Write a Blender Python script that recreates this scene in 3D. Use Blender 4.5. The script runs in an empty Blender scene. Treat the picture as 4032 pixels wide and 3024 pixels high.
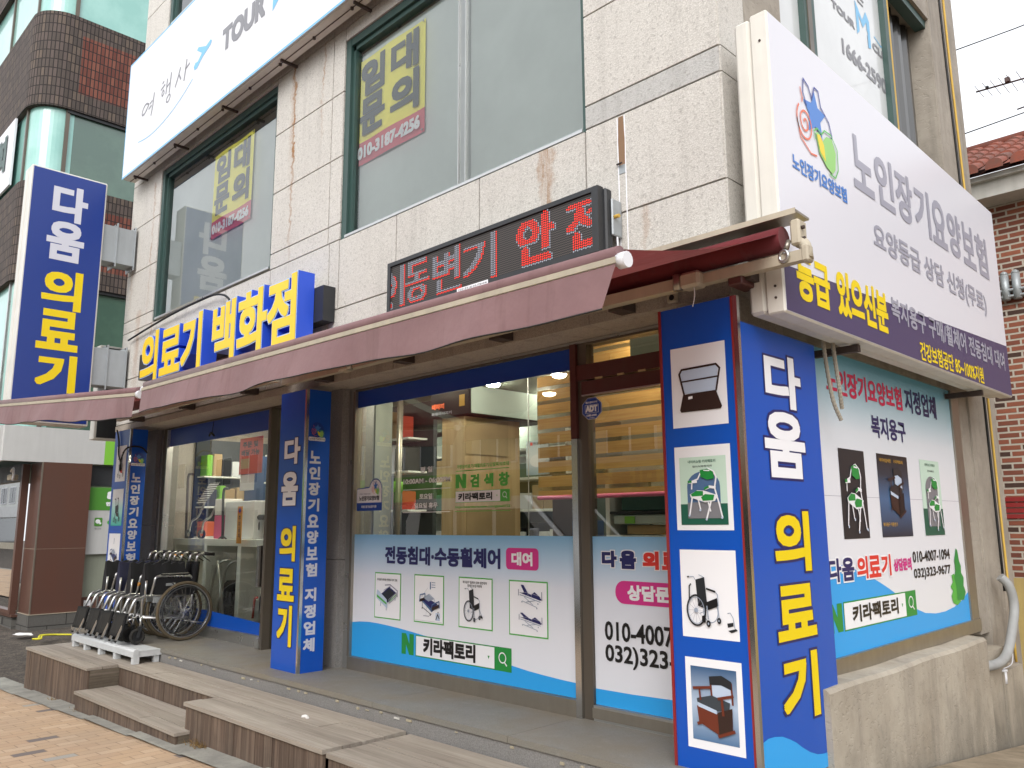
import bpy, math, random
import numpy as np
from mathutils import Vector, Matrix
R = math.radians
random.seed(7)
SC = bpy.context.scene
COL = SC.collection

# ------------------------------------------------------------------ camera
cam = bpy.data.objects.new('camera', bpy.data.cameras.new('camera'))
COL.objects.link(cam)
cr = Vector((0.70804075, 0.70614353, -0.00629385))
cu = Vector((0.12443274, -0.11598398, 0.9854259))
cf = Vector((-0.69512214, 0.69850485, 0.16998876))
cam.matrix_world = Matrix(((cr.x, cu.x, -cf.x, 0), (cr.y, cu.y, -cf.y, 0), (cr.z, cu.z, -cf.z, 1.6), (0, 0, 0, 1)))
cam.data.sensor_width = 36
cam.data.lens = 28.4466
cam.data.clip_start = 0.05
cam.data.clip_end = 2000
SC.camera = cam

# ------------------------------------------------------------------ sky, sun, exposure
SUN_EL, SUN_AZ = R(38), R(150)
w = bpy.data.worlds.new('World')
SC.world = w
w.use_nodes = True
nt = w.node_tree
bg = nt.nodes['Background']
sky = nt.nodes.new('ShaderNodeTexSky')
sky.sky_type = 'NISHITA'
sky.sun_disc = False
sky.sun_elevation = SUN_EL
sky.sun_rotation = SUN_AZ
sky.dust_density = 6.0
sky.air_density = 1.0
hs = nt.nodes.new('ShaderNodeHueSaturation')
hs.inputs['Saturation'].default_value = 0.2
nt.links.new(sky.outputs[0], hs.inputs['Color'])
mx = nt.nodes.new('ShaderNodeMix')            # even cloud cover over the clear-sky gradient
mx.data_type = 'RGBA'
mx.inputs[0].default_value = 0.7
mx.inputs[7].default_value = (4.85, 5.0, 5.25, 1)
nt.links.new(hs.outputs[0], mx.inputs[6])
nt.links.new(mx.outputs[2], bg.inputs[0])
bg.inputs[1].default_value = 0.15
sl = bpy.data.lights.new('sun', 'SUN')
sl.energy = 0.7
sl.angle = R(36)
sl.color = (1.0, 0.98, 0.95)
so = bpy.data.objects.new('sun', sl)
COL.objects.link(so)
sd = Vector((math.sin(SUN_AZ) * math.cos(SUN_EL), math.cos(SUN_AZ) * math.cos(SUN_EL), math.sin(SUN_EL)))
so.rotation_euler = sd.to_track_quat('Z', 'Y').to_euler()
so.location = (0, 0, 30)
SC.view_settings.view_transform = 'Standard'
SC.view_settings.look = 'None'
SC.view_settings.exposure = 1.08
SC.view_settings.gamma = 1
SC.cycles.max_bounces = 6
SC.cycles.transparent_max_bounces = 16
SC.cycles.use_denoising = True

# ------------------------------------------------------------------ materials
def lin(c):
    if isinstance(c, str):
        c = c.lstrip('#')
        c = [int(c[i:i + 2], 16) / 255 for i in (0, 2, 4)]
        c = [x / 12.92 if x <= .04045 else ((x + .055) / 1.055) ** 2.4 for x in c]
    return (c[0], c[1], c[2], 1)

class NM:
    """a material with its nodes at hand"""
    def __init__(s, name, col='#808080', rough=.6, metal=0, spec=.5):
        s.m = bpy.data.materials.new(name)
        s.m.use_nodes = True
        s.t = s.m.node_tree
        s.b = s.t.nodes['Principled BSDF']
        s.col = s.const(col)
        s.set(rough=rough, metal=metal, spec=spec)
        s.b.inputs['Base Color'].default_value = lin(col)
    def n(s, typ, **kw):
        x = s.t.nodes.new(typ)
        for k, v in kw.items():
            setattr(x, k, v)
        return x
    def l(s, a, b):
        s.t.links.new(a, b)
    def const(s, c):
        x = s.n('ShaderNodeRGB')
        x.outputs[0].default_value = lin(c)
        return x.outputs[0]
    def set(s, rough=None, metal=None, spec=None):
        if rough is not None: s.b.inputs['Roughness'].default_value = rough
        if metal is not None: s.b.inputs['Metallic'].default_value = metal
        if spec is not None: s.b.inputs['Specular IOR Level'].default_value = spec
    def pos(s, scale=(1, 1, 1)):
        g = s.n('ShaderNodeNewGeometry')
        mp = s.n('ShaderNodeMapping')
        mp.inputs['Scale'].default_value = scale
        s.l(g.outputs['Position'], mp.inputs[0])
        return mp.outputs[0]
    def uv(s, scale=(1, 1, 1)):
        g = s.n('ShaderNodeUVMap')
        mp = s.n('ShaderNodeMapping')
        mp.inputs['Scale'].default_value = scale
        s.l(g.outputs[0], mp.inputs[0])
        return mp.outputs[0]
    def noise(s, vec, scale, detail=4, rough=.6):
        x = s.n('ShaderNodeTexNoise')
        x.inputs['Scale'].default_value = scale
        x.inputs['Detail'].default_value = detail
        x.inputs['Roughness'].default_value = rough
        s.l(vec, x.inputs['Vector'])
        return x.outputs['Fac']
    def ramp(s, fac, stops, interp='LINEAR'):
        x = s.n('ShaderNodeValToRGB')
        x.color_ramp.interpolation = interp
        e = x.color_ramp.elements
        while len(e) < len(stops): e.new(.5)
        for i, (p, c) in enumerate(stops):
            e[i].position = p
            e[i].color = lin(c) if not isinstance(c, (int, float)) else (c, c, c, 1)
        s.l(fac, x.inputs[0])
        return x.outputs[0]
    def rng(s, fac, a, b, c=0, d=1):
        x = s.n('ShaderNodeMapRange')
        for i, v in enumerate((a, b, c, d)): x.inputs[i + 1].default_value = v
        s.l(fac, x.inputs[0])
        return x.outputs[0]
    def math(s, op, a, b=None):
        x = s.n('ShaderNodeMath', operation=op)
        for i, v in enumerate((a, b)):
            if v is None: continue
            if isinstance(v, (int, float)): x.inputs[i].default_value = v
            else: s.l(v, x.inputs[i])
        return x.outputs[0]
    def mix(s, fac, a, b, mode='MIX'):
        x = s.n('ShaderNodeMix', data_type='RGBA', blend_type=mode)
        for i, v in ((0, fac), (6, a), (7, b)):
            if isinstance(v, (int, float)): x.inputs[i].default_value = v
            elif isinstance(v, (str, tuple)): x.inputs[i].default_value = lin(v)
            else: s.l(v, x.inputs[i])
        return x.outputs[2]
    def color(s, c):
        s.l(c, s.b.inputs['Base Color'])
    def bump(s, h, strength=.3, dist=.01):
        x = s.n('ShaderNodeBump')
        x.inputs['Strength'].default_value = strength
        x.inputs['Distance'].default_value = dist
        s.l(h, x.inputs['Height'])
        s.l(x.outputs[0], s.b.inputs['Normal'])
    def xyz(s):
        g = s.n('ShaderNodeNewGeometry')
        q = s.n('ShaderNodeSeparateXYZ')
        s.l(g.outputs['Position'], q.inputs[0])
        return q.outputs

MAT = {}
def flat(name, col, rough=.5, metal=0, spec=.5, mott=0.0, emit=None, estr=1):
    """plain paint, print, plastic or metal; mott adds a faint uneven tone that belongs to the surface"""
    k = NM(name, col, rough, metal, spec)
    if mott:
        a = k.noise(k.pos(), 3.0, 5)
        b = k.noise(k.pos((14, 14, 1.2)), 1.0, 4)
        f = k.math('ADD', k.math('MULTIPLY', a, .5), k.math('MULTIPLY', b, .5))
        k.color(k.mix(k.rng(f, .35, .7, 0, mott), k.col, (.09, .08, .07)))
        k.l(k.rng(a, .3, .7, rough * .85, min(1, rough * 1.2)), k.b.inputs['Roughness'])
    if emit:
        k.b.inputs['Emission Color'].default_value = lin(emit)
        k.b.inputs['Emission Strength'].default_value = estr
    MAT[name] = k.m
    return k.m

def grad(name, axis, p0, p1, stops, rough=.35):
    """a printed colour blend along one world axis"""
    k = NM(name, '#ffffff', rough)
    k.color(k.ramp(k.rng(k.xyz()[axis], p0, p1), stops))
    MAT[name] = k.m
    return k.m

# printed vinyl and paint
for nm, c in dict(ink_white='#ececef', ink_blue='#0f419c', ink_deep='#162a8c', ink_navy='#1d1f5e', ink_black='#101014', ink_yellow='#e8cc0a',
                  ink_pink='#cf2f86', ink_red='#d8352c', ink_crimson='#d81e55', ink_green='#1f8b3c', ink_lime='#4fae44', ink_sky='#2a9fe6',
                  ink_grey='#7d7d82', ink_lgrey='#9c9caa', ink_silver='#cdced8', ink_paleblue='#6fb3dc', ink_orange='#e06a45', ink_star='#3a78c8', ink_leaf='#8fc96a',
                  ink_steel='#9aa4b4', ink_brown='#6b2f1e', ink_dbrown='#33211c', ink_seat='#3a4148', ink_mint='#c3dccb', ink_dgreen='#1d5a48',
                  ink_cyan='#38b6b0', ink_gold='#c79a3c', ink_pale='#b9c8dc', ink_mid='#4f6d94', ink_dark='#22252a', ink_purple='#473f63').items():
    flat(nm, c, .38)
flat('vinyl_blue', '#0a4fb2', .3)
flat('vinyl_deep', '#213a86', .3)
flat('vinyl_band', '#0f3f9c', .3)
flat('panel_white', '#dedee2', .4, mott=.05)
flat('sheet_white', '#d9d7d0', .45, mott=.16)
flat('cabinet_white', '#dedad0', .5, mott=.2)
flat('galv', '#aab0b3', .5, .35, mott=.25)
flat('paint_grey', '#cbcecf', .5, 0, mott=.15)
flat('chrome', '#c9cbcc', .16, 1.0)
flat('alu', '#c6c7c6', .3, .9, mott=.1)
flat('steel_brushed', '#a59e92', .38, .8, mott=.25)
flat('frame_green', '#2c4a45', .45, mott=.2)
flat('frame_bronze', '#675f55', .4, .5, mott=.2)
flat('frame_maroon', '#51221e', .45, mott=.25)
flat('trim_red', '#8b1f1f', .5, mott=.2)
flat('cream', '#b9ae99', .5, mott=.35)
flat('black_plastic', '#17181a', .45)
flat('black_metal', '#26292d', .45, mott=.2)
flat('rubber', '#23221f', .8, mott=.1)
flat('tyre_brown', '#5a4f3a', .8, mott=.3)
flat('black_fabric', '#15161a', .85)
flat('navy_fabric', '#20233c', .85)
flat('rust_steel', '#3c2c25', .7, mott=.4)
flat('wire_black', '#141414', .6)
flat('conduit', '#a29a8b', .7, mott=.3)
flat('pipe_grey', '#9b9c9b', .55, mott=.3)
flat('rope_yellow', '#c9a54a', .7)
flat('strap_yellow', '#d8cf2c', .5)
flat('tissue', '#e4e2de', .9)
flat('orange_tape', '#e39a25', .5)
flat('white_wall', '#9d9f95', .7, mott=.1)
flat('green_wall', '#5f6b66', .7, mott=.1)
flat('shop_ceiling', '#9aa39c', .8)
flat('card', '#b59a72', .8, mott=.15)
flat('box_black', '#1b1b20', .3)
flat('box_grey', '#b9c4be', .25)
flat('box_white', '#d5d8dc', .5)
flat('box_blue', '#35507c', .5)
flat('box_pink', '#d85a86', .6)
flat('box_teal', '#3d6a60', .6)
flat('notice_red', '#c8442c', .6)
flat('shelf_white', '#eef1ee', .5)
flat('basket', '#a98d62', .7)
flat('wood_dark', '#3a241b', .5)
flat('beige_tile', '#cbbfa8', .7, mott=.2)
flat('tile_white', '#cfd0cb', .5, mott=.2)
flat('dark_glass', '#1c2628', .08)
flat('van_white', '#dedfdf', .2)
flat('lens', '#ffffff', .3, emit='#fff4dc', estr=120)
flat('led_red', '#400000', .3, emit='#ff2a10', estr=.7)
flat('led_white', '#404040', .3, emit='#e8ecff', estr=.22)
flat('led_off', '#4a4038', .35)
flat('ac_white', '#d2d2ca', .5, mott=.15)
flat('yellow_paint', '#b79f62', .8, mott=.35)
flat('fascia_white', '#c3c3c1', .4, mott=.12)
flat('fascia_green', '#7fc13f', .4)
flat('poster_green', '#4f8f33', .5)
flat('door_olive', '#8f9484', .6, mott=.2)
flat('antenna', '#5b4a47', .6, .4)
flat('face_yellow', '#f2cb23', .35, mott=.04)
flat('face_rim', '#a9c3e6', .35)
flat('return_blue', '#2f58d6', .4, mott=.05)
flat('paper', '#c9c6be', .8)
flat('straw', '#8b6f43', .9)
flat('sign_ochre', '#b59c48', .5)
flat('box_dark', '#34383a', .6)
flat('rust_light', '#8d6c4f', .8, mott=.5)
flat('tile_chip', '#b3a88f', .7, mott=.3)
flat('roof_white', '#bfbdb6', .6, mott=.3)

def m_granite(name, c0, c1, joint_stains=True, dirt=.35, sc=1.0):
    k = NM(name, c0, .75)
    p = k.pos()
    f = k.noise(p, 120 * sc, 3, .7)
    g = k.noise(p, 45 * sc, 3)
    base = k.mix(k.rng(f, .35, .65), c0, c1)
    base = k.mix(k.rng(g, .55, .68, 0, .35), base, (.17, .15, .13))
    big = k.noise(k.pos((1.3, 1.3, .8)), 1.0, 5)
    base = k.mix(k.rng(big, .45, .75, 0, .22), base, (.33, .30, .27))
    st = k.noise(k.pos((7, 7, .35)), 1.0, 5, .65)
    base = k.mix(k.rng(st, .52, .75, 0, dirt), base, (.15, .13, .115))
    if joint_stains:
        x, y, z = k.xyz()
        wob = k.noise(k.pos((3, 3, 5)), 2.0, 3)
        xw = k.math('ADD', x, k.rng(wob, .3, .7, -.035, .035))
        for x0, wd, z0, z1, a in ((-3.38, .07, 3.05, 4.06, .7), (-3.45, .03, 3.5, 4.06, .5), (-6.72, .026, 3.9, 6.1, 1.0), (-6.2, .02, 5.0, 6.1, .6), (-2.62, .03, 3.0, 3.43, .4), (-6.75, .05, 4.6, 6.1, .3), (-10.16, .03, 4.0, 5.95, .55),
                               (-10.42, .10, 3.1, 4.3, .45), (-10.75, .05, 4.3, 5.2, .35), (-5.98, .035, 3.1, 3.62, .6), (-9.97, .05, 3.5, 4.05, .5)):
            d = k.math('ABSOLUTE', k.math('SUBTRACT', xw, x0))
            mx = k.rng(d, wd * .3, wd, 1, 0)
            mz = k.math('MULTIPLY', k.rng(z, z0, z0 + .5 * (z1 - z0), 0, 1), k.rng(z, z1, z1 + .02, 1, 0))
            br = k.rng(k.noise(k.pos((20, 20, 2)), 2.0, 4), .35, .6, .25, 1)
            base = k.mix(k.math('MULTIPLY', k.math('MULTIPLY', k.math('MULTIPLY', mx, mz), br), a), base, (.30, .14, .045))
    k.color(base)
    k.bump(k.math('ADD', f, k.math('MULTIPLY', g, .6)), .6, .007)
    MAT[name] = k.m
m_granite('stone', '#d7d3cc', '#b7b2aa', dirt=.2)
m_granite('stone_band', '#c2c0bc', '#abaaa6', dirt=.3)
m_granite('stone_dirty', '#b8aea1', '#978c80', dirt=.55)
m_granite('stone_grey', '#8e8c89', '#6f6d6b', False, .3)

def m_concrete(name, c0, c1, dark, low=None, s=1.0):
    k = NM(name, c0, .85)
    n1 = k.noise(k.pos(), 2.2 * s, 6, .65)
    n2 = k.noise(k.pos(), 14 * s, 5)
    base = k.mix(k.rng(n1, .35, .68), c0, c1)
    base = k.mix(k.rng(n2, .55, .75, 0, .35), base, dark)
    st = k.noise(k.pos((6, 6, .5)), 1.0, 5)
    base = k.mix(k.rng(st, .52, .72, 0, .5), base, dark)
    if low is not None:
        z = k.xyz()[2]
        zz = k.math('ADD', z, k.rng(k.noise(k.pos((4, 4, 1.5)), 1, 4), .3, .7, -.25, .25))
        base = k.mix(k.rng(zz, low, low + .45, .65, 0), base, (.12, .11, .09))
    k.color(base)
    # trowel marks
    v = k.noise(k.pos((26, 26, 40)), 1.0, 2)
    k.bump(k.math('ADD', k.math('MULTIPLY', k.rng(v, .58, .68), -.7), n2), .38, .010)
    MAT[name] = k.m
m_concrete('plaster', '#aca394', '#958b7c', (.16, .14, .12), low=-.05)
m_concrete('concrete', '#a29a8e', '#8a8277', (.15, .13, .11))
m_concrete('alley_paving', '#9a8c78', '#7d705d', (.12, .11, .07), s=2)
m_concrete('kerb_concrete', '#9c9a90', '#83817a', (.13, .12, .11), s=2)

def m_slab(name):
    k = NM(name, '#8b8a86', .55)
    f = k.noise(k.pos(), 160, 3, .7)
    n1 = k.noise(k.pos(), 1.6, 6)
    n2 = k.noise(k.pos(), 9, 5)
    base = k.mix(k.rng(f, .35, .65), '#86837b', '#716e67')
    base = k.mix(k.rng(n1, .42, .66, 0, .6), base, (.22, .18, .125))
    base = k.mix(k.rng(n2, .58, .74, 0, .3), base, (.33, .31, .27))
    k.color(base)
    k.l(k.rng(n1, .3, .7, .42, .7), k.b.inputs['Roughness'])
    MAT[name] = k.m
m_slab('ledge_stone')

def m_wood(name, axis, c0, c1, c2, grime):
    """weathered boards, grain along the given axis; each board (mesh island) its own tone"""
    k = NM(name, c0, .85)
    sc = [22, 22, 22]
    sc[axis] = .9
    g = k.noise(k.pos(sc), 1.0, 6, .7)
    sc2 = [70, 70, 70]
    sc2[axis] = 2.5
    g2 = k.noise(k.pos(sc2), 1.0, 3, .6)
    base = k.ramp(g, [(.25, c2), (.45, c0), (.62, c1), (.8, c0)])
    base = k.mix(k.rng(g2, .5, .72, 0, .55), base, c2)
    geo = k.n('ShaderNodeNewGeometry')
    base = k.mix(k.rng(geo.outputs['Random Per Island'], 0, 1, .0, .38), base, (.10, .075, .055))
    big = k.noise(k.pos(), 2.6, 6, .7)
    base = k.mix(k.rng(big, .45, .72, 0, grime), base, (.30, .27, .22) if axis == 0 else (.06, .045, .035))
    k.color(base)
    k.bump(g2, .5, .006)
    MAT[name] = k.m
m_wood('deck_top', 0, '#a0968a', '#b0a699', '#877d71', .5)
m_wood('deck_side', 2, '#5e4c3f', '#7c6a5b', '#3a2b24', .55)
m_wood('deck_end', 1, '#6b6152', '#82776a', '#4a4138', .5)

def m_pavers():
    k = NM('pavers', '#c9a27c', .85)
    g = k.n('ShaderNodeNewGeometry')
    q = k.n('ShaderNodeSeparateXYZ')
    k.l(g.outputs['Position'], q.inputs[0])
    c = k.n('ShaderNodeCombineXYZ')
    k.l(q.outputs[1], c.inputs[0])
    k.l(q.outputs[0], c.inputs[1])
    def bt(c1, c2, mortar):
        b = k.n('ShaderNodeTexBrick')
        b.offset = .5
        b.inputs['Color1'].default_value = c1
        b.inputs['Color2'].default_value = c2
        b.inputs['Mortar'].default_value = mortar
        b.inputs['Scale'].default_value = 1
        b.inputs['Mortar Size'].default_value = .004
        b.inputs['Mortar Smooth'].default_value = .3
        b.inputs['Brick Width'].default_value = .215
        b.inputs['Row Height'].default_value = .112
        k.l(c.outputs[0], b.inputs['Vector'])
        return b
    b = bt((0, 0, 0, 1), (1, 1, 1, 1), (.5, .5, .5, 1))
    tone = k.ramp(b.outputs['Color'], [(0, '#6c6361'), (.018, '#a09c94'), (.035, '#b79b7e'), (.3, '#bc9f82'), (.5, '#b89b7d'), (.7, '#c0a589'), (.88, '#b5977a')], 'CONSTANT')
    fine = k.noise(k.pos(), 130, 3, .7)
    big = k.noise(k.pos(), 1.5, 5)
    tone = k.mix(k.rng(fine, .4, .7, 0, .28), tone, (.24, .19, .14))
    tone = k.mix(k.rng(big, .45, .75, 0, .3), tone, (.25, .21, .17))
    k.color(k.mix(k.math('MULTIPLY', b.outputs['Fac'], k.rng(k.noise(k.pos(), 6, 3), .3, .6, .35, 1)), tone, (.22, .15, .10)))
    k.bump(k.math('ADD', k.math('MULTIPLY', b.outputs['Fac'], -1.0), k.math('MULTIPLY', fine, .25)), .5, .006)
    MAT['pavers'] = k.m
m_pavers()

def m_dirt():
    k = NM('dirt', '#5a514a', .95)
    n1 = k.noise(k.pos(), 5, 7, .75)
    n2 = k.noise(k.pos(), 38, 5, .7)
    k.color(k.mix(k.rng(n2, .4, .62), k.mix(k.rng(n1, .38, .62), '#453c35', '#7d7165'), (.05, .042, .035)))
    k.bump(k.math('ADD', n1, k.math('MULTIPLY', n2, .6)), 1.0, .05)
    MAT['dirt'] = k.m
    k = NM('asphalt', '#4a4a4a', .9)
    n2 = k.noise(k.pos(), 90, 4, .7)
    k.color(k.mix(k.rng(n2, .35, .7), (.045, .045, .047), (.085, .083, .08)))
    MAT['asphalt'] = k.m
m_dirt()

def m_brick(name, bw, bh, mort, stops, mcol, offset=.5, bumpd=.01, uvs=True, dark=.3):
    k = NM(name, '#803020', .85)
    v = k.uv()
    b = k.n('ShaderNodeTexBrick')
    b.offset = offset
    b.inputs['Color1'].default_value = (0, 0, 0, 1)
    b.inputs['Color2'].default_value = (1, 1, 1, 1)
    b.inputs['Scale'].default_value = 1
    b.inputs['Mortar Size'].default_value = mort
    b.inputs['Mortar Smooth'].default_value = .2
    b.inputs['Brick Width'].default_value = bw
    b.inputs['Row Height'].default_value = bh
    k.l(v, b.inputs['Vector'])
    tone = k.ramp(b.outputs['Color'], stops, 'CONSTANT')
    f = k.noise(k.pos(), 30, 4, .7)
    tone = k.mix(k.rng(f, .4, .72, 0, dark), tone, (.07, .055, .045))
    k.color(k.mix(b.outputs['Fac'], tone, mcol))
    k.bump(k.math('ADD', k.math('MULTIPLY', b.outputs['Fac'], -1.0), k.math('MULTIPLY', f, .3)), .8, bumpd)
    MAT[name] = k.m
m_brick('brick_red', .21, .067, .011, [(0, '#6b3a2b'), (.2, '#854a35'), (.45, '#75402f'), (.65, '#8e523b'), (.85, '#40291f')], '#aca395')
m_brick('rib_dark', .075, .19, .010, [(0, '#4c423d'), (.3, '#564a45'), (.6, '#483f3a'), (.8, '#605349')], '#241d1a', 0, .03)
m_brick('rib_red', .075, .19, .010, [(0, '#6b382c'), (.3, '#764033'), (.6, '#633127'), (.8, '#7d493a')], '#241d1a', 0, .03)
m_brick('plinth_block', .62, .3, .008, [(0, '#5f5d59'), (.5, '#6a6863'), (.8, '#575551')], '#2e2c29', .5, .006)

def m_brown_granite():
    k = NM('granite_brown', '#6a4438', .3)
    f = k.noise(k.pos(), 140, 3, .7)
    n = k.noise(k.pos((1.5, 1.5, .6)), 1, 5)
    base = k.mix(k.rng(f, .35, .65), '#543831', '#694a3e')
    k.color(k.mix(k.rng(n, .4, .7, 0, .4), base, (.09, .06, .05)))
    MAT['granite_brown'] = k.m
m_brown_granite()

def m_canvas(name, c0, c1):
    k = NM(name, c0, .9)
    st = k.noise(k.pos((9, 9, .8)), 1, 5, .65)
    n = k.noise(k.pos(), 3, 5)
    base = k.mix(k.rng(n, .35, .7), c0, c1)
    base = k.mix(k.rng(st, .55, .75, 0, .45), base, (.16, .08, .075))
    k.color(base)
    wv = k.noise(k.pos((900, 900, 900)), 1, 1)
    k.bump(k.noise(k.pos((3, 3, 2.0)), 2.0, 4), .35, .03)
    k.b.inputs['Sheen Weight'].default_value = .2
    tl = k.n('ShaderNodeBsdfTranslucent')
    k.l(base, tl.inputs[0])
    ms = k.n('ShaderNodeMixShader')
    ms.inputs[0].default_value = .3
    k.l(k.b.outputs[0], ms.inputs[1])
    k.l(tl.outputs[0], ms.inputs[2])
    k.l(ms.outputs[0], k.t.nodes['Material Output'].inputs[0])
    MAT[name] = k.m
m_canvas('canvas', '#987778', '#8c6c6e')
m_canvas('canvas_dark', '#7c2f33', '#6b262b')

def m_tile_roof():
    k = NM('roof_tile', '#8a4a38', .8)
    n = k.noise(k.pos(), 7, 5, .7)
    geo = k.n('ShaderNodeNewGeometry')
    base = k.mix(geo.outputs['Random Per Island'], '#8d4a38', '#6e4438')
    k.color(k.mix(k.rng(n, .45, .7, 0, .6), base, (.09, .07, .06)))
    MAT['roof_tile'] = k.m
m_tile_roof()

def m_wood_panel():
    k = NM('pine_panel', '#c2a57c', .6)
    g = k.noise(k.pos((14, 14, .9)), 1, 5)
    base = k.mix(k.rng(g, .35, .65), '#b3946a', '#c9ad84')
    kn = k.n('ShaderNodeTexVoronoi')
    kn.inputs['Scale'].default_value = 3.2
    k.l(k.pos((1, 1, .7)), kn.inputs['Vector'])
    k.color(k.mix(k.rng(kn.outputs['Distance'], .03, .07, .8, 0), base, (.10, .05, .025)))
    MAT['pine_panel'] = k.m
    k = NM('blind_cloth', '#b98d4d', .8)
    z = k.xyz()[2]
    fr = k.math('FRACT', k.math('MULTIPLY', z, 1 / .11))
    solid = k.math('LESS_THAN', fr, .74)
    x = k.noise(k.pos((3, 3, 60)), 1, 3)
    k.color(k.mix(k.rng(x, .3, .7), '#b07f3f', '#c79a58'))
    tr = k.n('ShaderNodeBsdfTransparent')
    ms = k.n('ShaderNodeMixShader')
    out = k.t.nodes['Material Output']
    k.l(k.rng(solid, 0, 1, .25, .93), ms.inputs[0])
    k.l(tr.outputs[0], ms.inputs[1])
    k.l(k.b.outputs[0], ms.inputs[2])
    k.l(ms.outputs[0], out.inputs[0])
    MAT['blind_cloth'] = k.m
m_wood_panel()

def m_glass(name, tint, refl, rough=.0):
    """thin window glass: see-through, with the mirror part growing towards grazing view"""
    k = NM(name, '#ffffff', .05)
    tr = k.n('ShaderNodeBsdfTransparent')
    tr.inputs[0].default_value = lin(tint)
    gl = k.n('ShaderNodeBsdfGlossy')
    gl.inputs['Roughness'].default_value = rough
    fr = k.n('ShaderNodeFresnel')
    fr.inputs['IOR'].default_value = 1.5
    ms = k.n('ShaderNodeMixShader')
    k.l(k.math('MINIMUM', k.math('MULTIPLY', fr.outputs[0], refl), 1.0), ms.inputs[0])
    k.l(tr.outputs[0], ms.inputs[1])
    k.l(gl.outputs[0], ms.inputs[2])
    k.l(ms.outputs[0], k.t.nodes['Material Output'].inputs[0])
    MAT[name] = k.m
m_glass('shop_glass', (.72, .79, .77), 3.4)
m_glass('left_glass', (.80, .86, .84), 1.7)
m_glass('upper_glass', (.95, .98, .97), 1.7)
m_glass('plastic_wrap', (.9, .9, .9), 1.5, .2)

def m_film(name, c0, c1, rough=.12, spec=.9):
    k = NM(name, c0, rough, 0, spec)
    n = k.noise(k.pos(), 1.4, 4)
    k.color(k.mix(k.rng(n, .4, .65), c0, c1))
    k.b.inputs['Coat Weight'].default_value = .7
    k.b.inputs['Coat Roughness'].default_value = .04
    MAT[name] = k.m
m_film('film_grey', '#cbd1ce', '#d4dad7', .5)
m_film('film_clear', '#c8cdcb', '#d2d6d4', .4)
m_film('film_dark', '#343331', '#3c3a37', .3)
m_film('film_white', '#c6c8c8', '#d0d2d2', .4)
m_film('mint_glass', '#7fb5ab', '#93c4ba', .3)
m_film('green_glass', '#3f5c4f', '#4c6a5a', .25)

def m_led():
    k = NM('led_board', '#1b1b1d', .5)
    x, y, z = k.xyz()
    a = k.math('SINE', k.math('ADD', k.math('MULTIPLY', z, 2 * math.pi / .0145), k.math('MULTIPLY', k.math('SINE', k.math('MULTIPLY', x, 2 * math.pi / .0145)), .9)))
    k.color(k.mix(k.rng(a, -.2, .5), (.006, .006, .007), (.075, .06, .05)))
    MAT['led_board'] = k.m
m_led()

# ------------------------------------------------------------------ mesh builder
def thing(name, label=None, cat=None, loc=(0, 0, 0), group=None, rotz=0):
    o = bpy.data.objects.new(name, None)
    COL.objects.link(o)
    o.empty_display_size = .1
    o.location = loc
    o.rotation_euler = (0, 0, rotz)
    if label: o['label'] = label
    if cat: o['category'] = cat
    if group: o['group'] = group
    return o

def tag(o, label=None, cat=None, group=None, kind=None):
    if label: o['label'] = label
    if cat: o['category'] = cat
    if group: o['group'] = group
    if kind: o['kind'] = kind
    return o

def world_loc(o):
    v = Vector((0, 0, 0))
    while o is not None:
        v += Vector(o.location)
        o = o.parent
    return v

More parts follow.
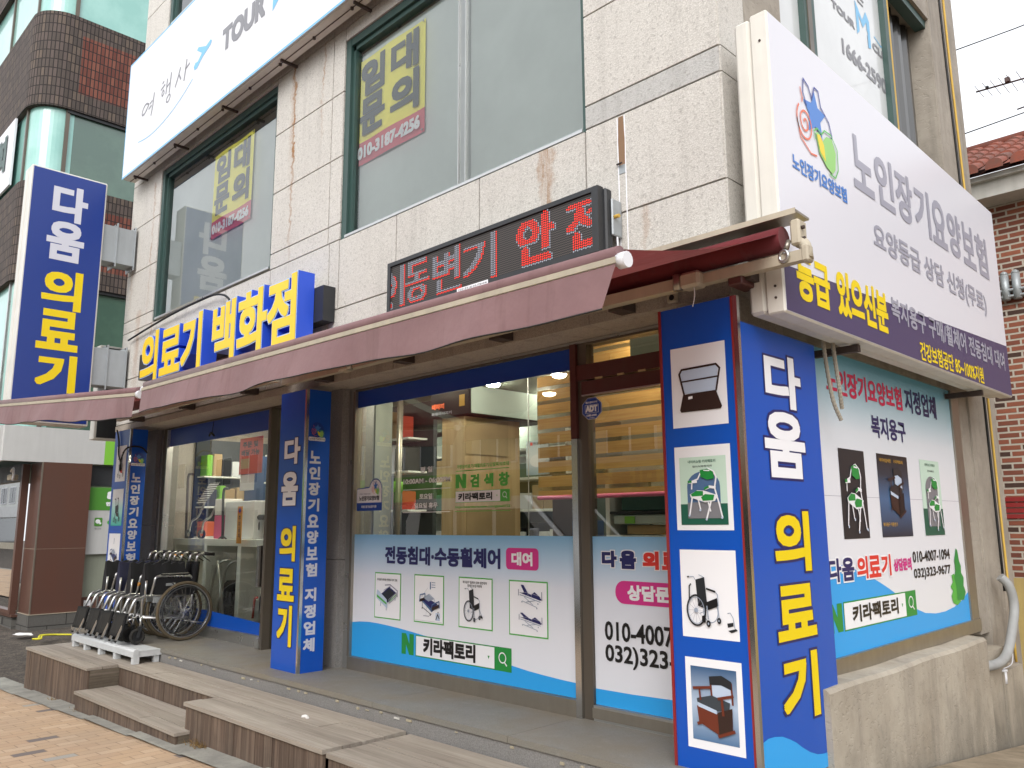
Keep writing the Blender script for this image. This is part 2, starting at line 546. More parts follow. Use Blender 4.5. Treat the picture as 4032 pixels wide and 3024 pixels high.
class MB:
    def __init__(s):
        s.v, s.f, s.m, s.sm, s.uvs, s.mats = [], [], [], [], {}, []
    def mi(s, m):
        if m not in s.mats: s.mats.append(m)
        return s.mats.index(m)
    def face(s, idx, m, smooth=False, uv=None):
        if uv: s.uvs[len(s.f)] = uv
        s.f.append(tuple(idx)); s.m.append(s.mi(m)); s.sm.append(smooth)
    def pts(s, ps):
        b = len(s.v)
        s.v.extend([tuple(p) for p in ps])
        return b
    def poly(s, ps, m, uv=None, smooth=False):
        b = s.pts(ps)
        s.face(range(b, b + len(ps)), m, smooth, uv)
    def box(s, x0, y0, z0, x1, y1, z1, m, skip=()):
        if x1 < x0: x0, x1 = x1, x0
        if y1 < y0: y0, y1 = y1, y0
        if z1 < z0: z0, z1 = z1, z0
        b = s.pts([(x0, y0, z0), (x1, y0, z0), (x1, y1, z0), (x0, y1, z0), (x0, y0, z1), (x1, y0, z1), (x1, y1, z1), (x0, y1, z1)])
        for k, q in (('-z', (0, 3, 2, 1)), ('+z', (4, 5, 6, 7)), ('-y', (0, 1, 5, 4)), ('+y', (2, 3, 7, 6)), ('+x', (1, 2, 6, 5)), ('-x', (3, 0, 4, 7))):
            if k not in skip: s.face([b + i for i in q], m)
        return s
    def obox(s, c, ax, ay, az, hx, hy, hz, m):
        """box with its own axes"""
        c, ax, ay, az = Vector(c), Vector(ax).normalized() * hx, Vector(ay).normalized() * hy, Vector(az).normalized() * hz
        b = s.pts([c + ax * i + ay * j + az * k for k in (-1, 1) for j in (-1, 1) for i in (-1, 1)])
        for q in ((0, 2, 3, 1), (4, 5, 7, 6), (0, 1, 5, 4), (2, 6, 7, 3), (1, 3, 7, 5), (0, 4, 6, 2)):
            s.face([b + i for i in q], m)
        return s
    def bbox(s, x0, y0, z0, x1, y1, z1, m, r=.01, n=2):
        """box with rounded vertical-section edges: all twelve edges chamfered"""
        xs, ys, zs = sorted((x0, x1)), sorted((y0, y1)), sorted((z0, z1))
        r = min(r, (xs[1] - xs[0]) * .45, (ys[1] - ys[0]) * .45, (zs[1] - zs[0]) * .45)
        V = {}
        for i in (0, 1):
            for j in (0, 1):
                for k in (0, 1):
                    sx, sy, sz = 1 - 2 * i, 1 - 2 * j, 1 - 2 * k
                    V[i, j, k] = s.pts([(xs[i], ys[j] + r * sy, zs[k] + r * sz), (xs[i] + r * sx, ys[j], zs[k] + r * sz), (xs[i] + r * sx, ys[j] + r * sy, zs[k])])
        for a in range(3):
            for e in (0, 1):
                b_, c_ = (a + 1) % 3, (a + 2) % 3
                q = []
                for u, v in ((0, 0), (1, 0), (1, 1), (0, 1)):
                    t = [0, 0, 0]; t[a] = e; t[b_] = u; t[c_] = v
                    q.append(V[tuple(t)] + a)
                s.face(q if e else q[::-1], m)
        for a in range(3):
            b_, c_ = (a + 1) % 3, (a + 2) % 3
            for u in (0, 1):
                for v in (0, 1):
                    t0 = [0, 0, 0]; t0[b_] = u; t0[c_] = v
                    t1 = list(t0); t1[a] = 1
                    A, B = V[tuple(t0)], V[tuple(t1)]
                    s.face([A + b_, A + c_, B + c_, B + b_], m)
        for key, A in V.items():
            s.face([A, A + 1, A + 2], m)
        return s
    def tube(s, path, r, m, n=8, caps=True, smooth=True, closed=False):
        P = [Vector(p) for p in path]
        rr = r if isinstance(r, (list, tuple)) else [r] * len(P)
        N = len(P)
        prev = None
        rings = []
        for i in range(N):
            a = P[i - 1] if (i > 0 or closed) else P[i]
            c = P[(i + 1) % N] if (i < N - 1 or closed) else P[i]
            d = (c - a)
            if d.length < 1e-9: d = Vector((0, 0, 1))
            d.normalize()
            if prev is None:
                t = Vector((0, 0, 1)) if abs(d.z) < .9 else Vector((1, 0, 0))
                u = d.cross(t).normalized()
            else:
                u = (prev - d * prev.dot(d))
                u = u.normalized() if u.length > 1e-6 else d.orthogonal().normalized()
            prev = u
            v = d.cross(u)
            rings.append(s.pts([P[i] + (u * math.cos(2 * math.pi * k / n) + v * math.sin(2 * math.pi * k / n)) * rr[i] for k in range(n)]))
        for i in range(N if closed else N - 1):
            A, B = rings[i], rings[(i + 1) % N]
            for k in range(n):
                s.face([A + k, A + (k + 1) % n, B + (k + 1) % n, B + k], m, smooth)
        if caps and not closed:
            s.face([rings[0] + k for k in range(n)][::-1], m)
            s.face([rings[-1] + k for k in range(n)], m)
        return s
    def cyl(s, p0, p1, r, m, n=12, r1=None):
        return s.tube([p0, p1], [r, r if r1 is None else r1], m, n)
    def ring(s, c, axis, R_, r, m, n=40, k=8):
        a = Vector(axis).normalized()
        u = a.orthogonal().normalized()
        v = a.cross(u)
        c = Vector(c)
        return s.tube([c + (u * math.cos(2 * math.pi * i / n) + v * math.sin(2 * math.pi * i / n)) * R_ for i in range(n)], r, m, k, closed=True)
    def extrude(s, pts2, fn, d0, d1, m, mside=None):
        """outline pts2 (u,v) placed by fn(u,v,d), front at d1"""
        a = s.pts([fn(u, v, d0) for u, v in pts2])
        b = s.pts([fn(u, v, d1) for u, v in pts2])
        n = len(pts2)
        s.face(range(b, b + n), m)
        s.face(range(a, a + n), mside or m)
        for i in range(n):
            j = (i + 1) % n
            s.face([a + i, a + j, b + j, b + i], mside or m)
    def build(s, name, parent=None, loc=None):
        me = bpy.data.meshes.new(name)
        off = world_loc(parent) if parent is not None else Vector(loc or (0, 0, 0))
        me.from_pydata([(x - off.x, y - off.y, z - off.z) for x, y, z in s.v], [], s.f)
        for m in s.mats: me.materials.append(MAT[m])
        me.polygons.foreach_set('material_index', s.m)
        me.polygons.foreach_set('use_smooth', s.sm)
        if s.uvs:
            ul = me.uv_layers.new(name='UVMap')
            for fi, uv in s.uvs.items():
                p = me.polygons[fi]
                for li, c in zip(p.loop_indices, uv): ul.data[li].uv = c
        me.update()
        o = bpy.data.objects.new(name, me)
        COL.objects.link(o)
        if parent is not None: o.parent = parent
        elif loc: o.location = loc
        return o

def smooth_path(pts, k=6):
    P = [Vector(p) for p in pts]
    out = []
    for i in range(len(P) - 1):
        a, b, c, d = P[max(i - 1, 0)], P[i], P[i + 1], P[min(i + 2, len(P) - 1)]
        for j in range(k):
            t = j / k
            out.append(.5 * ((2 * b) + (c - a) * t + (2 * a - 5 * b + 4 * c - d) * t * t + (3 * b - a - 3 * c + d) * t ** 3))
    out.append(P[-1])
    return out

def bend(pts, r=.05, k=4):
    """polyline with its corners rounded"""
    P = [Vector(p) for p in pts]
    out = [P[0]]
    for i in range(1, len(P) - 1):
        a, b, c = P[i - 1], P[i], P[i + 1]
        rr = min(r, (a - b).length * .45, (c - b).length * .45)
        p0, p1 = b + (a - b).normalized() * rr, b + (c - b).normalized() * rr
        for j in range(k + 1):
            t = j / k
            out.append(p0 * (1 - t) ** 2 + b * 2 * t * (1 - t) + p1 * t * t)
    out.append(P[-1])
    return out

# ------------------------------------------------------------------ lettering: outlines of the typeface that ships inside Blender
_T = {}
def glyphs(s, off=.012):
    key = (s, off)
    if key not in _T:
        c = bpy.data.curves.new('lettering', 'FONT')
        c.body = s
        c.size = 1
        c.offset = off
        c.resolution_u = 3
        o = bpy.data.objects.new('lettering', c)
        COL.objects.link(o)
        dg = bpy.context.evaluated_depsgraph_get()
        e = o.evaluated_get(dg)
        me = e.to_mesh()
        V = np.array([(v.co.x, v.co.y) for v in me.vertices])
        F = [tuple(p.vertices) for p in me.polygons]
        e.to_mesh_clear()
        bpy.data.objects.remove(o)
        bpy.data.curves.remove(c)
        _T[key] = (V, F)
    return _T[key]

DIRS = [(1, 0), (1, 1), (0, 1), (-1, 1), (-1, 0), (-1, -1), (0, -1), (1, -1)]

class Flat:
    """print on an upright surface; coordinates are metres on that surface"""
    def __init__(s, O, U, N, step=.0012):
        s.O, s.U, s.N, s.V, s.step = Vector(O), Vector(U), Vector(N), Vector((0, 0, 1)), step
        s.b = MB()
        s.items = []
    def note(s, P, f0):
        us, vs = [q[0] for q in P], [q[1] for q in P]
        s.items.append((min(us), min(vs), max(us), max(vs), f0, len(s.b.f)))
    def p(s, u, v, l=0):
        return s.O + s.U * u + s.V * v + s.N * (l * s.step)
    def poly(s, pts, m, l=1):
        f0 = len(s.b.f)
        s.b.poly([s.p(u, v, l) for u, v in pts], m)
        s.note(pts, f0)
    def rect(s, u0, v0, u1, v1, m, l=1):
        s.poly([(u0, v0), (u1, v0), (u1, v1), (u0, v1)], m, l)
    def rrect(s, u0, v0, u1, v1, r, m, l=1):
        P = []
        for cu_, cv_, a0 in ((u1 - r, v0 + r, -90), (u1 - r, v1 - r, 0), (u0 + r, v1 - r, 90), (u0 + r, v0 + r, 180)):
            for k in range(7):
                a = R(a0 + k * 15)
                P.append((cu_ + r * math.cos(a), cv_ + r * math.sin(a)))
        s.poly(P, m, l)
    def ell(s, cu_, cv_, ru, rv, m, l=1, n=24):
        s.poly([(cu_ + ru * math.cos(2 * math.pi * i / n), cv_ + rv * math.sin(2 * math.pi * i / n)) for i in range(n)], m, l)
    def line(s, pts, wd, m, l=1, closed=False):
        n = len(pts)
        f0 = len(s.b.f)
        P = [Vector((a, b)) for a, b in pts]
        L, Rr = [], []
        for i in range(n):
            a = P[i - 1] if (i > 0 or closed) else P[i]
            c = P[(i + 1) % n] if (i < n - 1 or closed) else P[i]
            d1, d2 = (P[i] - a), (c - P[i])
            if d1.length < 1e-9: d1 = d2
            if d2.length < 1e-9: d2 = d1
            d1, d2 = d1.normalized(), d2.normalized()
            t = (d1 + d2)
            t = t.normalized() if t.length > 1e-6 else d1
            nn = Vector((-t.y, t.x))
            k = 1 / max(.45, nn.dot(Vector((-d1.y, d1.x))))
            ww = wd[i] if isinstance(wd, (list, tuple)) else wd
            L.append(P[i] + nn * ww * .5 * k)
            Rr.append(P[i] - nn * ww * .5 * k)
        a = s.b.pts([s.p(q.x, q.y, l) for q in L])
        b = s.b.pts([s.p(q.x, q.y, l) for q in Rr])
        for i in range(n if closed else n - 1):
            j = (i + 1) % n
            s.b.face([a + i, b + i, b + j, a + j], m)
        s.note(pts, f0)
    def ring(s, cu_, cv_, ru, rv, wd, m, l=1, n=28):
        s.line([(cu_ + ru * math.cos(2 * math.pi * i / n), cv_ + rv * math.sin(2 * math.pi * i / n)) for i in range(n)], wd, m, l, True)
    def text(s, t, u0, v0, u1, v1, m, l=2, b=0.0, slant=0.0):
        V, F = glyphs(t)
        fs = len(s.b.f)
        lo, hi = V.min(0), V.max(0)
        su, sv = (abs(u1 - u0) - 2 * b) / (hi[0] - lo[0]), (v1 - v0 - 2 * b) / (hi[1] - lo[1])
        sg = 1 if u1 > u0 else -1
        X = (V[:, 0] - lo[0]) * su + b
        Y = (V[:, 1] - lo[1]) * sv + b
        for i, (dx, dy) in enumerate([(0, 0)] + (DIRS if b > 0 else [])):
            base = s.b.pts([s.p(u0 + sg * (x + dx * b), v0 + y + dy * b + slant * x, l + i * .11) for x, y in zip(X, Y)])
            for f in F: s.b.face([base + q for q in f], m)
        s.note([(u0, v0), (u1, v1)], fs)
    def build(s, name, parent=None):
        if name not in ('lettering', 'wave_print', 'edge_trim') or len(s.items) < 2: return s.b.build(name, parent)
        # separate runs of print become separate parts
        n = len(s.items)
        par = list(range(n))
        def root(i):
            while par[i] != i: i = par[i]
            return i
        for i in range(n):
            for j in range(i):
                a, b = s.items[i], s.items[j]
                g = .22 * max(a[3] - a[1], b[3] - b[1])
                if a[0] - g < b[2] and b[0] - g < a[2] and a[1] - g < b[3] and b[1] - g < a[3]: par[root(i)] = root(j)
        out = None
        for r_ in sorted({root(i) for i in range(n)}):
            q, mp = MB(), {}
            for i in range(n):
                if root(i) != r_: continue
                for fi in range(s.items[i][4], s.items[i][5]):
                    ids = []
                    for v in s.b.f[fi]:
                        if v not in mp: mp[v] = q.pts([s.b.v[v]])
                        ids.append(mp[v])
                    q.face(ids, s.b.mats[s.b.m[fi]])
            o = q.build(name, parent)
            out = out or o
        return out

def front(y, step=.0012): return Flat((0, y, 0), (1, 0, 0), (0, -1, 0), step)     # faces the street, u = x
def side(x, step=.0012): return Flat((x, 0, 0), (0, 1, 0), (1, 0, 0), step)       # faces right, u = y

# ------------------------------------------------------------------ small pictures printed on the signs
class Pic:
    """unit box drawing inside a Flat"""
    def __init__(s, F, u0, v0, u1, v1, l):
        s.F, s.u0, s.v0, s.w, s.h, s.l = F, u0, v0, u1 - u0, v1 - v0, l
    def t(s, P): return [(s.u0 + a * s.w, s.v0 + b * s.h) for a, b in P]
    def poly(s, P, m, l=0): s.F.poly(s.t(P), m, s.l + l)
    def line(s, P, wd, m, l=0, closed=False): s.F.line(s.t(P), wd * s.h, m, s.l + l, closed)
    def ring(s, a, b, r, wd, m, l=0, sx=1.0): s.F.ring(s.u0 + a * s.w, s.v0 + b * s.h, r * s.h * sx, r * s.h, wd * s.h, m, s.l + l)
    def disc(s, a, b, r, m, l=0, sx=1.0): s.F.ell(s.u0 + a * s.w, s.v0 + b * s.h, r * s.h * sx, r * s.h, m, s.l + l)

def pic_wheelchair(F, u0, v0, u1, v1, l, extra=False):
    p = Pic(F, u0, v0, u1, v1, l)
    p.ring(.60, .32, .20, .018, 'ink_steel', 0, .8)
    p.line([(.30, .28), (.62, .40)], .012, 'ink_steel', 1)
    p.poly([(.22, .93), (.47, .99), (.52, .48), (.27, .42)], 'ink_dark', 3)
    p.poly([(.27, .46), (.55, .52), (.80, .60), (.82, .44), (.56, .36), (.30, .42)], 'ink_black', 4)
    p.line([(.22, .93), (.17, .99), (.05, .985)], .014, 'ink_steel', 4)
    p.line([(.05, .985), (.0, .98)], .03, 'ink_black', 5)
    p.line([(.45, .98), (.42, 1.0), (.32, 1.03)], .014, 'ink_steel', 4)
    p.line([(.52, .76), (.78, .70), (.82, .66), (.83, .45)], .018, 'ink_steel', 5)
    p.line([(.52, .77), (.77, .715)], .035, 'ink_black', 6)
    p.ring(.22, .34, .29, .035, 'ink_dark', 5, .72)
    p.ring(.22, .34, .255, .012, 'ink_steel', 6, .72)
    for k in range(12):
        a = k * math.pi / 6
        p.line([(.22, .34), (.22 + .25 * math.cos(a) * .72 * p.h / p.w, .34 + .25 * math.sin(a))], .005, 'ink_lgrey', 6)
    p.disc(.22, .34, .045, 'ink_steel', 7)
    p.line([(.52, .44), (.55, .18)], .022, 'ink_steel', 6)
    p.line([(.82, .45), (.84, .22)], .02, 'ink_steel', 6)
    p.disc(.55, .10, .065, 'ink_black', 7, .75); p.disc(.55, .10, .025, 'ink_steel', 8, .75)
    p.disc(.84, .17, .06, 'ink_black', 7, .75); p.disc(.84, .17, .022, 'ink_steel', 8, .75)
    if extra:
        p.line([(.10, .85), (.05, .80), (.04, .55)], .03, 'ink_dark', 6)
        p.poly([(.38, .24), (.48, .26), (.48, .12), (.38, .10)], 'ink_black', 8)
    else:
        p.line([(.83, .40), (.96, .22)], .02, 'ink_steel', 6)
        p.poly([(.90, .26), (1.02, .20), (1.0, .14), (.88, .20)], 'ink_black', 7)

def pic_footrest(F, u0, v0, u1, v1, l):
    p = Pic(F, u0, v0, u1, v1, l)
    p.line([(.1, .95), (.35, .98), (.6, .75), (.75, .2)], .04, 'ink_steel', 1)
    p.poly([(.05, .45), (.62, .52), (.62, .34), (.08, .25)], 'ink_dark', 2)
    p.poly([(.1, .1), (.85, .22), (1.0, .14), (.4, 0)], 'ink_dark', 2)

def pic_commode(F, u0, v0, u1, v1, l, dim=False):
    p = Pic(F, u0, v0, u1, v1, l)
    br, sd, seat = ('ink_dbrown', 'ink_dbrown', 'ink_dark') if dim else ('ink_brown', 'ink_brown', 'ink_seat')
    p.poly([(.40, .96), (.70, 1.0), (.93, .92), (.93, .79), (.68, .85), (.41, .83)], 'ink_dark', 3)
    p.line([(.42, .96), (.45, .60)], .035, br, 2)
    p.line([(.92, .90), (.94, .55)], .035, br, 2)
    p.poly([(.45, .82), (.68, .84), (.92, .78), (.92, .55), (.45, .62)], 'ink_pale', 1)
    p.poly([(.08, .58), (.45, .66), (.88, .58), (.86, .46), (.55, .42), (.10, .50)], seat, 4)
    p.poly([(.10, .52), (.56, .43), (.56, .37), (.12, .45)], 'ink_pale', 5)
    p.poly([(.08, .46), (.16, .46), (.56, .38), (.93, .50), (.92, .14), (.60, .04), (.12, .20)], br, 4)
    p.poly([(.58, .40), (.93, .50), (.92, .14), (.60, .03)], 'ink_dbrown' if not dim else 'ink_black', 6)
    p.line([(.0, .74), (.45, .79)], .045, br, 6)
    p.line([(.16, .74), (.18, .56)], .035, br, 6)
    p.line([(.60, .62), (.98, .70)], .045, br, 7)
    p.line([(.70, .62), (.72, .36)], .045, br, 7)
    p.line([(.08, .17), (.28, .23)], .05, br, 6)
    p.line([(.58, .02), (.98, .15)], .05, br, 7)

def pic_bathchair(F, u0, v0, u1, v1, l, m='ink_white'):
    p = Pic(F, u0, v0, u1, v1, l)
    p.line([(.42, .96), (.30, .80), (.12, .76), (.10, .60)], .028, m, 2)
    p.line([(.48, .97), (.62, 1.0), (.80, .93), (.86, .82), (.80, .62), (.92, .30), (1.0, .04)], .032, m, 3)
    p.poly([(.38, .97), (.60, 1.0), (.78, .93), (.80, .80), (.60, .78), (.40, .84)], 'ink_green', 4)
    p.line([(.50, .965), (.68, .955)], .022, m, 5)
    p.line([(.02, .74), (.12, .745), (.28, .75)], .05, m, 4)
    p.line([(.0, .75), (.12, .755)], .045, 'ink_green', 5)
    p.line([(.52, .60), (.66, .64), (.84, .62)], .05, m, 5)
    p.line([(.50, .60), (.64, .645)], .042, 'ink_green', 6)
    p.poly([(.05, .50), (.28, .58), (.48, .57), (.90, .47), (.80, .36), (.50, .34), (.08, .44)], m, 5)
    p.poly([(.08, .50), (.25, .57), (.46, .56), (.46, .47), (.12, .46)], 'ink_green', 6)
    p.poly([(.40, .44), (.52, .50), (.80, .48), (.76, .38), (.45, .37)], 'ink_green', 7)
    p.line([(.12, .45), (.02, .10)], .034, m, 4)
    p.line([(.30, .40), (.36, .20)], .03, m, 4)
    p.line([(.70, .38), (.54, .02)], .036, m, 6)
    p.line([(.60, .34), (.66, .16)], .03, m, 4)
    for a, b in ((.02, .08), (.54, .0), (1.0, .03), (.36, .18)):
        p.disc(a, b + .01, .022, 'ink_pale', 7)

def pic_bed(F, u0, v0, u1, v1, l, frame='ink_white', accent='ink_lime', raised=False):
    p = Pic(F, u0, v0, u1, v1, l)
    p.poly([(.22, .62), (.62, .95), (.95, .72), (.55, .28)], 'ink_navy', 2)
    p.poly([(.30, .62), (.62, .88), (.88, .70), (.56, .36)], 'ink_dark', 3)
    p.line([(.40, 1.0), (.66, 1.03), (1.0, .80), (1.0, .55)], .05, 'ink_lgrey', 1)
    p.line([(.36, .78), (.68, .98), (.68, .86)], .03, 'ink_lgrey', 4)
    p.line([(.62, .42), (.98, .72), (.98, .58), (.64, .26), (.62, .42)], .03, 'ink_lgrey', 5)
    p.line([(.64, .34), (.98, .65)], .03, accent, 5)
    p.poly([(.02, .72), (.06, .80), (.52, .42), (.56, .10), (.52, .06), (.02, .44)], 'ink_pale', 5)
    p.poly([(.03, .60), (.52, .28), (.52, .20), (.03, .50)], accent, 6)
    p.line([(.22, .28), (.22, .12)], .04, 'ink_steel', 4)
    p.line([(.50, .10), (.50, -.03)], .04, 'ink_steel', 4)
    p.line([(.92, .56), (.92, .40)], .04, 'ink_steel', 4)

def pic_bed_blue(F, u0, v0, u1, v1, l):
    p = Pic(F, u0, v0, u1, v1, l)
    p.poly([(.10, .55), (.30, .70), (.95, .40), (.60, .10)], 'ink_mid', 1)
    p.poly([(.14, .58), (.34, .72), (.88, .46), (.60, .24)], 'ink_navy', 2)
    p.line([(.02, .50), (.05, .80), (.28, .86), (.30, .66)], .05, 'ink_mid', 3)
    p.poly([(.03, .62), (.28, .70), (.28, .58), (.04, .50)], 'ink_dbrown', 2)
    p.line([(.22, .70), (.50, .86), (.74, .66), (.74, .46)], .025, 'ink_steel', 4)
    p.poly([(.20, .70), (.48, .84), (.72, .66), (.46, .54)], 'ink_steel', 4)
    p.line([(.60, .12), (.64, .42), (.96, .58), (.98, .30)], .05, 'ink_mid', 5)
    p.poly([(.62, .30), (.96, .46), (.96, .32), (.62, .16)], 'ink_dbrown', 5)
    p.line([(.16, .52), (.16, .26)], .03, 'ink_dark', 3)
    p.line([(.16, .28), (.60, .0)], .03, 'ink_dark', 3)
    p.disc(.55, -.02, .035, 'ink_dark', 4); p.disc(.16, .24, .03, 'ink_dark', 4); p.disc(.92, .12, .03, 'ink_dark', 4)

def pic_bed_lift(F, u0, v0, u1, v1, l, up):
    p = Pic(F, u0, v0, u1, v1, l)
    p.poly([(.02, .66), (.30, .56), (.95, .36), (.98, .44), (.36, .66)], 'ink_navy', 2)
    if up: p.poly([(.10, 1.0), (.22, 1.0), (.46, .58), (.30, .55)], 'ink_navy', 3)
    else: p.poly([(.04, .88), (.14, .90), (.46, .62), (.30, .55)], 'ink_navy', 3)
    p.poly([(.52, .56), (.70, .72), (.94, .50), (.92, .40)], 'ink_navy', 3)
    p.line([(.0, .80), (.0, .52)], .05, 'ink_lgrey', 3); p.line([(1.0, .74), (1.0, .36)], .05, 'ink_lgrey', 3)
    p.line([(.06, .56), (.30, .50), (.95, .30)], .035, 'ink_steel', 4)
    p.line([(.10, .64), (.40, .70), (.44, .54)], .02, 'ink_lgrey', 5); p.line([(.56, .50), (.60, .64), (.90, .56)], .02, 'ink_lgrey', 5)
    p.line([(.25, .48), (.62, .16)], .03, 'ink_steel', 3); p.line([(.74, .36), (.34, .26)], .03, 'ink_steel', 3)
    p.line([(.16, .30), (.80, .06)], .03, 'ink_steel', 4)
    for a, b in ((.16, .26), (.80, .02), (.85, .22)): p.disc(a, b, .035, 'ink_steel', 5)

def pic_walker(F, u0, v0, u1, v1, l, red='ink_red'):
    p = Pic(F, u0, v0, u1, v1, l)
    p.line([(.22, 1.0), (.30, .62), (.20, .12)], .03, 'ink_dark', 2)
    p.line([(.62, 1.02), (.60, .62), (.86, .14)], .03, 'ink_dark', 2)
    p.line([(.10, .99), (.25, 1.0)], .05, 'ink_black', 3); p.line([(.50, 1.03), (.66, 1.02)], .05, 'ink_black', 3)
    p.poly([(.22, .70), (.66, .76), (.70, .46), (.28, .40)], 'ink_dark', 3)
    p.poly([(.34, .44), (.66, .42), (.78, .24), (.48, .28)], red, 3)
    for a, b in ((.16, .10), (.48, .04), (.88, .12)):
        p.ring(a, b + .03, .085, .03, 'ink_dark', 4, .6)

def logo_care(F, u0, v0, u1, v1, l, outline=True):
    """star, spiral and leaf of the care insurance"""
    p = Pic(F, u0, v0, u1, v1, l)
    c, r1, r2 = (.50, .62), .30, .145
    star = [(c[0] + (r1 if i % 2 == 0 else r2) * math.sin(i * math.pi / 5) * .92, c[1] + (r1 if i % 2 == 0 else r2) * math.cos(i * math.pi / 5) * 1.05) for i in range(10)]
    star = [(a + .04 * (b - c[1]), b) for a, b in star]
    p.poly(star, 'ink_star', 1)
    p.line([(.31, .66), (.24, .80), (.27, .98), (.38, .93), (.45, .80), (.53, .98), (.62, .97), (.66, .78), (.84, .66), (.90, .50), (.86, .44)], .022, 'ink_deep', 2)
    sp = []
    for i in range(46):
        a = i * .30
        rr = .02 + .185 * i / 45
        sp.append((.245 - rr * math.cos(a) * .95, .42 + rr * math.sin(a) * 1.15))
    p.line(sp, .024, 'ink_orange', 2)
    p.line([(.06, .42), (.12, .20), (.34, .08), (.48, .10)], .02, 'ink_orange', 2)
    p.line([(.18, .84), (.22, .72), (.20, .66)], .02, 'ink_orange', 2)
    p.poly([(.48, .40), (.56, .42), (.64, .34), (.74, .44), (.88, .46), (.96, .30), (.92, .08), (.84, 0), (.70, .04), (.54, .16)], 'ink_leaf', 3)
    p.poly([(.50, .38), (.58, .40), (.66, .30), (.68, .10), (.56, .18)], 'ink_yellow', 4)
    p.line([(.46, .30), (.44, .40), (.52, .46), (.62, .42), (.70, .50), (.86, .50), (1.0, .36), (.99, .10), (.90, -.03), (.76, -.02)], .02, 'ink_lime', 4)

# ------------------------------------------------------------------ the ground
def gz(x, y):
    z = .0375 * (max(min(x, -1.0), -10.8) + 6.4)
    if x < -10.8: z -= .004 * min(-10.8 - x, 8)
    if x > -2.6:
        z -= .12 * min(max(y - 5.0, 0), 5) * min(1, (x + 2.6) / .5)
    return z

def sheet(name, xs, ys, dz, m, kind='structure'):
    b = MB()
    idx = {}
    for i, x in enumerate(xs):
        for j, y in enumerate(ys):
            idx[i, j] = b.pts([(x, y, gz(x, y) + (dz(x, y) if callable(dz) else dz))])
    for i in range(len(xs) - 1):
        for j in range(len(ys) - 1):
            b.face([idx[i, j], idx[i + 1, j], idx[i + 1, j + 1], idx[i, j + 1]], m, True)
    o = b.build(name)
    o['kind'] = kind
    return o
def lin_(a, b, n): return [a + (b - a) * i / n for i in range(n + 1)]

gx = [-120, -60, -40, -30] + lin_(-24, -11, 26) + lin_(-10.5, 4, 29)[0:] + [8, 20, 60, 120]
gy = [-120, -60, -30, -14, -6, -1.2] + lin_(0, 12, 24) + [16, 30, 60, 120]
sheet('ground', gx, gy, lambda x, y: -.03 + (.02 * math.sin(x * 3.1 + y * 2.3) * math.sin(y * 4.1 - x) if (x < -10.6 and y > 3) else 0), 'dirt')
sheet('sidewalk', [-60, -30, -18, -14, -12, -10.8, -9, -7, -5, -3, -1, 2, 8, 30], [-1.1, 0, 1, 2, 2.64], .0, 'pavers')
sheet('road', [-120, -30, -18, -10.8, -5, -1, 10, 120], [-9.0, -4, -1.3], -.15, 'asphalt')
b = MB()
for x0 in lin_(-60, 29, 89):
    z = gz(x0, 0)
    b.box(x0, -1.3, z - .2, x0 + .99, -1.1, z + .004, 'kerb_concrete')
o = b.build('road_kerb'); o['kind'] = 'structure'
# concrete edging strip at the foot of the deck, slabs about a metre long, slightly uneven
b = MB()
x = -11.4
rr = random.Random(3)
while x < 4:
    L = .55 + rr.random() * .5
    z = gz(x + L / 2, 2.7)
    j = rr.uniform(-.012, .012)
    b.poly([(x + .006, 2.60 + j, z + .006), (x + L - .006, 2.60 - j, z + .006 + .0375 * L * .5), (x + L - .006, 2.86, z + .006 + .0375 * L * .5), (x + .006, 2.86, z + .006)], 'kerb_concrete')
    x += L
o = b.build('kerb_strip'); o['kind'] = 'structure'

sheet('alley', [-1.93, -1.0, 1, 4, 9], [2.66, 4, 5, 5.5, 6, 6.5, 7, 7.5, 8, 8.5, 9, 9.6], .004, 'alley_paving')

# ------------------------------------------------------------------ the shop building
BLD = thing('shop_building', 'pale granite corner shop building with a medical supply shop on its ground floor', 'building', (-6.5, 3.74, 0))
FY = 3.74
def sub_rect(rs, o):
    out = []
    for (a, b_, c, d) in rs:
        if o[0] >= c or o[2] <= a or o[1] >= d or o[3] <= b_:
            out.append((a, b_, c, d)); continue
        if o[0] > a: out.append((a, b_, o[0], d))
        if o[2] < c: out.append((o[2], b_, c, d))
        A, C = max(a, o[0]), min(c, o[2])
        if o[1] > b_: out.append((A, b_, C, o[1]))
        if o[3] < d: out.append((A, o[3], C, d))
    return out
WIN1 = (-9.97, 4.09, -7.07, 6.05)
WIN2 = (-5.84, 4.06, -3.05, 5.96)
WIN3 = (-10.12, 8.13, -6.2, 9.7)
WIN4 = (-5.2, 8.13, -3.0, 9.7)
OPEN = [WIN1, WIN2, WIN3, WIN4]
rows = [2.866, 3.435, 4.065, 4.222, 4.85, 5.472, 6.1, 6.73, 7.36, 8.0, 8.62, 9.25, 9.9]
colsA = [-10.92, -9.92, -9.0, -8.0, -7.05, -6.0, -5.02, -4.04, -3.05, -2.08]
colsB = [-10.92, -9.97, -9.0, -8.0, -7.07, -6.03, -5.0, -4.04, -3.05, -2.08]
b = MB()
for r0, r1 in zip(rows, rows[1:]):
    cs = colsA if r0 < 4.0 else colsB
    for c0, c1 in zip(cs, cs[1:]):
        rs = [(c0, r0, c1, r1)]
        for o_ in OPEN: rs = sub_rect(rs, o_)
        for (a, z0, c, z1) in rs:
            if c - a < .03 or z1 - z0 < .03: continue
            m = 'stone_band' if (r0 == 4.065 and a > -3.2) else 'stone'
            b.box(a + .006, FY, z0 + .006, c - .006, FY + .035, z1 - .006, m, skip=('+y',))
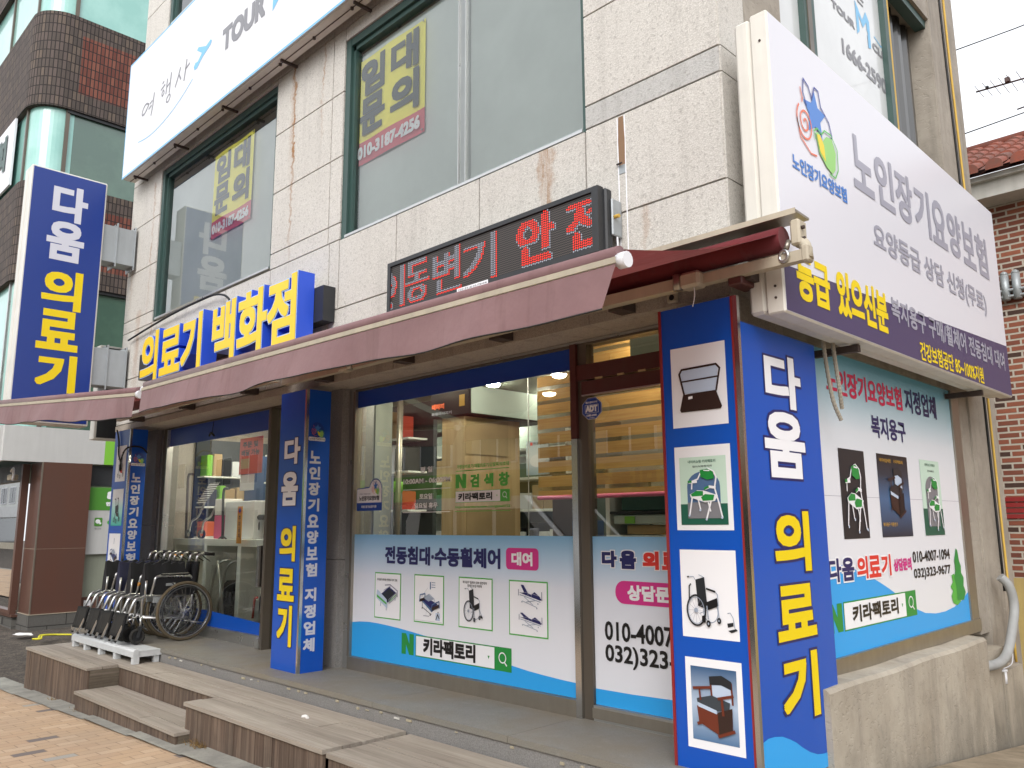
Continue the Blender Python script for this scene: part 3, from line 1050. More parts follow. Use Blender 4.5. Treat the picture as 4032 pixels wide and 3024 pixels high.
# lip course over the shop front and its dirty soffit
for c0, c1 in zip(colsA, colsA[1:]):
    b.box(c0 + .003, FY - .006, 2.79, c1 - .003, FY + .035, 2.858, 'stone_dirty')
    b.box(c0 + .003, FY + .036, 2.79, c1 - .003, FY + .50, 2.84, 'stone_dirty')
# return of the corner, facing the alley
for r0, r1 in zip(rows, rows[1:]):
    b.box(-2.115, FY + .006, r0 + .004, -2.075, 4.03, r1 - .004, 'stone')
# stone beside the shop windows on the ground floor
b.box(-6.50, 3.96, .415, -6.055, 4.3, 1.30, 'stone_grey'); b.box(-6.50, 3.96, 1.306, -6.055, 4.3, 2.79, 'stone_grey')
b.box(-10.60, 4.02, .415, -10.27, 4.3, 1.60, 'stone_grey'); b.box(-10.60, 4.02, 1.606, -10.27, 4.3, 2.79, 'stone_grey')
b.box(-10.92, 3.76, .0, -10.60, 4.3, 2.79, 'stone_dirty')
b.box(-2.44, 3.76, .0, -2.085, 4.3, 2.79, 'stone_dirty')
b.build('stone_cladding', BLD)

b = MB()
def core(a, z0, c, z1):
    b.box(a, FY + .035, z0, c, FY + .22, z1, 'stone_dirty')
rs = [(-10.915, 2.85, -2.12, 9.9)]
for o_ in OPEN: rs = sub_rect(rs, o_)
for q in rs: core(*q)
b.box(-10.915, FY + .22, 2.98, -2.2, 8.6, 3.12, 'shop_ceiling')           # floor slab over the shop
b.box(-10.915, FY + .22, 9.70, -2.2, 8.6, 9.9, 'concrete')               # roof
b.box(-10.915, FY + .22, 0, -10.75, 8.6, 9.7, 'stone_dirty')             # far side wall
b.box(-10.75, 8.45, 0, -2.3, 8.6, 9.7, 'white_wall')                     # back wall
b.build('wall', BLD)

# the alley side: rendered wall, window opening upstairs, column at the back
b = MB()
SX = -2.08
rs = [(4.04, 2.79, 7.64, 9.9)]
for o_ in [(4.53, 4.66, 7.63, 6.22)]: rs = sub_rect(rs, o_)
for (a, z0, c, z1) in rs: b.box(-2.36, a, z0, SX, c, z1, 'concrete')
b.box(-2.40, 7.64, -.6, -2.075, 8.44, 9.9, 'concrete')                    # rear column
b.box(-2.36, 7.40, .70, SX - .012, 7.64, 2.79, 'concrete')
b.box(-2.36, 4.30, 2.66, SX - .004, 7.40, 2.79, 'concrete')
b.build('side_wall', BLD)
b = MB()
N = 26
prof = []
for i in range(N + 1):
    y = 4.28 + (7.02 - 4.28) * i / N
    t = .735 + .004 * math.sin(i * .55) - .010 * i / N
    prof.append((y, t))
for i in range(N):
    (y0, t0), (y1, t1) = prof[i], prof[i + 1]
    k0, k1 = .0015 * math.sin(i * 2.3), .0015 * math.sin((i + 1) * 2.3)
    b.poly([(-1.95 + k0, y0, t0 - .02), (-1.95 + k1, y1, t1 - .02), (-1.97 + k1, y1, t1), (-1.97 + k0, y0, t0)], 'plaster', smooth=True)
    b.poly([(-1.97 + k0, y0, t0), (-1.97 + k1, y1, t1), (-2.14, y1, t1 + .012), (-2.14, y0, t0 + .012)], 'plaster', smooth=True)
    b.poly([(-1.95, y0, -.6), (-1.95, y1, -.6), (-1.95 + k1, y1, t1 - .02), (-1.95 + k0, y0, t0 - .02)], 'plaster', smooth=True)
b.poly([(-1.95, 7.02, -.6), (-2.3, 7.02, -.6), (-2.14, 7.02, .73), (-1.97, 7.02, .725), (-1.95, 7.02, .705)], 'plaster')
b.poly([(-1.95, 4.28, -.6), (-2.14, 4.28, -.6), (-2.14, 4.28, .745), (-1.97, 4.28, .735), (-1.95, 4.28, .715)], 'plaster')
b.box(-2.35, 7.02, -.6, -1.985, 7.64, .60, 'plaster')
b.box(-2.35, 7.45, -.6, -1.972, 8.0, .42, 'plaster')
b.build('low_side_wall', BLD)

# stone ledge with its chipped edge tiles
b = MB()
xs = [-10.95, -9.75, -8.55, -7.25, -6.0, -4.75, -3.45, -2.25, -2.0]
for x0, x1 in zip(xs, xs[1:]):
    b.box(x0 + .002, 3.412, .378, x1 - .002, 4.45, .415, 'ledge_stone')
    b.box(x0 + .001, 3.424, -.3, x1 - .001, 3.60, .374, 'stone_grey')
LEDGE = b.build('ledge', BLD)
rr = random.Random(11)
x = -8.1
while x < -2.3:
    if rr.random() < .62:
        w_ = .018 + .036 * rr.random()
        h_ = .006 + .009 * rr.random()
        z0 = .366 - rr.random() * .02
        b = MB(); b.box(x, 3.416, z0 - h_, x + w_, 3.4238, z0, rr.choice(['tile_chip', 'tile_chip', 'tile_chip', 'paper'])); b.build('edge_tile', LEDGE)
    x += .10 + .16 * rr.random()

# ground-floor glazing, right bay
GY = 4.06
b = MB()
fr = MB()
fr.box(-6.055, GY - .03, .415, -5.965, GY + .05, 2.79, 'alu')
fr.box(-5.985, GY - .035, .515, -5.95, GY + .05, 2.757, 'steel_brushed')
fr.box(-5.965, GY - .045, .415, -3.45, GY + .05, .517, 'steel_brushed')
fr.box(-5.965, GY - .03, 2.757, -2.44, GY + .05, 2.79, 'frame_bronze')
fr.box(-5.965, GY - .045, 2.772, -2.44, GY - .03, 2.786, 'alu')
fr.build('window_frame', BLD)
d = MB()
d.box(-3.448, GY - .05, .415, -3.40, GY + .05, 2.14, 'chrome')
d.box(-3.449, GY - .052, 2.143, -3.399, GY + .05, 2.77, 'frame_maroon')
d.box(-3.399, GY - .028, .415, -3.325, GY + .05, 2.757, 'frame_bronze')
d.box(-3.325, GY - .03, .415, -2.44, GY + .05, .505, 'alu')
d.box(-3.33, GY - .036, .43, -2.44, GY - .03, .49, 'steel_brushed')
d.box(-3.398, GY - .045, 2.522, -2.44, GY + .05, 2.622, 'frame_maroon')
d.box(-3.36, GY - .04, 2.424, -2.44, GY + .05, 2.51, 'frame_maroon')
d.box(-3.36, GY - .042, 2.416, -2.44, GY - .02, 2.424, 'alu')
for x0, wd in ((-3.24, .06), (-3.06, .05), (-2.90, .055), (-2.60, .05)):
    d.box(x0, GY - .048, 2.514, x0 + wd, GY - .038, 2.526, 'card')
d.build('door_frame', BLD)
g = MB(); g.poly([(-5.96, GY, .517), (-3.44, GY, .517), (-3.44, GY, 2.757), (-5.96, GY, 2.757)], 'shop_glass'); g.build('window_pane', BLD)
g = MB()
g.poly([(-3.33, GY, .505), (-2.44, GY, .505), (-2.44, GY, 2.42), (-3.33, GY, 2.42)], 'shop_glass')
g.poly([(-3.33, GY, 2.622), (-2.44, GY, 2.622), (-2.44, GY, 2.757), (-3.33, GY, 2.757)], 'shop_glass')
g.build('door_pane', BLD)

# ground-floor glazing, left bay
LY = 4.10
fr = MB()
fr.box(-10.27, LY - .03, .415, -10.21, LY + .05, 2.79, 'alu')
fr.box(-10.21, LY - .02, .415, -10.07, LY + .04, 2.79, 'frame_bronze')
fr.box(-10.07, LY - .04, .415, -10.045, LY + .03, 2.77, 'alu')
fr.box(-10.07, LY - .03, 2.772, -6.5, LY + .05, 2.79, 'frame_bronze')
fr.box(-10.07, LY - .03, .415, -7.5, LY + .05, .53, 'alu')
fr.box(-7.53, LY - .05, .46, -7.49, LY + .03, 2.74, 'chrome')
fr.box(-7.49, LY - .07, .415, -7.44, LY + .05, 2.77, 'frame_bronze')
fr.box(-7.55, LY - .10, 1.00, -7.51, LY - .05, 1.40, 'chrome')
fr.box(-7.55, LY - .09, .43, -7.47, LY - .05, .52, 'alu')
fr.box(-6.9, LY - .04, .415, -6.5, LY + .05, 2.77, 'frame_bronze')
for xx, mt in ((-10.03, 'card'), (-10.0 - .045, 'frame_bronze')): pass
fr.build('window_frame', BLD)
g = MB(); g.poly([(-10.05, LY, .545), (-7.52, LY, .545), (-7.52, LY, 2.772), (-10.05, LY, 2.772)], 'left_glass'); g.build('window_pane', BLD)
g = MB(); g.poly([(-7.44, LY + .01, .43), (-6.9, LY + .01, .43), (-6.9, LY + .01, 2.77), (-7.44, LY + .01, 2.77)], 'shop_glass'); g.build('door_pane', BLD)

# upper windows on the street front
def upper_window(o_, film, split, mullions, strip=None, dark_top=True):
    x0, z0, x1, z1 = o_
    f_ = MB()
    f_.box(x0, FY + .012, z0, x0 + .075, FY + .16, z1, 'frame_green')
    f_.box(x0 + .075, FY + .04, z0 + .03, x0 + .115, FY + .12, z1 - .03, 'frame_green')
    f_.box(x1 - .022, FY + .008, z0, x1, FY + .16, z1, 'frame_green')
    f_.box(x0 + .075, FY + .015, z1 - .07, x1 - .022, FY + .16, z1, 'frame_green')
    f_.box(x0 + .075, FY + .04, z1 - .115, x1 - .022, FY + .12, z1 - .07, 'frame_green')
    f_.box(x0 + .075, FY - .004, z0, x1 - .022, FY + .16, z0 + .022, 'alu')
    for a, c in mullions:
        f_.box(a, FY + .055, z0 + .022, a + .006, FY + .11, z1 - .115, 'alu')
        f_.box(c - .006, FY + .055, z0 + .022, c, FY + .11, z1 - .115, 'alu')
        f_.box(a + .006, FY + .075, z0 + .022, c - .006, FY + .11, z1 - .115, 'film_white')
    w_ = f_.build('window_frame', BLD)
    p_ = MB()
    p_.poly([(x0 + .1, FY + .112, z0), (x1, FY + .112, z0), (x1, FY + .112, split), (x0 + .1, FY + .112, split)], film)
    p_.poly([(x0 + .1, FY + .112, split), (x1, FY + .112, split), (x1, FY + .112, z1), (x0 + .1, FY + .112, z1)], 'film_dark')
    if strip: p_.poly([(strip[0], FY + .109, z0), (strip[1], FY + .109, z0), (strip[1], FY + .109, split), (strip[0], FY + .109, split)], 'film_white')
    p_.build('window_film', w_)
    q_ = MB()
    q_.poly([(x0 + .1, FY + .07, z0 + .02), (x1 - .02, FY + .07, z0 + .02), (x1 - .02, FY + .07, z1 - .1), (x0 + .1, FY + .07, z1 - .1)], 'upper_glass')
    q_.build('window_pane', w_)
upper_window(WIN1, 'film_clear', 5.80, [], None)
upper_window(WIN2, 'film_grey', 5.83, [(-4.345, -4.258)], None)
upper_window(WIN3, 'film_dark', 8.9, [(-8.2, -8.11)])
upper_window(WIN4, 'film_grey', 9.4, [])

# upper window on the alley side
f_ = MB()
m_ = MB(); m_.box(-2.20, 6.58, 4.72, -2.12, 6.66, 6.14, 'frame_green')
m_.box(-2.20, 6.66, 4.72, -2.125, 6.71, 6.14, 'rope_yellow')
n_ = MB(); n_.box(-2.20, 5.0, 4.72, -2.12, 5.165, 6.14, 'frame_green'); n_.box(-2.185, 5.04, 4.72, -2.112, 5.10, 6.14, 'frame_bronze')
f_.box(-2.20, 4.53, 6.14, -2.11, 7.63, 6.22, 'frame_green')
f_.box(-2.20, 4.53, 4.66, -2.11, 7.63, 4.72, 'frame_green')
sw = f_.build('window_frame', BLD)
m_.build('mullion', sw); n_.build('mullion', sw)
p_ = MB()
p_.box(-2.22, 4.53, 4.7, -2.165, 5.0, 6.15, 'film_white')
p_.box(-2.22, 5.165, 4.7, -2.165, 6.58, 6.15, 'film_white')
p_.build('window_film', sw)
p_ = MB()
n = 22
for i in range(n):
    y0, y1 = 6.71 + .92 * i / n, 6.71 + .92 * (i + 1) / n
    f0, f1 = .03 * math.sin(i * 1.3), .03 * math.sin((i + 1) * 1.3)
    p_.poly([(-2.28 + f0, y0, 4.66), (-2.28 + f1, y1, 4.66), (-2.28 + f1, y1, 6.2), (-2.28 + f0, y0, 6.2)], 'film_dark', smooth=True)
p_.build('curtain', sw)
F = side(-2.164)
F.text('TOUR', 5.585, 5.40, 6.02, 5.47, 'ink_grey', 1, .004)
F.poly([(6.06, 5.39), (6.115, 5.44), (6.115, 5.58), (6.19, 5.50), (6.27, 5.585), (6.27, 5.52), (6.335, 5.43), (6.335, 5.62), (6.27, 5.68), (6.19, 5.57), (6.06, 5.69)], 'ink_paleblue', 1)
F.poly([(6.275, 5.36), (6.33, 5.38), (6.33, 5.50), (6.275, 5.48)], 'ink_paleblue', 2)
F.text('CLUB', 6.37, 5.39, 6.76, 5.465, 'ink_grey', 1, .004)
F.line([(6.42, 5.53), (6.56, 5.50), (6.68, 5.535)], .012, 'ink_paleblue', 1); F.line([(6.62, 5.59), (6.66, 5.47)], .010, 'ink_grey', 1)
F.text('1666-2590', 5.73, 5.075, 6.60, 5.21, 'ink_grey', 1, .004)
F.text('좋은', 5.95, 5.70, 6.25, 5.82, 'ink_grey', 1, .002)
F.build('lettering', sw)

# side shop window frame (the printed sheet covers its glass)
f_ = MB()
f_.box(-2.16, 7.20, .74, -2.085, 7.385, 2.70, 'steel_brushed')
f_.box(-2.16, 4.30, 2.655, -2.09, 7.20, 2.70, 'steel_brushed')
f_.box(-2.16, 4.30, .735, -2.075, 7.385, .83, 'steel_brushed')
f_.box(-2.16, 4.30, .83, -2.115, 7.20, 2.655, 'film_dark')
f_.build('side_window_frame', BLD)

# little building fittings
t = thing('conduit', 'bundle of two ribbed grey conduits hanging from the underside of the corner signboard', 'conduit', (-1.99, 4.55, 2.6))
for k, (dy, dx, L) in enumerate(((0, .0, .34), (.06, .03, .27))):
    b = MB()
    path = smooth_path([(-1.97 + dx, 4.56 + dy, 2.64), (-1.965 + dx, 4.57 + dy, 2.5), (-1.955 + dx, 4.60 + dy * .5, 2.64 - L), (-1.94, 4.66 + dy * .4, 2.52 - L)], 14)
    rr_ = [.011 + .0025 * (i % 2) for i in range(len(path))]
    b.tube(path, rr_, 'conduit', 8, smooth=False)
    b.build('ribbed_hose', t)

b = MB()
b.tube(smooth_path([(-2.0, 7.74, 1.14), (-1.95, 7.78, 1.06), (-1.935, 7.80, .9), (-1.935, 7.66, .72), (-1.93, 7.44, .57), (-1.94, 7.22, .52), (-1.99, 7.0, .515)], 8), .036, 'pipe_grey', 12)
o = b.build('drain_pipe'); tag(o, 'bent grey plastic drain pipe coming out of the side wall', 'pipe')
b = MB()
b.cyl((-1.99, 7.50, .42), (-1.99, 7.50, .33), .028, 'panel_white', 14)
b.cyl((-1.99, 7.50, .435), (-1.99, 7.50, .42), .034, 'panel_white', 14)
b.tube(smooth_path([(-1.985, 7.5, .44), (-1.95, 7.62, .47), (-1.97, 7.75, .56)], 5), .004, 'panel_white', 5)
o = b.build('pipe_cap'); tag(o, 'small white plastic stub pipe low on the side wall under the grey pipe', 'pipe')
b = MB()
b.tube(smooth_path([(-2.06, 8.30, 9.8), (-2.062, 8.16, 7.6), (-2.062, 8.12, 6.2), (-2.062, 8.17, 4.4), (-2.062, 8.2, 2.0), (-2.062, 8.2, .4)], 6), .010, 'rope_yellow', 6)
o = b.build('gas_pipe'); tag(o, 'thin yellow pipe running up the rear corner of the side wall', 'pipe')
b = MB()
b.tube(smooth_path([(-2.062, 8.13, 9.8), (-2.064, 8.02, 7.6), (-2.064, 8.0, 6.2), (-2.064, 8.06, 4.4), (-2.064, 8.08, 1.0)], 6), .010, 'wire_black', 6)
o = b.build('cable'); tag(o, 'black cable running up the rear corner beside the yellow pipe', 'cable')
# plaster repair with rust showing, beside the dot display
b = MB()
b.box(-2.80, FY - .002, 2.87, -2.792, FY - .0005, 4.05, 'ink_white'); b.box(-2.745, FY - .002, 2.87, -2.738, FY - .0005, 4.05, 'ink_white')
b.poly([(-2.79, FY - .003, 3.74), (-2.745, FY - .003, 3.73), (-2.742, FY - .003, 3.9), (-2.75, FY - .003, 4.05), (-2.785, FY - .003, 4.05), (-2.792, FY - .003, 3.9)], 'rust_light')
b.box(-2.79, FY - .004, 3.68, -2.745, FY, 3.735, 'galv')
b.tube([(-2.80, FY - .01, 3.745), (-2.75, FY - .03, 3.735)], .006, 'rust_steel', 6)
b.build('rusted_slot', BLD)

# ------------------------------------------------------------------ timber deck in front
def boards_top(b, x0, x1, y0, y1, z, seed):
    r_ = random.Random(seed)
    n_ = max(1, round((y1 - y0) / .14))
    for i in range(n_):
        ya, yb = y0 + (y1 - y0) * i / n_, y0 + (y1 - y0) * (i + 1) / n_
        xa = x0
        while xa < x1 - .01:
            xb = min(x1, xa + r_.uniform(1.1, 2.0))
            if x1 - xb < .4: xb = x1
            h = r_.uniform(-.0025, .0025)
            b.box(xa + .0015, ya + .0025, z - .024, xb - .0015, yb - .0025, z + h, 'deck_top')
            xa = xb
def fascia(b, x0, x1, y, ztop, seed, zb=None):
    r_ = random.Random(seed)
    x = x0
    while x < x1 - .01:
        w_ = r_.uniform(.085, .125)
        xb = min(x1, x + w_)
        if x1 - xb < .04: xb = x1
        g0 = (gz(x, y) - .03) if zb is None else zb
        d_ = r_.uniform(-.002, .003)
        b.box(x + .0015, y + d_, g0 + .02 * r_.random(), xb - .0015, y + .02, ztop, 'deck_side')
        x = xb
D = thing('wooden_deck', 'weathered grey timber deck along the shop front with a notch for the step', 'deck', (-7.3, 2.85, .0))
b = MB()
boards_top(b, -10.375, -8.41, 2.785, 3.07, .29, 1)
boards_top(b, -6.285, -4.37, 2.785, 3.07, .29, 2)
boards_top(b, -10.40, -4.37, 3.07, 3.41, .29, 3)
b.build('deck_boards', D)
b = MB()
fascia(b, -10.36, -8.42, 2.80, .265, 4)
fascia(b, -8.42, -6.27, 3.085, .265, 5, .08)
fascia(b, -6.27, -4.38, 2.80, .265, 6)
for x_, s_ in ((-10.365, -1), (-8.425, 1), (-6.265, -1)):
    b.box(x_ - .01, 2.822, gz(x_, 2.9) - .03, x_ + .01, 3.405 if s_ < 0 and x_ < -9 else 3.084, .264, 'deck_end')
b.build('fascia', D)
D = thing('wooden_deck', 'shorter timber deck section at the near end, below the right blue pillar', 'deck', (-3.0, 2.85, .1))
b = MB()
boards_top(b, -4.33, -1.0, 2.785, 3.41, .282, 8)
b.build('deck_boards', D)
b = MB()
fascia(b, -4.32, -1.0, 2.80, .257, 9)
b.box(-4.33, 2.822, gz(-4.3, 2.9) - .03, -4.31, 3.405, .256, 'deck_end')
b.build('fascia', D)
D = thing('wooden_step', 'low timber step set into the notch of the grey deck', 'step', (-7.3, 2.72, -.05))
b = MB()
boards_top(b, -8.40, -6.18, 2.685, 3.075, .102, 12)
b.build('deck_boards', D)
b = MB()
fascia(b, -8.39, -6.19, 2.70, .077, 13)
b.box(-8.395, 2.721, gz(-8.4, 2.8) - .03, -8.375, 2.80, .076, 'deck_end')
b.box(-6.20, 2.721, gz(-6.2, 2.8) - .03, -6.185, 2.80, .076, 'deck_end')
b.build('fascia', D)

# dry grass, litter
def tuft(x, y, n, s, seed):
    r_ = random.Random(seed)
    b = MB()
    for i in range(n):
        a = r_.uniform(0, 6.28)
        L = s * r_.uniform(.4, 1)
        px_, py_ = x + r_.gauss(0, s * .9), y + r_.gauss(0, s * .25)
        z = gz(px_, py_)
        lean = r_.uniform(.3, 1.2)
        p0 = Vector((px_, py_, z)); p2 = p0 + Vector((math.cos(a) * L * lean, -abs(math.sin(a)) * L * lean * .5, L * (1.1 - lean * .6)))
        p1 = (p0 + p2) / 2 + Vector((0, 0, L * .15))
        b.tube([p0, p1, p2], [.0022, .0018, .0006], 'straw', 3, caps=False)
    return b.build('dry_grass')
for args, lb in (((-6.0, 2.79, 90, .085, 1), 'largest dry straw tuft at the foot of the deck, right of the low step'), ((-6.30, 2.74, 30, .07, 2), 'thin dry straw tuft by the right end of the low step'),
                 ((-8.35, 2.70, 26, .05, 3), 'dry straw tuft at the left end of the low step'), ((-9.2, 2.76, 30, .05, 4), 'dry straw tuft at the foot of the left deck fascia')):
    tag(tuft(*args), lb, 'grass tuft', 'dry grass at the foot of the deck')
b = MB()
r_ = random.Random(5)
P = [(-15.5 + .22 * math.cos(a) * r_.uniform(.6, 1), 4.1 + .16 * math.sin(a) * r_.uniform(.6, 1)) for a in [i * .5236 for i in range(12)]]
b.poly([(x, y, gz(x, y) + .02 + r_.random() * .03) for x, y in P], 'tissue')
c = b.pts([(-15.5, 4.1, gz(-15.5, 4.1) + .06)])
for i in range(12): b.face([i, (i + 1) % 12, c], 'tissue')
tag(b.build('tissue'), 'crumpled white tissue lying on the dirt before the brown granite column', 'litter')
b = MB()
P = smooth_path([(-14.5, 3.98, -.13), (-14.42, 4.04, -.12), (-14.62, 4.12, -.10), (-14.75, 4.35, -.12), (-14.5, 4.55, -.12), (-14.2, 4.6, -.13)], 6)
for o_ in (0, .05):
    b.tube([p + Vector((o_, o_ * .4, .01)) for p in P], .014, 'strap_yellow', 5)
tag(b.build('plastic_strap'), 'loop of yellow plastic strap lying on the dirt left of the deck', 'strap')
b = MB()
b.tube(smooth_path([(-5.2, 3.15, .292), (-5.17, 3.16, .30), (-5.13, 3.15, .293)], 3), .012, 'tissue', 5)
tag(b.build('paper_scrap'), 'tiny white paper scrap on the deck boards', 'litter')

# ------------------------------------------------------------------ signs and window films
def search_box(F, u0, v0, u1, v1, l, txt=True, line='ink_green', th=.008, gw=None, text_box=None):
    gw = gw or (u1 - u0) * .16
    F.rect(u0, v0, u1, v1, line, l)
    F.rect(u0 + th, v0 + th, u1 - gw, v1 - th, 'ink_white', l + 1)
    h = v1 - v0
    cx, cy = u1 - gw * .52, v0 + h * .52
    F.ring(cx, cy + h * .04, gw * .20, h * .21, h * .05, 'ink_white', l + 2, 18)
    F.line([(cx + gw * .12, cy - h * .14), (cx + gw * .26, cy - h * .28)], h * .06, 'ink_white', l + 2)
    tx = u1 - gw - (u1 - u0) * .055
    F.poly([(tx - h * .07, v0 + h * .56), (tx + h * .07, v0 + h * .56), (tx, v0 + h * .42)], line, l + 2)

def naver_n(F, u0, v0, u1, v1, m, l):
    w_ = u1 - u0
    F.poly([(u0, v0), (u0 + w_ * .36, v0), (u0 + w_ * .36, v0 + (v1 - v0) * .48), (u0 + w_ * .64, v0), (u1, v0), (u1, v1), (u1 - w_ * .36, v1), (u1 - w_ * .36, v1 - (v1 - v0) * .48), (u0 + w_ * .36, v1), (u0, v1)], m, l)

grad('print_sky_front', 2, .9, 1.52, [(0, '#dfe1e8'), (.45, '#d9dee9'), (.8, '#a9cbe6'), (1, '#7fb6de')])
grad('print_sky_side', 2, 1.9, 2.66, [(0, '#dfe0e5'), (.35, '#dae0e7'), (.75, '#a3cfdf'), (1, '#62b1d2')])
grad('print_chair_blue', 2, .55, .9, [(0, '#4a6f96'), (.5, '#aebfd4'), (1, '#35587f')])
grad('print_walker_teal', 2, 1.604, 2.038, [(0, '#2fae9f'), (.45, '#a8ddd4'), (.75, '#e6e8ea'), (1, '#e6e8ea')])
grad('print_dark_glow', 2, 1.495, 2.05, [(0, '#1e2836'), (.45, '#46668c'), (.75, '#27313f'), (1, '#151515')])
flat('sign_face', '#d8d8e0', .3)

# --- left poster of the right bay
PY = 4.052
t = thing('window_poster', 'wide white window poster with four green framed pictures and a pink badge', 'poster', (-4.7, PY, .52))
b = MB(); b.box(-5.957, PY, .519, -3.436, PY + .005, 1.517, 'print_sky_front'); b.build('sheet', t)
F = front(PY)
W = [(-5.957, .79), (-5.85, .803), (-5.708, .810), (-5.58, .808), (-5.454, .802), (-5.30, .792), (-5.155, .78), (-4.947, .76), (-4.73, .735), (-4.527, .71), (-4.3, .68), (-4.049, .651), (-3.90, .635), (-3.772, .625), (-3.6, .615), (-3.436, .609)]
F.poly([(-5.957, .5195), (-3.436, .5195)] + W[::-1], 'ink_sky', 1)
F.build('wave_print', t)
F = front(PY)
F.text('전동침대·수동휠체어', -5.506, 1.286, -4.157, 1.428, 'ink_navy', 2, .0045)
F.rrect(-4.10, 1.288, -3.79, 1.434, .03, 'ink_pink', 2)
F.text('대여', -4.045, 1.315, -3.845, 1.407, 'ink_white', 3, .0035)
F.text('키라팩토리', -4.995, .628, -4.41, .752, 'ink_black', 5, .0045)
F.text('복지용구 환자용 전동침대 대여 판매', -5.602, 1.148, -5.335, 1.168, 'ink_black', 5)
F.text('복지용구 휠체어 대여 일반대여', -4.548, 1.172, -4.292, 1.192, 'ink_black', 5)
F.text('장애인보장구판매', -4.497, 1.148, -4.345, 1.168, 'ink_black', 5)
F.build('lettering', t)
F = front(PY)
naver_n(F, -5.267, .606, -5.116, .762, 'ink_green', 2)
search_box(F, -5.093, .604, -4.051, .762, 2, gw=.167)
F.build('search_bar', t)
for (u0, v0, u1, v1), k in (((-5.638, .851, -5.288, 1.213), 0), ((-5.118, .857, -4.762, 1.216), 1), ((-4.595, .859, -4.236, 1.218), 2), ((-4.072, .853, -3.709, 1.218), 3)):
    F = front(PY)
    F.rect(u0, v0, u1, v1, 'ink_lime', 2); F.rect(u0 + .009, v0 + .009, u1 - .009, v1 - .009, 'ink_white', 3)
    if k == 0: pic_bed(F, -5.605, .925, -5.33, 1.115, 4)
    if k == 1:
        pic_bed_blue(F, -5.05, .925, -4.80, 1.10, 4)
        F.rect(-4.925, 1.11, -4.912, 1.165, 'ink_mid', 4)
        for q in range(3): F.rect(-4.905, 1.125 + q * .017, -4.86, 1.129 + q * .017, 'ink_mid', 4)
        F.line([(-5.02, 1.05), (-4.95, 1.12)], .002, 'ink_lgrey', 4); F.line([(-4.96, .98), (-4.97, .91)], .002, 'ink_lgrey', 4)
        F.rect(-5.0, .908, -4.93, .914, 'ink_lgrey', 4)
        F.rect(-4.855, .885, -4.805, .94, 'ink_pale', 4); F.line([(-4.85, .89), (-4.83, .93), (-4.81, .90)], .008, 'ink_dark', 5)
        F.rect(-5.10, .873, -4.78, .875, 'ink_lgrey', 4)
    if k == 2: pic_wheelchair(F, -4.52, .90, -4.33, 1.14, 4)
    if k == 3:
        pic_bed_lift(F, -3.975, 1.04, -3.76, 1.19, 4, True); pic_bed_lift(F, -3.97, .895, -3.76, 1.02, 4, False)
    F.build('framed_picture', t)

# --- poster on the narrow pane beside the pillar
t = thing('window_poster', 'white window poster with phone numbers partly hidden behind the right blue pillar', 'poster', (-2.9, PY, .52))
b = MB(); b.box(-3.322, PY, .507, -2.45, PY + .005, 1.517, 'print_sky_front'); b.build('sheet', t)
F = front(PY)
F.poly([(-3.322, .508), (-2.45, .508), (-2.45, .625), (-2.75, .609), (-3.05, .601), (-3.322, .600)], 'ink_sky', 1)
F.rrect(-3.150, 1.117, -2.46, 1.253, .065, 'ink_pink', 2)
F.build('wave_print', t)
F = front(PY)
for s, u0, v0, u1, v1, m in (('다', -3.248, 1.331, -3.132, 1.431, 'ink_navy'), ('움', -3.108, 1.324, -2.986, 1.434, 'ink_navy'), ('의', -2.938, 1.326, -2.822, 1.432, 'ink_red'), ('료', -2.80, 1.328, -2.68, 1.430, 'ink_red'), ('기', -2.66, 1.328, -2.55, 1.430, 'ink_red')):
    F.text(s, u0 - .006, v0 - .006, u1 + .006, v1 + .006, 'ink_white', 2, .013)
    F.text(s, u0, v0, u1, v1, m, 3.2, .006)
F.text('상담문의', -3.057, 1.140, -2.66, 1.232, 'ink_white', 4, .0035)
F.text('010-4007-1094', -3.238, .895, -2.20 - .24, 1.008, 'ink_black', 3, .0015)
F.text('032)323-9677', -3.238, .742, -2.45, .872, 'ink_black', 3, .0015)
F.build('lettering', t)

# --- blue strips along the glass
t = thing('window_film', 'dark blue film strip along the top of the wide right shop window', 'window film', (-4.7, PY, 2.61))
b = MB(); b.box(-5.957, PY, 2.611, -3.446, PY + .005, 2.755, 'vinyl_band'); b.build('sheet', t)
t = thing('window_film', 'dark blue film strip along the top of the left shop window above the wheelchairs', 'window film', (-8.7, 4.09, 2.56))
b = MB(); b.box(-10.04, 4.091, 2.562, -7.53, 4.096, 2.772, 'vinyl_band'); b.build('sheet', t)
t = thing('window_film', 'bright blue film strip along the bottom of the left shop window behind the wheelchairs', 'window film', (-8.7, 4.09, .55))
b = MB()
b.extrude([(-10.04, .532), (-7.53, .532), (-7.53, .645), (-8.6, .685), (-10.04, .725)], lambda u, v, d: (u, 4.096 - d, v), 0, .005, 'vinyl_blue'); b.build('sheet', t)

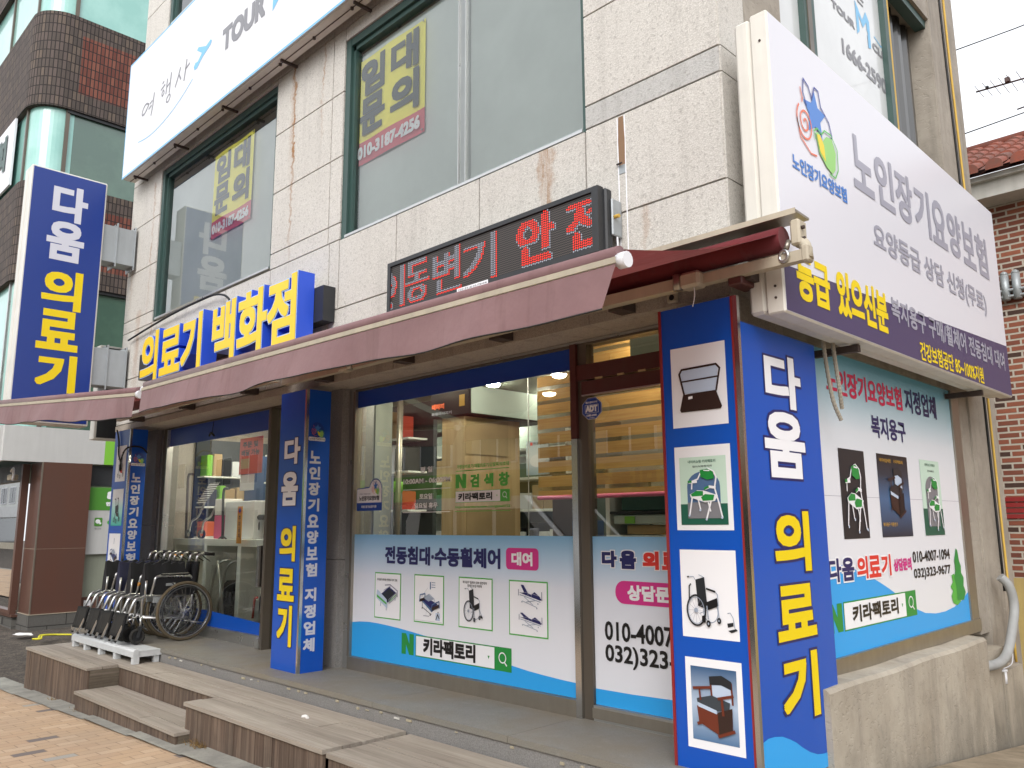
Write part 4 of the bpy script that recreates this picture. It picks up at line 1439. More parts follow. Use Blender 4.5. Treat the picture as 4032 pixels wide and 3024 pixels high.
# --- lettering stuck on the glass
GD = 4.053
t = thing('window_decal', 'white opening hours lettering on the wide right shop window', 'window lettering', (-5.0, GD, 1.69))
F = front(GD)
F.text('평 일', -5.063, 2.000, -4.915, 2.047, 'ink_white', 1, .001)
F.text('10:00AM - 06:00PM', -5.279, 1.918, -4.700, 1.958, 'ink_white', 1, .0012)
F.rect(-5.285, 1.869, -4.702, 1.874, 'ink_white', 1)
F.text('토요일', -5.072, 1.792, -4.914, 1.837, 'ink_white', 1, .0012)
F.text('일요일 휴무', -5.135, 1.722, -4.848, 1.766, 'ink_white', 1, .0012)
F.rect(-5.284, 1.690, -4.703, 1.695, 'ink_white', 1)
F.build('lettering', t)
t = thing('window_decal', 'green search bar lettering on the wide right shop window, right of the opening hours', 'window lettering', (-4.35, GD, 1.69))
F = front(GD)
F.text('가정용의료기/재활의료기/감팔찌/보호대', -4.628, 2.008, -4.070, 2.038, 'ink_lime', 1, .0004)
F.rect(-4.638, 1.989, -4.068, 1.994, 'ink_lime', 1)
naver_n(F, -4.640, 1.863, -4.520, 1.968, 'ink_lime', 1)
for s, u0, u1 in (('검', -4.474, -4.380), ('색', -4.325, -4.228), ('창', -4.172, -4.066)):
    F.text(s, u0, 1.864, u1, 1.962, 'ink_lime', 1, .004)
search_box(F, -4.640, 1.756, -4.062, 1.842, 1, line='ink_lime', th=.003, gw=.095)
F.text('키라팩토리', -4.605, 1.770, -4.238, 1.826, 'ink_black', 3, .0022)
F.text('https://smartstore.naver.com/gkslss0722', -4.641, 1.711, -4.058, 1.733, 'ink_lime', 1, .0003)
F.rect(-4.647, 1.690, -4.058, 1.694, 'ink_lime', 1)
F.build('lettering', t)
t = thing('window_sticker', 'white and blue care insurance sticker at the left edge of the right window', 'sticker', (-5.75, GD, 1.71))
F = front(GD)
arc = [(-5.66 + .09 * math.cos(R(a)), 1.895 + .088 * math.sin(R(a))) for a in range(0, 181, 12)]
out = [(-5.568, 1.715), (-5.568, 1.90)] + arc[1:] + [(-5.755, 1.915), (-5.92, 1.905), (-5.932, 1.895), (-5.932, 1.722), (-5.922, 1.714)]
F.poly(out, 'ink_blue', 1)
F.poly([(a * .0 + (a + 5.75) * .965 - 5.75, (v_ - 1.84) * .965 + 1.84) for a, v_ in out if v_ > 1.75] + [], 'ink_white', 2) if False else None
F.poly([(-5.574, 1.782), (-5.574, 1.895)] + [(-5.66 + .082 * math.cos(R(a)), 1.893 + .080 * math.sin(R(a))) for a in range(8, 176, 12)] + [(-5.750, 1.905), (-5.918, 1.898), (-5.926, 1.89), (-5.926, 1.782)], 'ink_white', 2)
logo_care(F, -5.715, 1.848, -5.60, 1.962, 3)
F.text('노인장기요양보험', -5.893, 1.800, -5.605, 1.840, 'ink_dark', 3, .001)
F.text('LONG TERM CARE', -5.89, 1.850, -5.73, 1.863, 'ink_lgrey', 3)
F.text('지정 장기요양기관', -5.86, 1.737, -5.64, 1.760, 'ink_white', 3, .0005)
F.build('print', t)
t = thing('window_sticker', 'blue octagonal security sticker on the glass of the door frame', 'sticker', (-3.277, GD - .03, 2.255))
F = front(GD - .03)
for k_, mm in ((1.0, 'ink_white'), (.97, 'ink_blue'), (.90, 'ink_lgrey'), (.88, 'ink_blue')):
    F.poly([(-3.277 + .088 * k_ * math.cos(R(22.5 + 45 * i)), 2.328 + .076 * k_ * math.sin(R(22.5 + 45 * i))) for i in range(8)], mm, 1 + [1.0, .97, .90, .88].index(k_) * .6)
F.rect(-3.333, 2.298, -3.221, 2.352, 'ink_white', 3.6); F.rect(-3.330, 2.300, -3.224, 2.350, 'ink_blue', 4)
F.text('ADT', -3.326, 2.305, -3.228, 2.348, 'ink_white', 5, .003)
F.text('캡스경비구역', -3.325, 2.360, -3.23, 2.374, 'ink_white', 5, .0004)
F.text('1588-6400', -3.318, 2.276, -3.236, 2.290, 'ink_white', 5, .0004)
F.text('고객센터', -3.30, 2.263, -3.255, 2.271, 'ink_white', 5)
F.build('print', t)

# --- clad pillars
def pillar(label, x0, x1, y0, y1, zt, zt_side=None):
    t = thing('pillar_sign', label, 'pillar sign', ((x0 + x1) / 2, y0, .415))
    b = MB()
    b.box(x0, y0, .415, x1 - .022, y0 + .012, zt, 'vinyl_blue')
    b.build('front_panel', t)
    b = MB()
    b.box(x1 - .012, y0 + .022, .415 if zt_side is None else .36, x1, y1, zt if zt_side is None else zt_side, 'vinyl_blue')
    b.build('side_panel', t)
    b = MB()
    b.box(x1 - .022, y0 - .004, .41, x1 + .003, y0 + .022, zt, 'chrome')
    b.build('corner_trim', t)
    return t
RX = -1.984
t = pillar('wide blue corner pillar sign with four product pictures and a pale wave', -2.44, RX, 3.60, 4.462, 2.73, 2.60)
b = MB(); b.box(-2.452, 3.592, .40, -2.438, 3.62, 2.73, 'trim_red'); b.box(RX - .034, 3.5955, .40, RX - .0225, 3.61, 2.73, 'trim_red'); b.build('edge_strip', t)
F = front(3.60)
def card(F, v0, v1, u0=-2.386, u1=-2.061): F.rect(u0, v0, u1, v1, 'ink_white', 1)
card(F, 2.086, 2.510)
p = Pic(F, -2.345, 2.165, -2.09, 2.395, 2)
p.poly([(.05, .95), (.95, .98), (.88, .42), (.12, .42)], 'ink_pale', 1)
p.line([(.14, .40), (.04, .88), (.10, .98), (.90, 1.0), (.98, .90), (.88, .40)], .045, 'ink_dbrown', 2)
p.line([(.09, .70), (.93, .72)], .035, 'ink_dbrown', 2)
p.poly([(.12, .40), (.88, .42), (1.0, .05), (.97, .0), (.06, .0), (.03, .05)], 'ink_dbrown', 3)
p.poly([(.24, .28), (.34, .29), (.34, .35), (.24, .34)], 'ink_white', 4)
F.build('product_picture', t)
F = front(3.60)
card(F, 1.561, 1.986)
F.rect(-2.358, 1.588, -2.088, 1.930, 'ink_mint', 2); F.rect(-2.358, 1.588, -2.088, 1.692, 'ink_dgreen', 3)
F.poly([(-2.315, 1.62), (-2.125, 1.62), (-2.125, 1.78)] + [(-2.22 + .095 * math.cos(R(a)), 1.78 + .075 * math.sin(R(a))) for a in range(0, 181, 15)] + [(-2.315, 1.78)], 'ink_mid', 4)
F.poly([(-2.315, 1.62), (-2.125, 1.62), (-2.125, 1.70), (-2.315, 1.70)], 'ink_grey', 5)
pic_bathchair(F, -2.305, 1.612, -2.115, 1.868, 6)
F.text('네이버쇼핑 키라팩토리', -2.305, 1.898, -2.145, 1.914, 'ink_dgreen', 4)
F.text('접이식목욕의자', -2.28, 1.876, -2.165, 1.886, 'ink_dark', 4)
F.build('product_picture', t)
F = front(3.60)
card(F, 1.038, 1.464, -2.378, -2.061)
pic_wheelchair(F, -2.335, 1.085, -2.13, 1.335, 2, True)
pic_footrest(F, -2.125, 1.075, -2.068, 1.17, 2)
F.build('product_picture', t)
F = front(3.60)
card(F, .517, .941, -2.372, -2.060)
F.rect(-2.342, .558, -2.090, .901, 'print_chair_blue', 2)
pic_commode(F, -2.328, .585, -2.10, .872, 3)
F.build('product_picture', t)
F = side(RX)
CH = (('다', 3.845, 4.250, 2.195, 2.482, 'ink_white'), ('움', 3.805, 4.255, 1.825, 2.172, 'ink_white'), ('의', 3.845, 4.240, 1.345, 1.655, 'ink_yellow'), ('료', 3.828, 4.252, 1.017, 1.283, 'ink_yellow'), ('기', 3.84, 4.232, .625, .945, 'ink_yellow'))
for s, u0, u1, v0, v1, m in CH:
    F.text(s, u0 - .012, v0 - .012, u1 + .012, v1 + .012, 'ink_navy', 1, .022)
    F.text(s, u0, v0, u1, v1, m, 2.4, .010)
F.build('lettering', t)
F = side(RX)
F.poly([(3.625, .3605), (4.46, .3605)] + [(4.46, .463), (4.385, .435), (4.312, .428), (4.24, .430), (4.169, .440), (4.09, .465), (4.007, .503), (3.95, .535), (3.885, .562), (3.81, .588), (3.734, .60), (3.67, .603), (3.625, .593)], 'ink_sky', 1)
F.build('wave_print', t)

MX = -6.045
t = pillar('slim blue pillar sign between the two shop windows', -6.475, MX, 3.60, 3.835, 2.745)
F = front(3.60)
for s, u0, u1, v0, v1, m in (('다', -6.383, -6.122, 2.115, 2.34, 'ink_white'), ('움', -6.41, -6.138, 1.763, 2.050, 'ink_white'), ('의', -6.400, -6.143, 1.300, 1.592, 'ink_yellow'), ('료', -6.409, -6.136, .974, 1.239, 'ink_yellow'), ('기', -6.391, -6.155, .612, .940, 'ink_yellow')):
    F.text(s, u0 - .008, v0 - .008, u1 + .008, v1 + .008, 'ink_navy', 1, .018)
    F.text(s, u0, v0, u1, v1, m, 2.4, .009)
F.build('lettering', t)
def side_column(x, t, label_cut=False):
    F = side(x)
    F.rrect(3.627, 2.306, 3.788, 2.338, .01, 'ink_white', 1)
    F.text('노인장기요양보험', 3.632, 2.312, 3.783, 2.332, 'ink_dark', 2)
    F.ell(3.708, 2.40, .068, .066, 'ink_blue', 1)
    logo_care(F, 3.645, 2.338, 3.772, 2.46, 2)
    F.build('logo', t)
    F = side(x)
    tops = [2.218, 2.094, 1.966, 1.838, 1.716, 1.600, 1.480, 1.380]
    for i, s in enumerate('노인장기요양보험'):
        z1 = 2.220 - i * .1335
        F.text(s, 3.643, z1 - .108, 3.750, z1, 'ink_silver', 1, .0035)
    for i, s in enumerate('지정업체'):
        z1 = 1.086 - i * .1335
        F.text(s, 3.643, z1 - .108, 3.750, z1, 'ink_silver', 1, .0035)
    F.build('lettering', t)
side_column(MX, t)
LX = -10.0
t = pillar('slim blue pillar sign at the far left corner of the shop behind the wheelchairs', -10.50, LX, 3.60, 3.80, 2.745)
side_column(LX, t)
F = front(3.60)
F.rect(-10.405, 2.128, -10.09, 2.558, 'ink_white', 1)
pic_walker(F, -10.35, 2.17, -10.12, 2.40, 2); F.line([(-10.22, 2.47), (-10.16, 2.50), (-10.13, 2.49)], .016, 'ink_dark', 2)
F.build('product_picture', t)
F = front(3.60)
F.rect(-10.435, 1.604, -10.09, 2.038, 'print_walker_teal', 1)
pic_walker(F, -10.36, 1.64, -10.15, 1.92, 2, 'ink_dbrown')
F.build('product_picture', t)
F = front(3.60)
F.rect(-10.45, 1.06, -10.09, 1.513, 'ink_white', 1)
pic_bed_blue(F, -10.38, 1.16, -10.14, 1.36, 2); F.rect(-10.28, 1.39, -10.27, 1.46, 'ink_mid', 2)
F.build('product_picture', t)
b = MB()
b.tube(smooth_path([(-10.40, 3.58, 2.76), (-10.33, 3.585, 2.62), (-10.30, 3.585, 2.45), (-10.20, 3.58, 2.35), (-10.22, 3.585, 2.25), (-10.16, 3.575, 2.42), (-10.02, 3.585, 2.52), (-9.985, 3.72, 2.53), (-9.97, 3.80, 2.46)], 6), .010, 'wire_black', 6)
tag(b.build('loose_cable'), 'loose black cable looped over the far left blue pillar sign', 'cable')

# --- poster covering the side window
WX = -2.10
t = thing('window_poster', 'large white and blue poster covering the alley side window, with three chair pictures', 'poster', (WX, 5.8, .82))
b = MB(); b.box(WX - .006, 4.31, .825, WX, 7.205, 2.655, 'print_sky_side'); b.build('sheet', t)
F = side(WX)
W = [(4.31, 1.345), (4.711, 1.352), (4.80, 1.352), (4.891, 1.343), (5.02, 1.322), (5.154, 1.295), (5.30, 1.256), (5.456, 1.211), (5.60, 1.164), (5.753, 1.108), (5.90, 1.052), (6.042, 1.004), (6.22, .962), (6.431, .942), (6.64, .940), (6.847, .957), (7.03, .99), (7.205, 1.045)]
F.poly([(4.31, .826), (7.204, .826)] + W[::-1], 'ink_sky', 1)
F.build('wave_print', t)
F = side(WX)
F.text('노인장기요양보험', 4.856, 2.385, 6.125, 2.555, 'ink_crimson', 2, .003)
F.text('지정업체', 6.185, 2.385, 6.855, 2.565, 'ink_navy', 2, .003)
F.text('복지용구', 5.515, 2.155, 6.14, 2.308, 'ink_navy', 2, .0025)
for s, u0, u1, m in (('다', 4.694, 4.872, 'ink_navy'), ('움', 4.885, 5.06, 'ink_navy'), ('의', 5.103, 5.27, 'ink_red'), ('료', 5.285, 5.475, 'ink_red'), ('기', 5.49, 5.652, 'ink_red')):
    F.text(s, u0 - .01, 1.238, u1 + .01, 1.395, 'ink_white', 2, .015)
    F.text(s, u0, 1.248, u1, 1.385, m, 3.2, .004)
F.text('상담문의', 5.705, 1.268, 6.03, 1.352, 'ink_pink', 2, .003)
F.text('010-4007-1094', 6.066, 1.312, 6.848, 1.390, 'ink_black', 2, .0012)
F.text('032)323-9677', 6.062, 1.188, 6.836, 1.272, 'ink_black', 2, .0012)
F.text('키라팩토리', 4.985, 1.000, 5.715, 1.102, 'ink_black', 5, .0025)
F.build('lettering', t)
F = side(WX)
naver_n(F, 4.655, .966, 4.848, 1.127, 'ink_green', 2)
search_box(F, 4.866, .963, 6.058, 1.130, 2, gw=.20)
F.build('search_bar', t)
F = side(WX)
F.poly([(6.83, .985), (6.80, 1.04), (6.845, 1.075), (6.80, 1.11), (6.86, 1.14), (6.845, 1.19), (6.90, 1.20), (6.99, 1.13), (7.02, 1.05), (7.0, .985), (6.92, .965)], 'ink_lime', 3)
F.poly([(6.93, 1.0), (6.93, 1.10), (6.90, 1.17), (6.94, 1.22), (6.94, 1.30), (7.0, 1.39), (7.03, 1.37), (7.05, 1.29), (7.08, 1.25), (7.07, 1.20), (7.12, 1.16), (7.10, 1.10), (7.14, 1.05), (7.08, .995)], 'ink_green', 4)
F.build('tree_print', t)
F = side(WX)
F.rect(4.955, 1.494, 5.348, 2.049, 'ink_dark', 2)
pic_bathchair(F, 5.01, 1.53, 5.30, 1.955, 3)
F.build('product_picture', t)
F = side(WX)
F.rect(5.558, 1.495, 6.115, 2.05, 'print_dark_glow', 2)
pic_commode(F, 5.71, 1.62, 6.0, 1.97, 3, True)
F.text('네이버검색창', 5.60, 1.995, 5.80, 2.02, 'ink_gold', 4); F.text('키라팩토리', 5.85, 1.995, 6.02, 2.02, 'ink_gold', 4)
F.text('복지용구 이동변기', 5.58, 1.565, 5.83, 1.592, 'ink_gold', 4)
F.build('product_picture', t)
F = side(WX)
F.rect(6.368, 1.495, 6.788, 2.05, 'ink_mint', 2); F.rect(6.368, 1.495, 6.788, 1.69, 'ink_dgreen', 3)
F.poly([(6.45, 1.56), (6.70, 1.56), (6.70, 1.84)] + [(6.575 + .125 * math.cos(R(a)), 1.84 + .09 * math.sin(R(a))) for a in range(0, 181, 15)] + [(6.45, 1.84)], 'ink_grey', 4)
pic_bathchair(F, 6.45, 1.53, 6.75, 1.92, 5)
F.text('네이버쇼핑 키라팩토리', 6.47, 2.005, 6.69, 2.027, 'ink_dgreen', 4)
F.text('접이식목욕의자', 6.52, 1.962, 6.66, 1.978, 'ink_dark', 4)
F.build('product_picture', t)
b = MB(); b.box(WX + .0004, 4.31, 1.752, WX + .001, 7.2, 1.7545, 'ink_lgrey'); b.build('seam', t)

# --- corner signboard on the alley side
X1, X0, YA, YB, ZA, ZB = -1.77, -1.965, 3.69, 7.76, 2.62, 4.265
t = thing('signboard', 'large white and purple signboard on the alley side of the corner, with a star logo', 'signboard', (X0, 5.7, ZA))
b = MB()
b.bbox(X0, YA + .004, ZA + .012, -1.874, YB, ZB - .006, 'cabinet_white', .016)
b.bbox(-1.868, YA, ZA, X1, YB + .002, ZB, 'cabinet_white', .008)
b.box(-1.876, YA + .02, ZA + .02, -1.866, YB - .02, ZB - .02, 'rust_steel')
for z_ in (2.70, 2.76, 4.10): b.cyl((-1.815, YA - .004, z_), (-1.815, YA + .002, z_), .007, 'rust_steel', 8)
b.build('cabinet', t)
b = MB()
b.box(X1 - .003, YA + .012, 2.62 + .01, X1 + .002, YB - .012, ZB - .012, 'sign_face')
b.build('face', t)
FXs = X1 + .003
F = side(FXs)
F.poly([(YA + .012, ZA + .012), (YB - .012, ZA + .012), (YB - .012, 3.06), (YA + .012, 2.865)], 'ink_purple', 0)
F.build('purple_band', t)
F = side(FXs)
for i, s in enumerate('노인장기요양보험'):
    u0 = 4.69 + i * .3475
    F.text(s, u0, 3.575 + .0 * i, u0 + .315, 3.93, 'ink_lgrey', 1, .007)
F.text('요양등급 상담 신청(무료)', 4.925, 3.225, 7.26, 3.425, 'ink_lgrey', 1, .003)
F.text('등급', 3.83, 2.715, 4.225, 2.965, 'ink_yellow', 1, .007)
F.text('있으신분', 4.315, 2.72, 5.05, 2.985, 'ink_yellow', 1, .007)
F.text('복지용구 구매/휠체어 전동침대 대여', 5.115, 2.83, 7.62, 2.985, 'ink_lgrey', 1, .0025)
F.text('건강보험공단 85~100%지원', 5.57, 2.64, 6.96, 2.77, 'ink_yellow', 1, .0015)
F.build('lettering', t)
F = side(FXs)
logo_care(F, 3.93, 3.55, 4.46, 4.03, 1)
F.text('노인장기요양보험', 3.872, 3.425, 4.56, 3.52, 'ink_star', 1, .002)
F.build('logo', t)
for y_ in (4.70, 7.1):
    b = MB(); b.box(-2.09, y_ - .02, ZA - .045, -1.82, y_ + .02, ZA - .004, 'rust_steel'); b.build('bracket', t)

# --- long white travel signboard over the first floor
t = thing('signboard', 'long white signboard with grey lettering and a small blue plane above the upper windows', 'signboard', (-7, 3.6, 6.085))
b = MB()
b.bbox(-10.70, 3.52, 6.09, -2.6, 3.675, 7.72, 'cabinet_white', .01)
b.build('cabinet', t)
b = MB()
b.box(-10.69, 3.50, 6.10, -2.6, 3.522, 7.71, 'panel_white')
b.build('face', t)
F = front(3.499)
for z0, z1 in ((6.088, 6.112), (7.70, 7.722)): F.rect(-10.70, z0, -2.6, z1, 'ink_paleblue', 0)
F.rect(-10.70, 6.11, -10.682, 7.70, 'ink_paleblue', 0)
F.build('edge_trim', t)
F = front(3.499)
def brush(pts, w0, m='ink_grey'):
    n = len(pts)
    F.line([tuple(q)[:2] for q in smooth_path([(a, c, 0) for a, c in pts], 5)], w0 * (1.35 if m == 'ink_grey' else 1), m, 1)
# hand-brushed 여행사
brush([(-9.93, 6.86), (-10.03, 6.90), (-10.12, 6.86), (-10.14, 6.79), (-10.06, 6.78), (-9.97, 6.83), (-9.93, 6.86)], .020)
brush([(-9.90, 6.85), (-9.82, 6.87)], .018); brush([(-9.93, 6.79), (-9.84, 6.81)], .018); brush([(-9.78, 6.96), (-9.80, 6.80), (-9.84, 6.67)], .022)
brush([(-9.53, 6.97), (-9.48, 6.99)], .02); brush([(-9.57, 6.90), (-9.44, 6.93)], .018)
brush([(-9.53, 6.84), (-9.49, 6.87), (-9.46, 6.83), (-9.51, 6.80), (-9.53, 6.84)], .016)
brush([(-9.38, 6.98), (-9.40, 6.78)], .02); brush([(-9.38, 6.87), (-9.30, 6.89)], .018); brush([(-9.27, 7.02), (-9.30, 6.76)], .022)
brush([(-9.36, 6.71), (-9.30, 6.74), (-9.26, 6.70), (-9.31, 6.65), (-9.37, 6.67), (-9.36, 6.71)], .016)
brush([(-9.0, 6.97), (-9.06, 6.86), (-9.13, 6.76)], .022); brush([(-9.03, 6.88), (-8.97, 6.80)], .02)
brush([(-8.83, 7.0), (-8.85, 6.88), (-8.88, 6.74)], .022); brush([(-8.85, 6.88), (-8.74, 6.91)], .018)
F.poly([(-8.62, 6.80), (-8.60, 6.755), (-8.53, 6.75), (-8.40, 6.83), (-8.20, 6.90), (-8.17, 6.94), (-8.21, 6.965), (-8.32, 6.935), (-8.52, 7.01), (-8.56, 6.985), (-8.42, 6.895), (-8.52, 6.83), (-8.58, 6.84)], 'ink_paleblue', 1)
brush([(-10.21, 6.44), (-9.95, 6.405), (-9.69, 6.40), (-9.4, 6.43), (-9.11, 6.488), (-8.85, 6.57), (-8.63, 6.663)], .012, 'ink_paleblue')
F.text('TOUR', -7.90, 6.655, -6.95, 6.935, 'ink_grey', 1, .014)
F.poly([(-6.80, 6.62), (-6.68, 6.70), (-6.68, 6.88), (-6.52, 6.78), (-6.36, 6.90), (-6.36, 6.72), (-6.24, 6.62), (-6.24, 7.05), (-6.36, 7.1), (-6.52, 6.95), (-6.80, 7.12)], 'ink_paleblue', 1)
F.text('CLUB', -6.1, 6.62, -5.2, 6.86, 'ink_grey', 1, .012)
F.build('lettering', t)
b = MB()
x = -10.45
while x < -3:
    b.box(x - .012, 3.56, 6.066, x + .012, 3.745, 6.09, 'rust_steel'); x += 1.25
x = -10.5
while x < -3:
    b.cyl((x, 3.60, 6.07), (x, 3.60, 6.092), .016, 'rust_steel', 8); x += .62
b.box(-10.69, 3.598, 6.083, -2.6, 3.604, 6.0895, 'rust_steel')
b.build('bracket', t)

# --- tall projecting signboard at the left end
PX, PT, PYA, PYB, PZA, PZB = -10.6, .29, 2.44, 3.305, 2.80, 5.94
t = thing('signboard', 'tall dark blue projecting signboard with vertical white and yellow lettering at the left corner', 'signboard', (PX - .15, 2.9, PZA))
b = MB(); b.bbox(PX - PT, PYA, PZA, PX - .004, PYB, PZB, 'sheet_white', .008); b.box(PX - PT * .55, PYA - .004, PZA + .03, PX - PT * .47, PYA + .002, PZB - .03, 'cabinet_white'); b.build('cabinet', t)
b = MB(); b.box(PX - .006, PYA + .02, PZA + .025, PX, PYB - .02, PZB - .02, 'vinyl_deep'); b.build('face', t)
F = side(PX)
for s, u0, u1, v0, v1, m in (('다', 2.693, 3.093, 5.315, 5.776, 'ink_silver'), ('움', 2.663, 3.085, 4.805, 5.305, 'ink_silver'), ('의', 2.662, 3.110, 4.195, 4.690, 'ink_yellow'), ('료', 2.652, 3.112, 3.690, 4.184, 'ink_yellow'), ('기', 2.678, 3.122, 3.180, 3.640, 'ink_yellow')):
    F.text(s, u0, v0, u1, v1, m, 1, .015)
F.build('lettering', t)
for z0, z1 in ((4.93, 5.41), (3.33, 3.80)):
    b = MB()
    b.box(-10.87, PYB, z0, -10.63, 3.70, z1, 'galv')
    for y_ in (PYB + .17, 3.70):
        b.box(-10.88, y_ - .006, z0 - .05, -10.615, y_ + .006, z1 + .05, 'galv')
        for z_ in (z0 - .035, z1 + .035): b.cyl((-10.66, y_ - .012, z_), (-10.66, y_ - .004, z_), .012, 'rust_steel', 8)
    b.build('mounting_box', t)
t = thing('signboard', 'small black projecting signboard with a white edge behind the tall dark blue one', 'signboard', (-11.35, 3.8, 2.72))
b = MB(); b.bbox(-11.46, 3.60, 2.72, -11.30, 4.25, 3.98, 'sheet_white', .006); b.build('cabinet', t)
b = MB(); b.box(-11.302, 3.63, 2.745, -11.296, 4.24, 3.955, 'black_metal'); b.build('face', t)
b = MB(); b.box(-11.3, 3.9, 3.85, -10.9, 3.94, 3.89, 'rust_steel'); b.box(-11.3, 3.9, 2.85, -10.9, 3.94, 2.89, 'rust_steel'); b.build('bracket', t)

# --- raised letters on the dark rail
t = thing('channel_letters', 'raised yellow letters with blue sides mounted on a dark rail above the pink awning', 'sign', (-7.7, 3.62, 3.1))
b = MB(); b.box(-9.95, 3.62, 3.325, -5.88, 3.738, 3.635, 'black_metal'); b.build('rail', t)
def raised(F_y0, F_y1, s, u0, v0, u1, v1):
    V, Fc = glyphs(s)
    lo, hi = V.min(0), V.max(0)
    bb = .024
    su, sv = (u1 - u0 - 2 * bb) / (hi[0] - lo[0]), (v1 - v0 - 2 * bb) / (hi[1] - lo[1])
    X, Y = (V[:, 0] - lo[0]) * su + u0 + bb, (V[:, 1] - lo[1]) * sv + v0 + bb
    cnt = {}
    for f in Fc:
        for i in range(len(f)):
            e = (f[i], f[(i + 1) % len(f)]); cnt[tuple(sorted(e))] = cnt.get(tuple(sorted(e)), 0) + 1
    out = [e for e, c in cnt.items() if c == 1]
    B, C = MB(), MB()
    for i, (dx, dy) in enumerate([(0, 0)] + DIRS):
        bb = .024 * (1 - .014 * i)
        q = i * .0002
        a0 = B.pts([(x + dx * bb, F_y0, y + dy * bb) for x, y in zip(X, Y)])
        a1 = B.pts([(x + dx * bb, F_y1 + .004 - q, y + dy * bb) for x, y in zip(X, Y)])
        for f in Fc: B.face([a1 + k for k in f], 'face_rim')
        for e in out: B.face([a0 + e[0], a0 + e[1], a1 + e[1], a1 + e[0]], 'return_blue')
        b2 = bb - .010
        a2 = C.pts([(x + dx * b2, F_y1 - q, y + dy * b2) for x, y in zip(X, Y)])
        for f in Fc: C.face([a2 + k for k in f], 'face_yellow')
    return B, C
B, C = raised(3.615, 3.45, '의료기', -9.46, 3.125, -7.86, 3.775)
B.build('letter_body', t); C.build('letter_face', t)
B, C = raised(3.615, 3.45, '백화점', -7.64, 3.115, -6.02, 3.765)
B.build('letter_body', t); C.build('letter_face', t)
b = MB()
b.tube(smooth_path([(-10.6, 3.70, 3.94), (-10.0, 3.69, 3.98), (-9.2, 3.68, 4.02), (-8.4, 3.67, 4.03), (-8.0, 3.66, 4.0), (-7.7, 3.64, 3.88), (-7.6, 3.63, 3.66)], 6), .012, 'wire_black', 6)
tag(b.build('cable'), 'black cable sagging over the wall above the raised yellow letters', 'cable')

# --- dot display
t = thing('led_display', 'long black framed dot display with red and white lettering above the awning', 'dot display', (-3.85, 3.6, 3.16))
LDY = 3.55
lx0, lx1, lz0, lz1 = -4.87, -2.812, 3.160, 3.565
b = MB()
for q in ((lx0, lz0, lx1, lz0 + .035), (lx0, lz1 - .030, lx1, lz1), (lx0, lz0 + .035, lx0 + .036, lz1 - .03), (lx1 - .05, lz0 + .035, lx1, lz1 - .03)):
    b.box(q[0], LDY, q[1], q[2], LDY + .05, q[3], 'black_metal')
b.bbox(lx0 + .004, LDY + .0501, lz0 + .004, lx1 + .02, LDY + .115, lz1 - .004, 'black_metal', .01)
b.build('frame', t)
b = MB(); b.poly([(lx0 + .036, LDY + .012, lz0 + .035), (lx1 - .05, LDY + .012, lz0 + .035), (lx1 - .05, LDY + .012, lz1 - .03), (lx0 + .036, LDY + .012, lz1 - .03)], 'led_board'); b.build('dot_board', t)
def raster(s, off, u0, v0, u1, v1, U, Vv):
    V, Fc = glyphs(s, off)
    lo, hi = V.min(0), V.max(0)
    X = (V[:, 0] - lo[0]) * (u1 - u0) / (hi[0] - lo[0]) + u0
    Y = (V[:, 1] - lo[1]) * (v1 - v0) / (hi[1] - lo[1]) + v0
    gx_, gy_ = np.meshgrid(U, Vv, indexing='ij')
    hit = np.zeros(gx_.shape, bool)
    for f in Fc:
        for k in range(1, len(f) - 1):
            A, B_, C_ = [(X[i], Y[i]) for i in (f[0], f[k], f[k + 1])]
            d = lambda P, Q: (gx_ - Q[0]) * (P[1] - Q[1]) - (P[0] - Q[0]) * (gy_ - Q[1])
            a, b__, c = d(A, B_), d(B_, C_), d(C_, A)
            hit |= ~(((a < 0) | (b__ < 0) | (c < 0)) & ((a > 0) | (b__ > 0) | (c > 0)))
    return hit
NU, NV = 124, 22
U = np.linspace(lx0 + .045, lx1 - .058, NU); Vv = np.linspace(lz0 + .044, lz1 - .04, NV)
pu, pv = U[1] - U[0], Vv[1] - Vv[0]
m1 = np.zeros((NU, NV), bool); m2 = np.zeros((NU, NV), bool)
for s, a, c in (('이', -4.98, -4.685), ('동', -4.66, -4.40), ('변', -4.34, -4.06), ('기', -4.02, -3.70)):
    base = raster(s, .0, a, lz0 + .05, c, lz1 - .055, U, Vv)
    for du in (0, 1):
        m1 |= np.roll(base, du, 0)
for s, a, c in (('안', -3.48, -3.18), ('전', -3.06, -2.79)):
    base = raster(s, .0, a, lz0 + .055, c, lz1 - .05, U, Vv)
    for du in (-1, 0, 1):
        m2 |= np.roll(base, du, 0)
    m2 |= np.roll(base, 1, 1)
edge1 = (np.roll(m1, 1, 0) | np.roll(m1, -1, 1) | np.roll(np.roll(m1, 1, 0), -1, 1)) & ~m1
edge2 = (np.roll(m2, 1, 0) | np.roll(m2, -1, 1) | np.roll(np.roll(m2, 1, 0), -1, 1)) & ~m2
bw, br = MB(), MB()
def dot(b, x, z, m):
    b.poly([(x + pu * .36 * math.cos(k * 1.0472), LDY + .009, z + pv * .40 * math.sin(k * 1.0472)) for k in range(6)], m)
for i in range(NU):
    for j in range(NV):
        zz = Vv[j] + (pv * .25 if i % 2 else 0)
        if m1[i, j]: dot(bw, U[i], zz, 'led_white')
        elif edge1[i, j]: dot(br, U[i], zz, 'led_red')
        elif m2[i, j]: dot(br, U[i], zz, 'led_red')
        elif edge2[i, j]: dot(bw, U[i], zz, 'led_white')
tag(bw.build('white_dots', t), kind='stuff'); tag(br.build('red_dots', t), kind='stuff')
b = MB(); b.box(-4.06, LDY - .002, lz0 + .004, -3.75, LDY - .0005, lz0 + .034, 'ink_white')
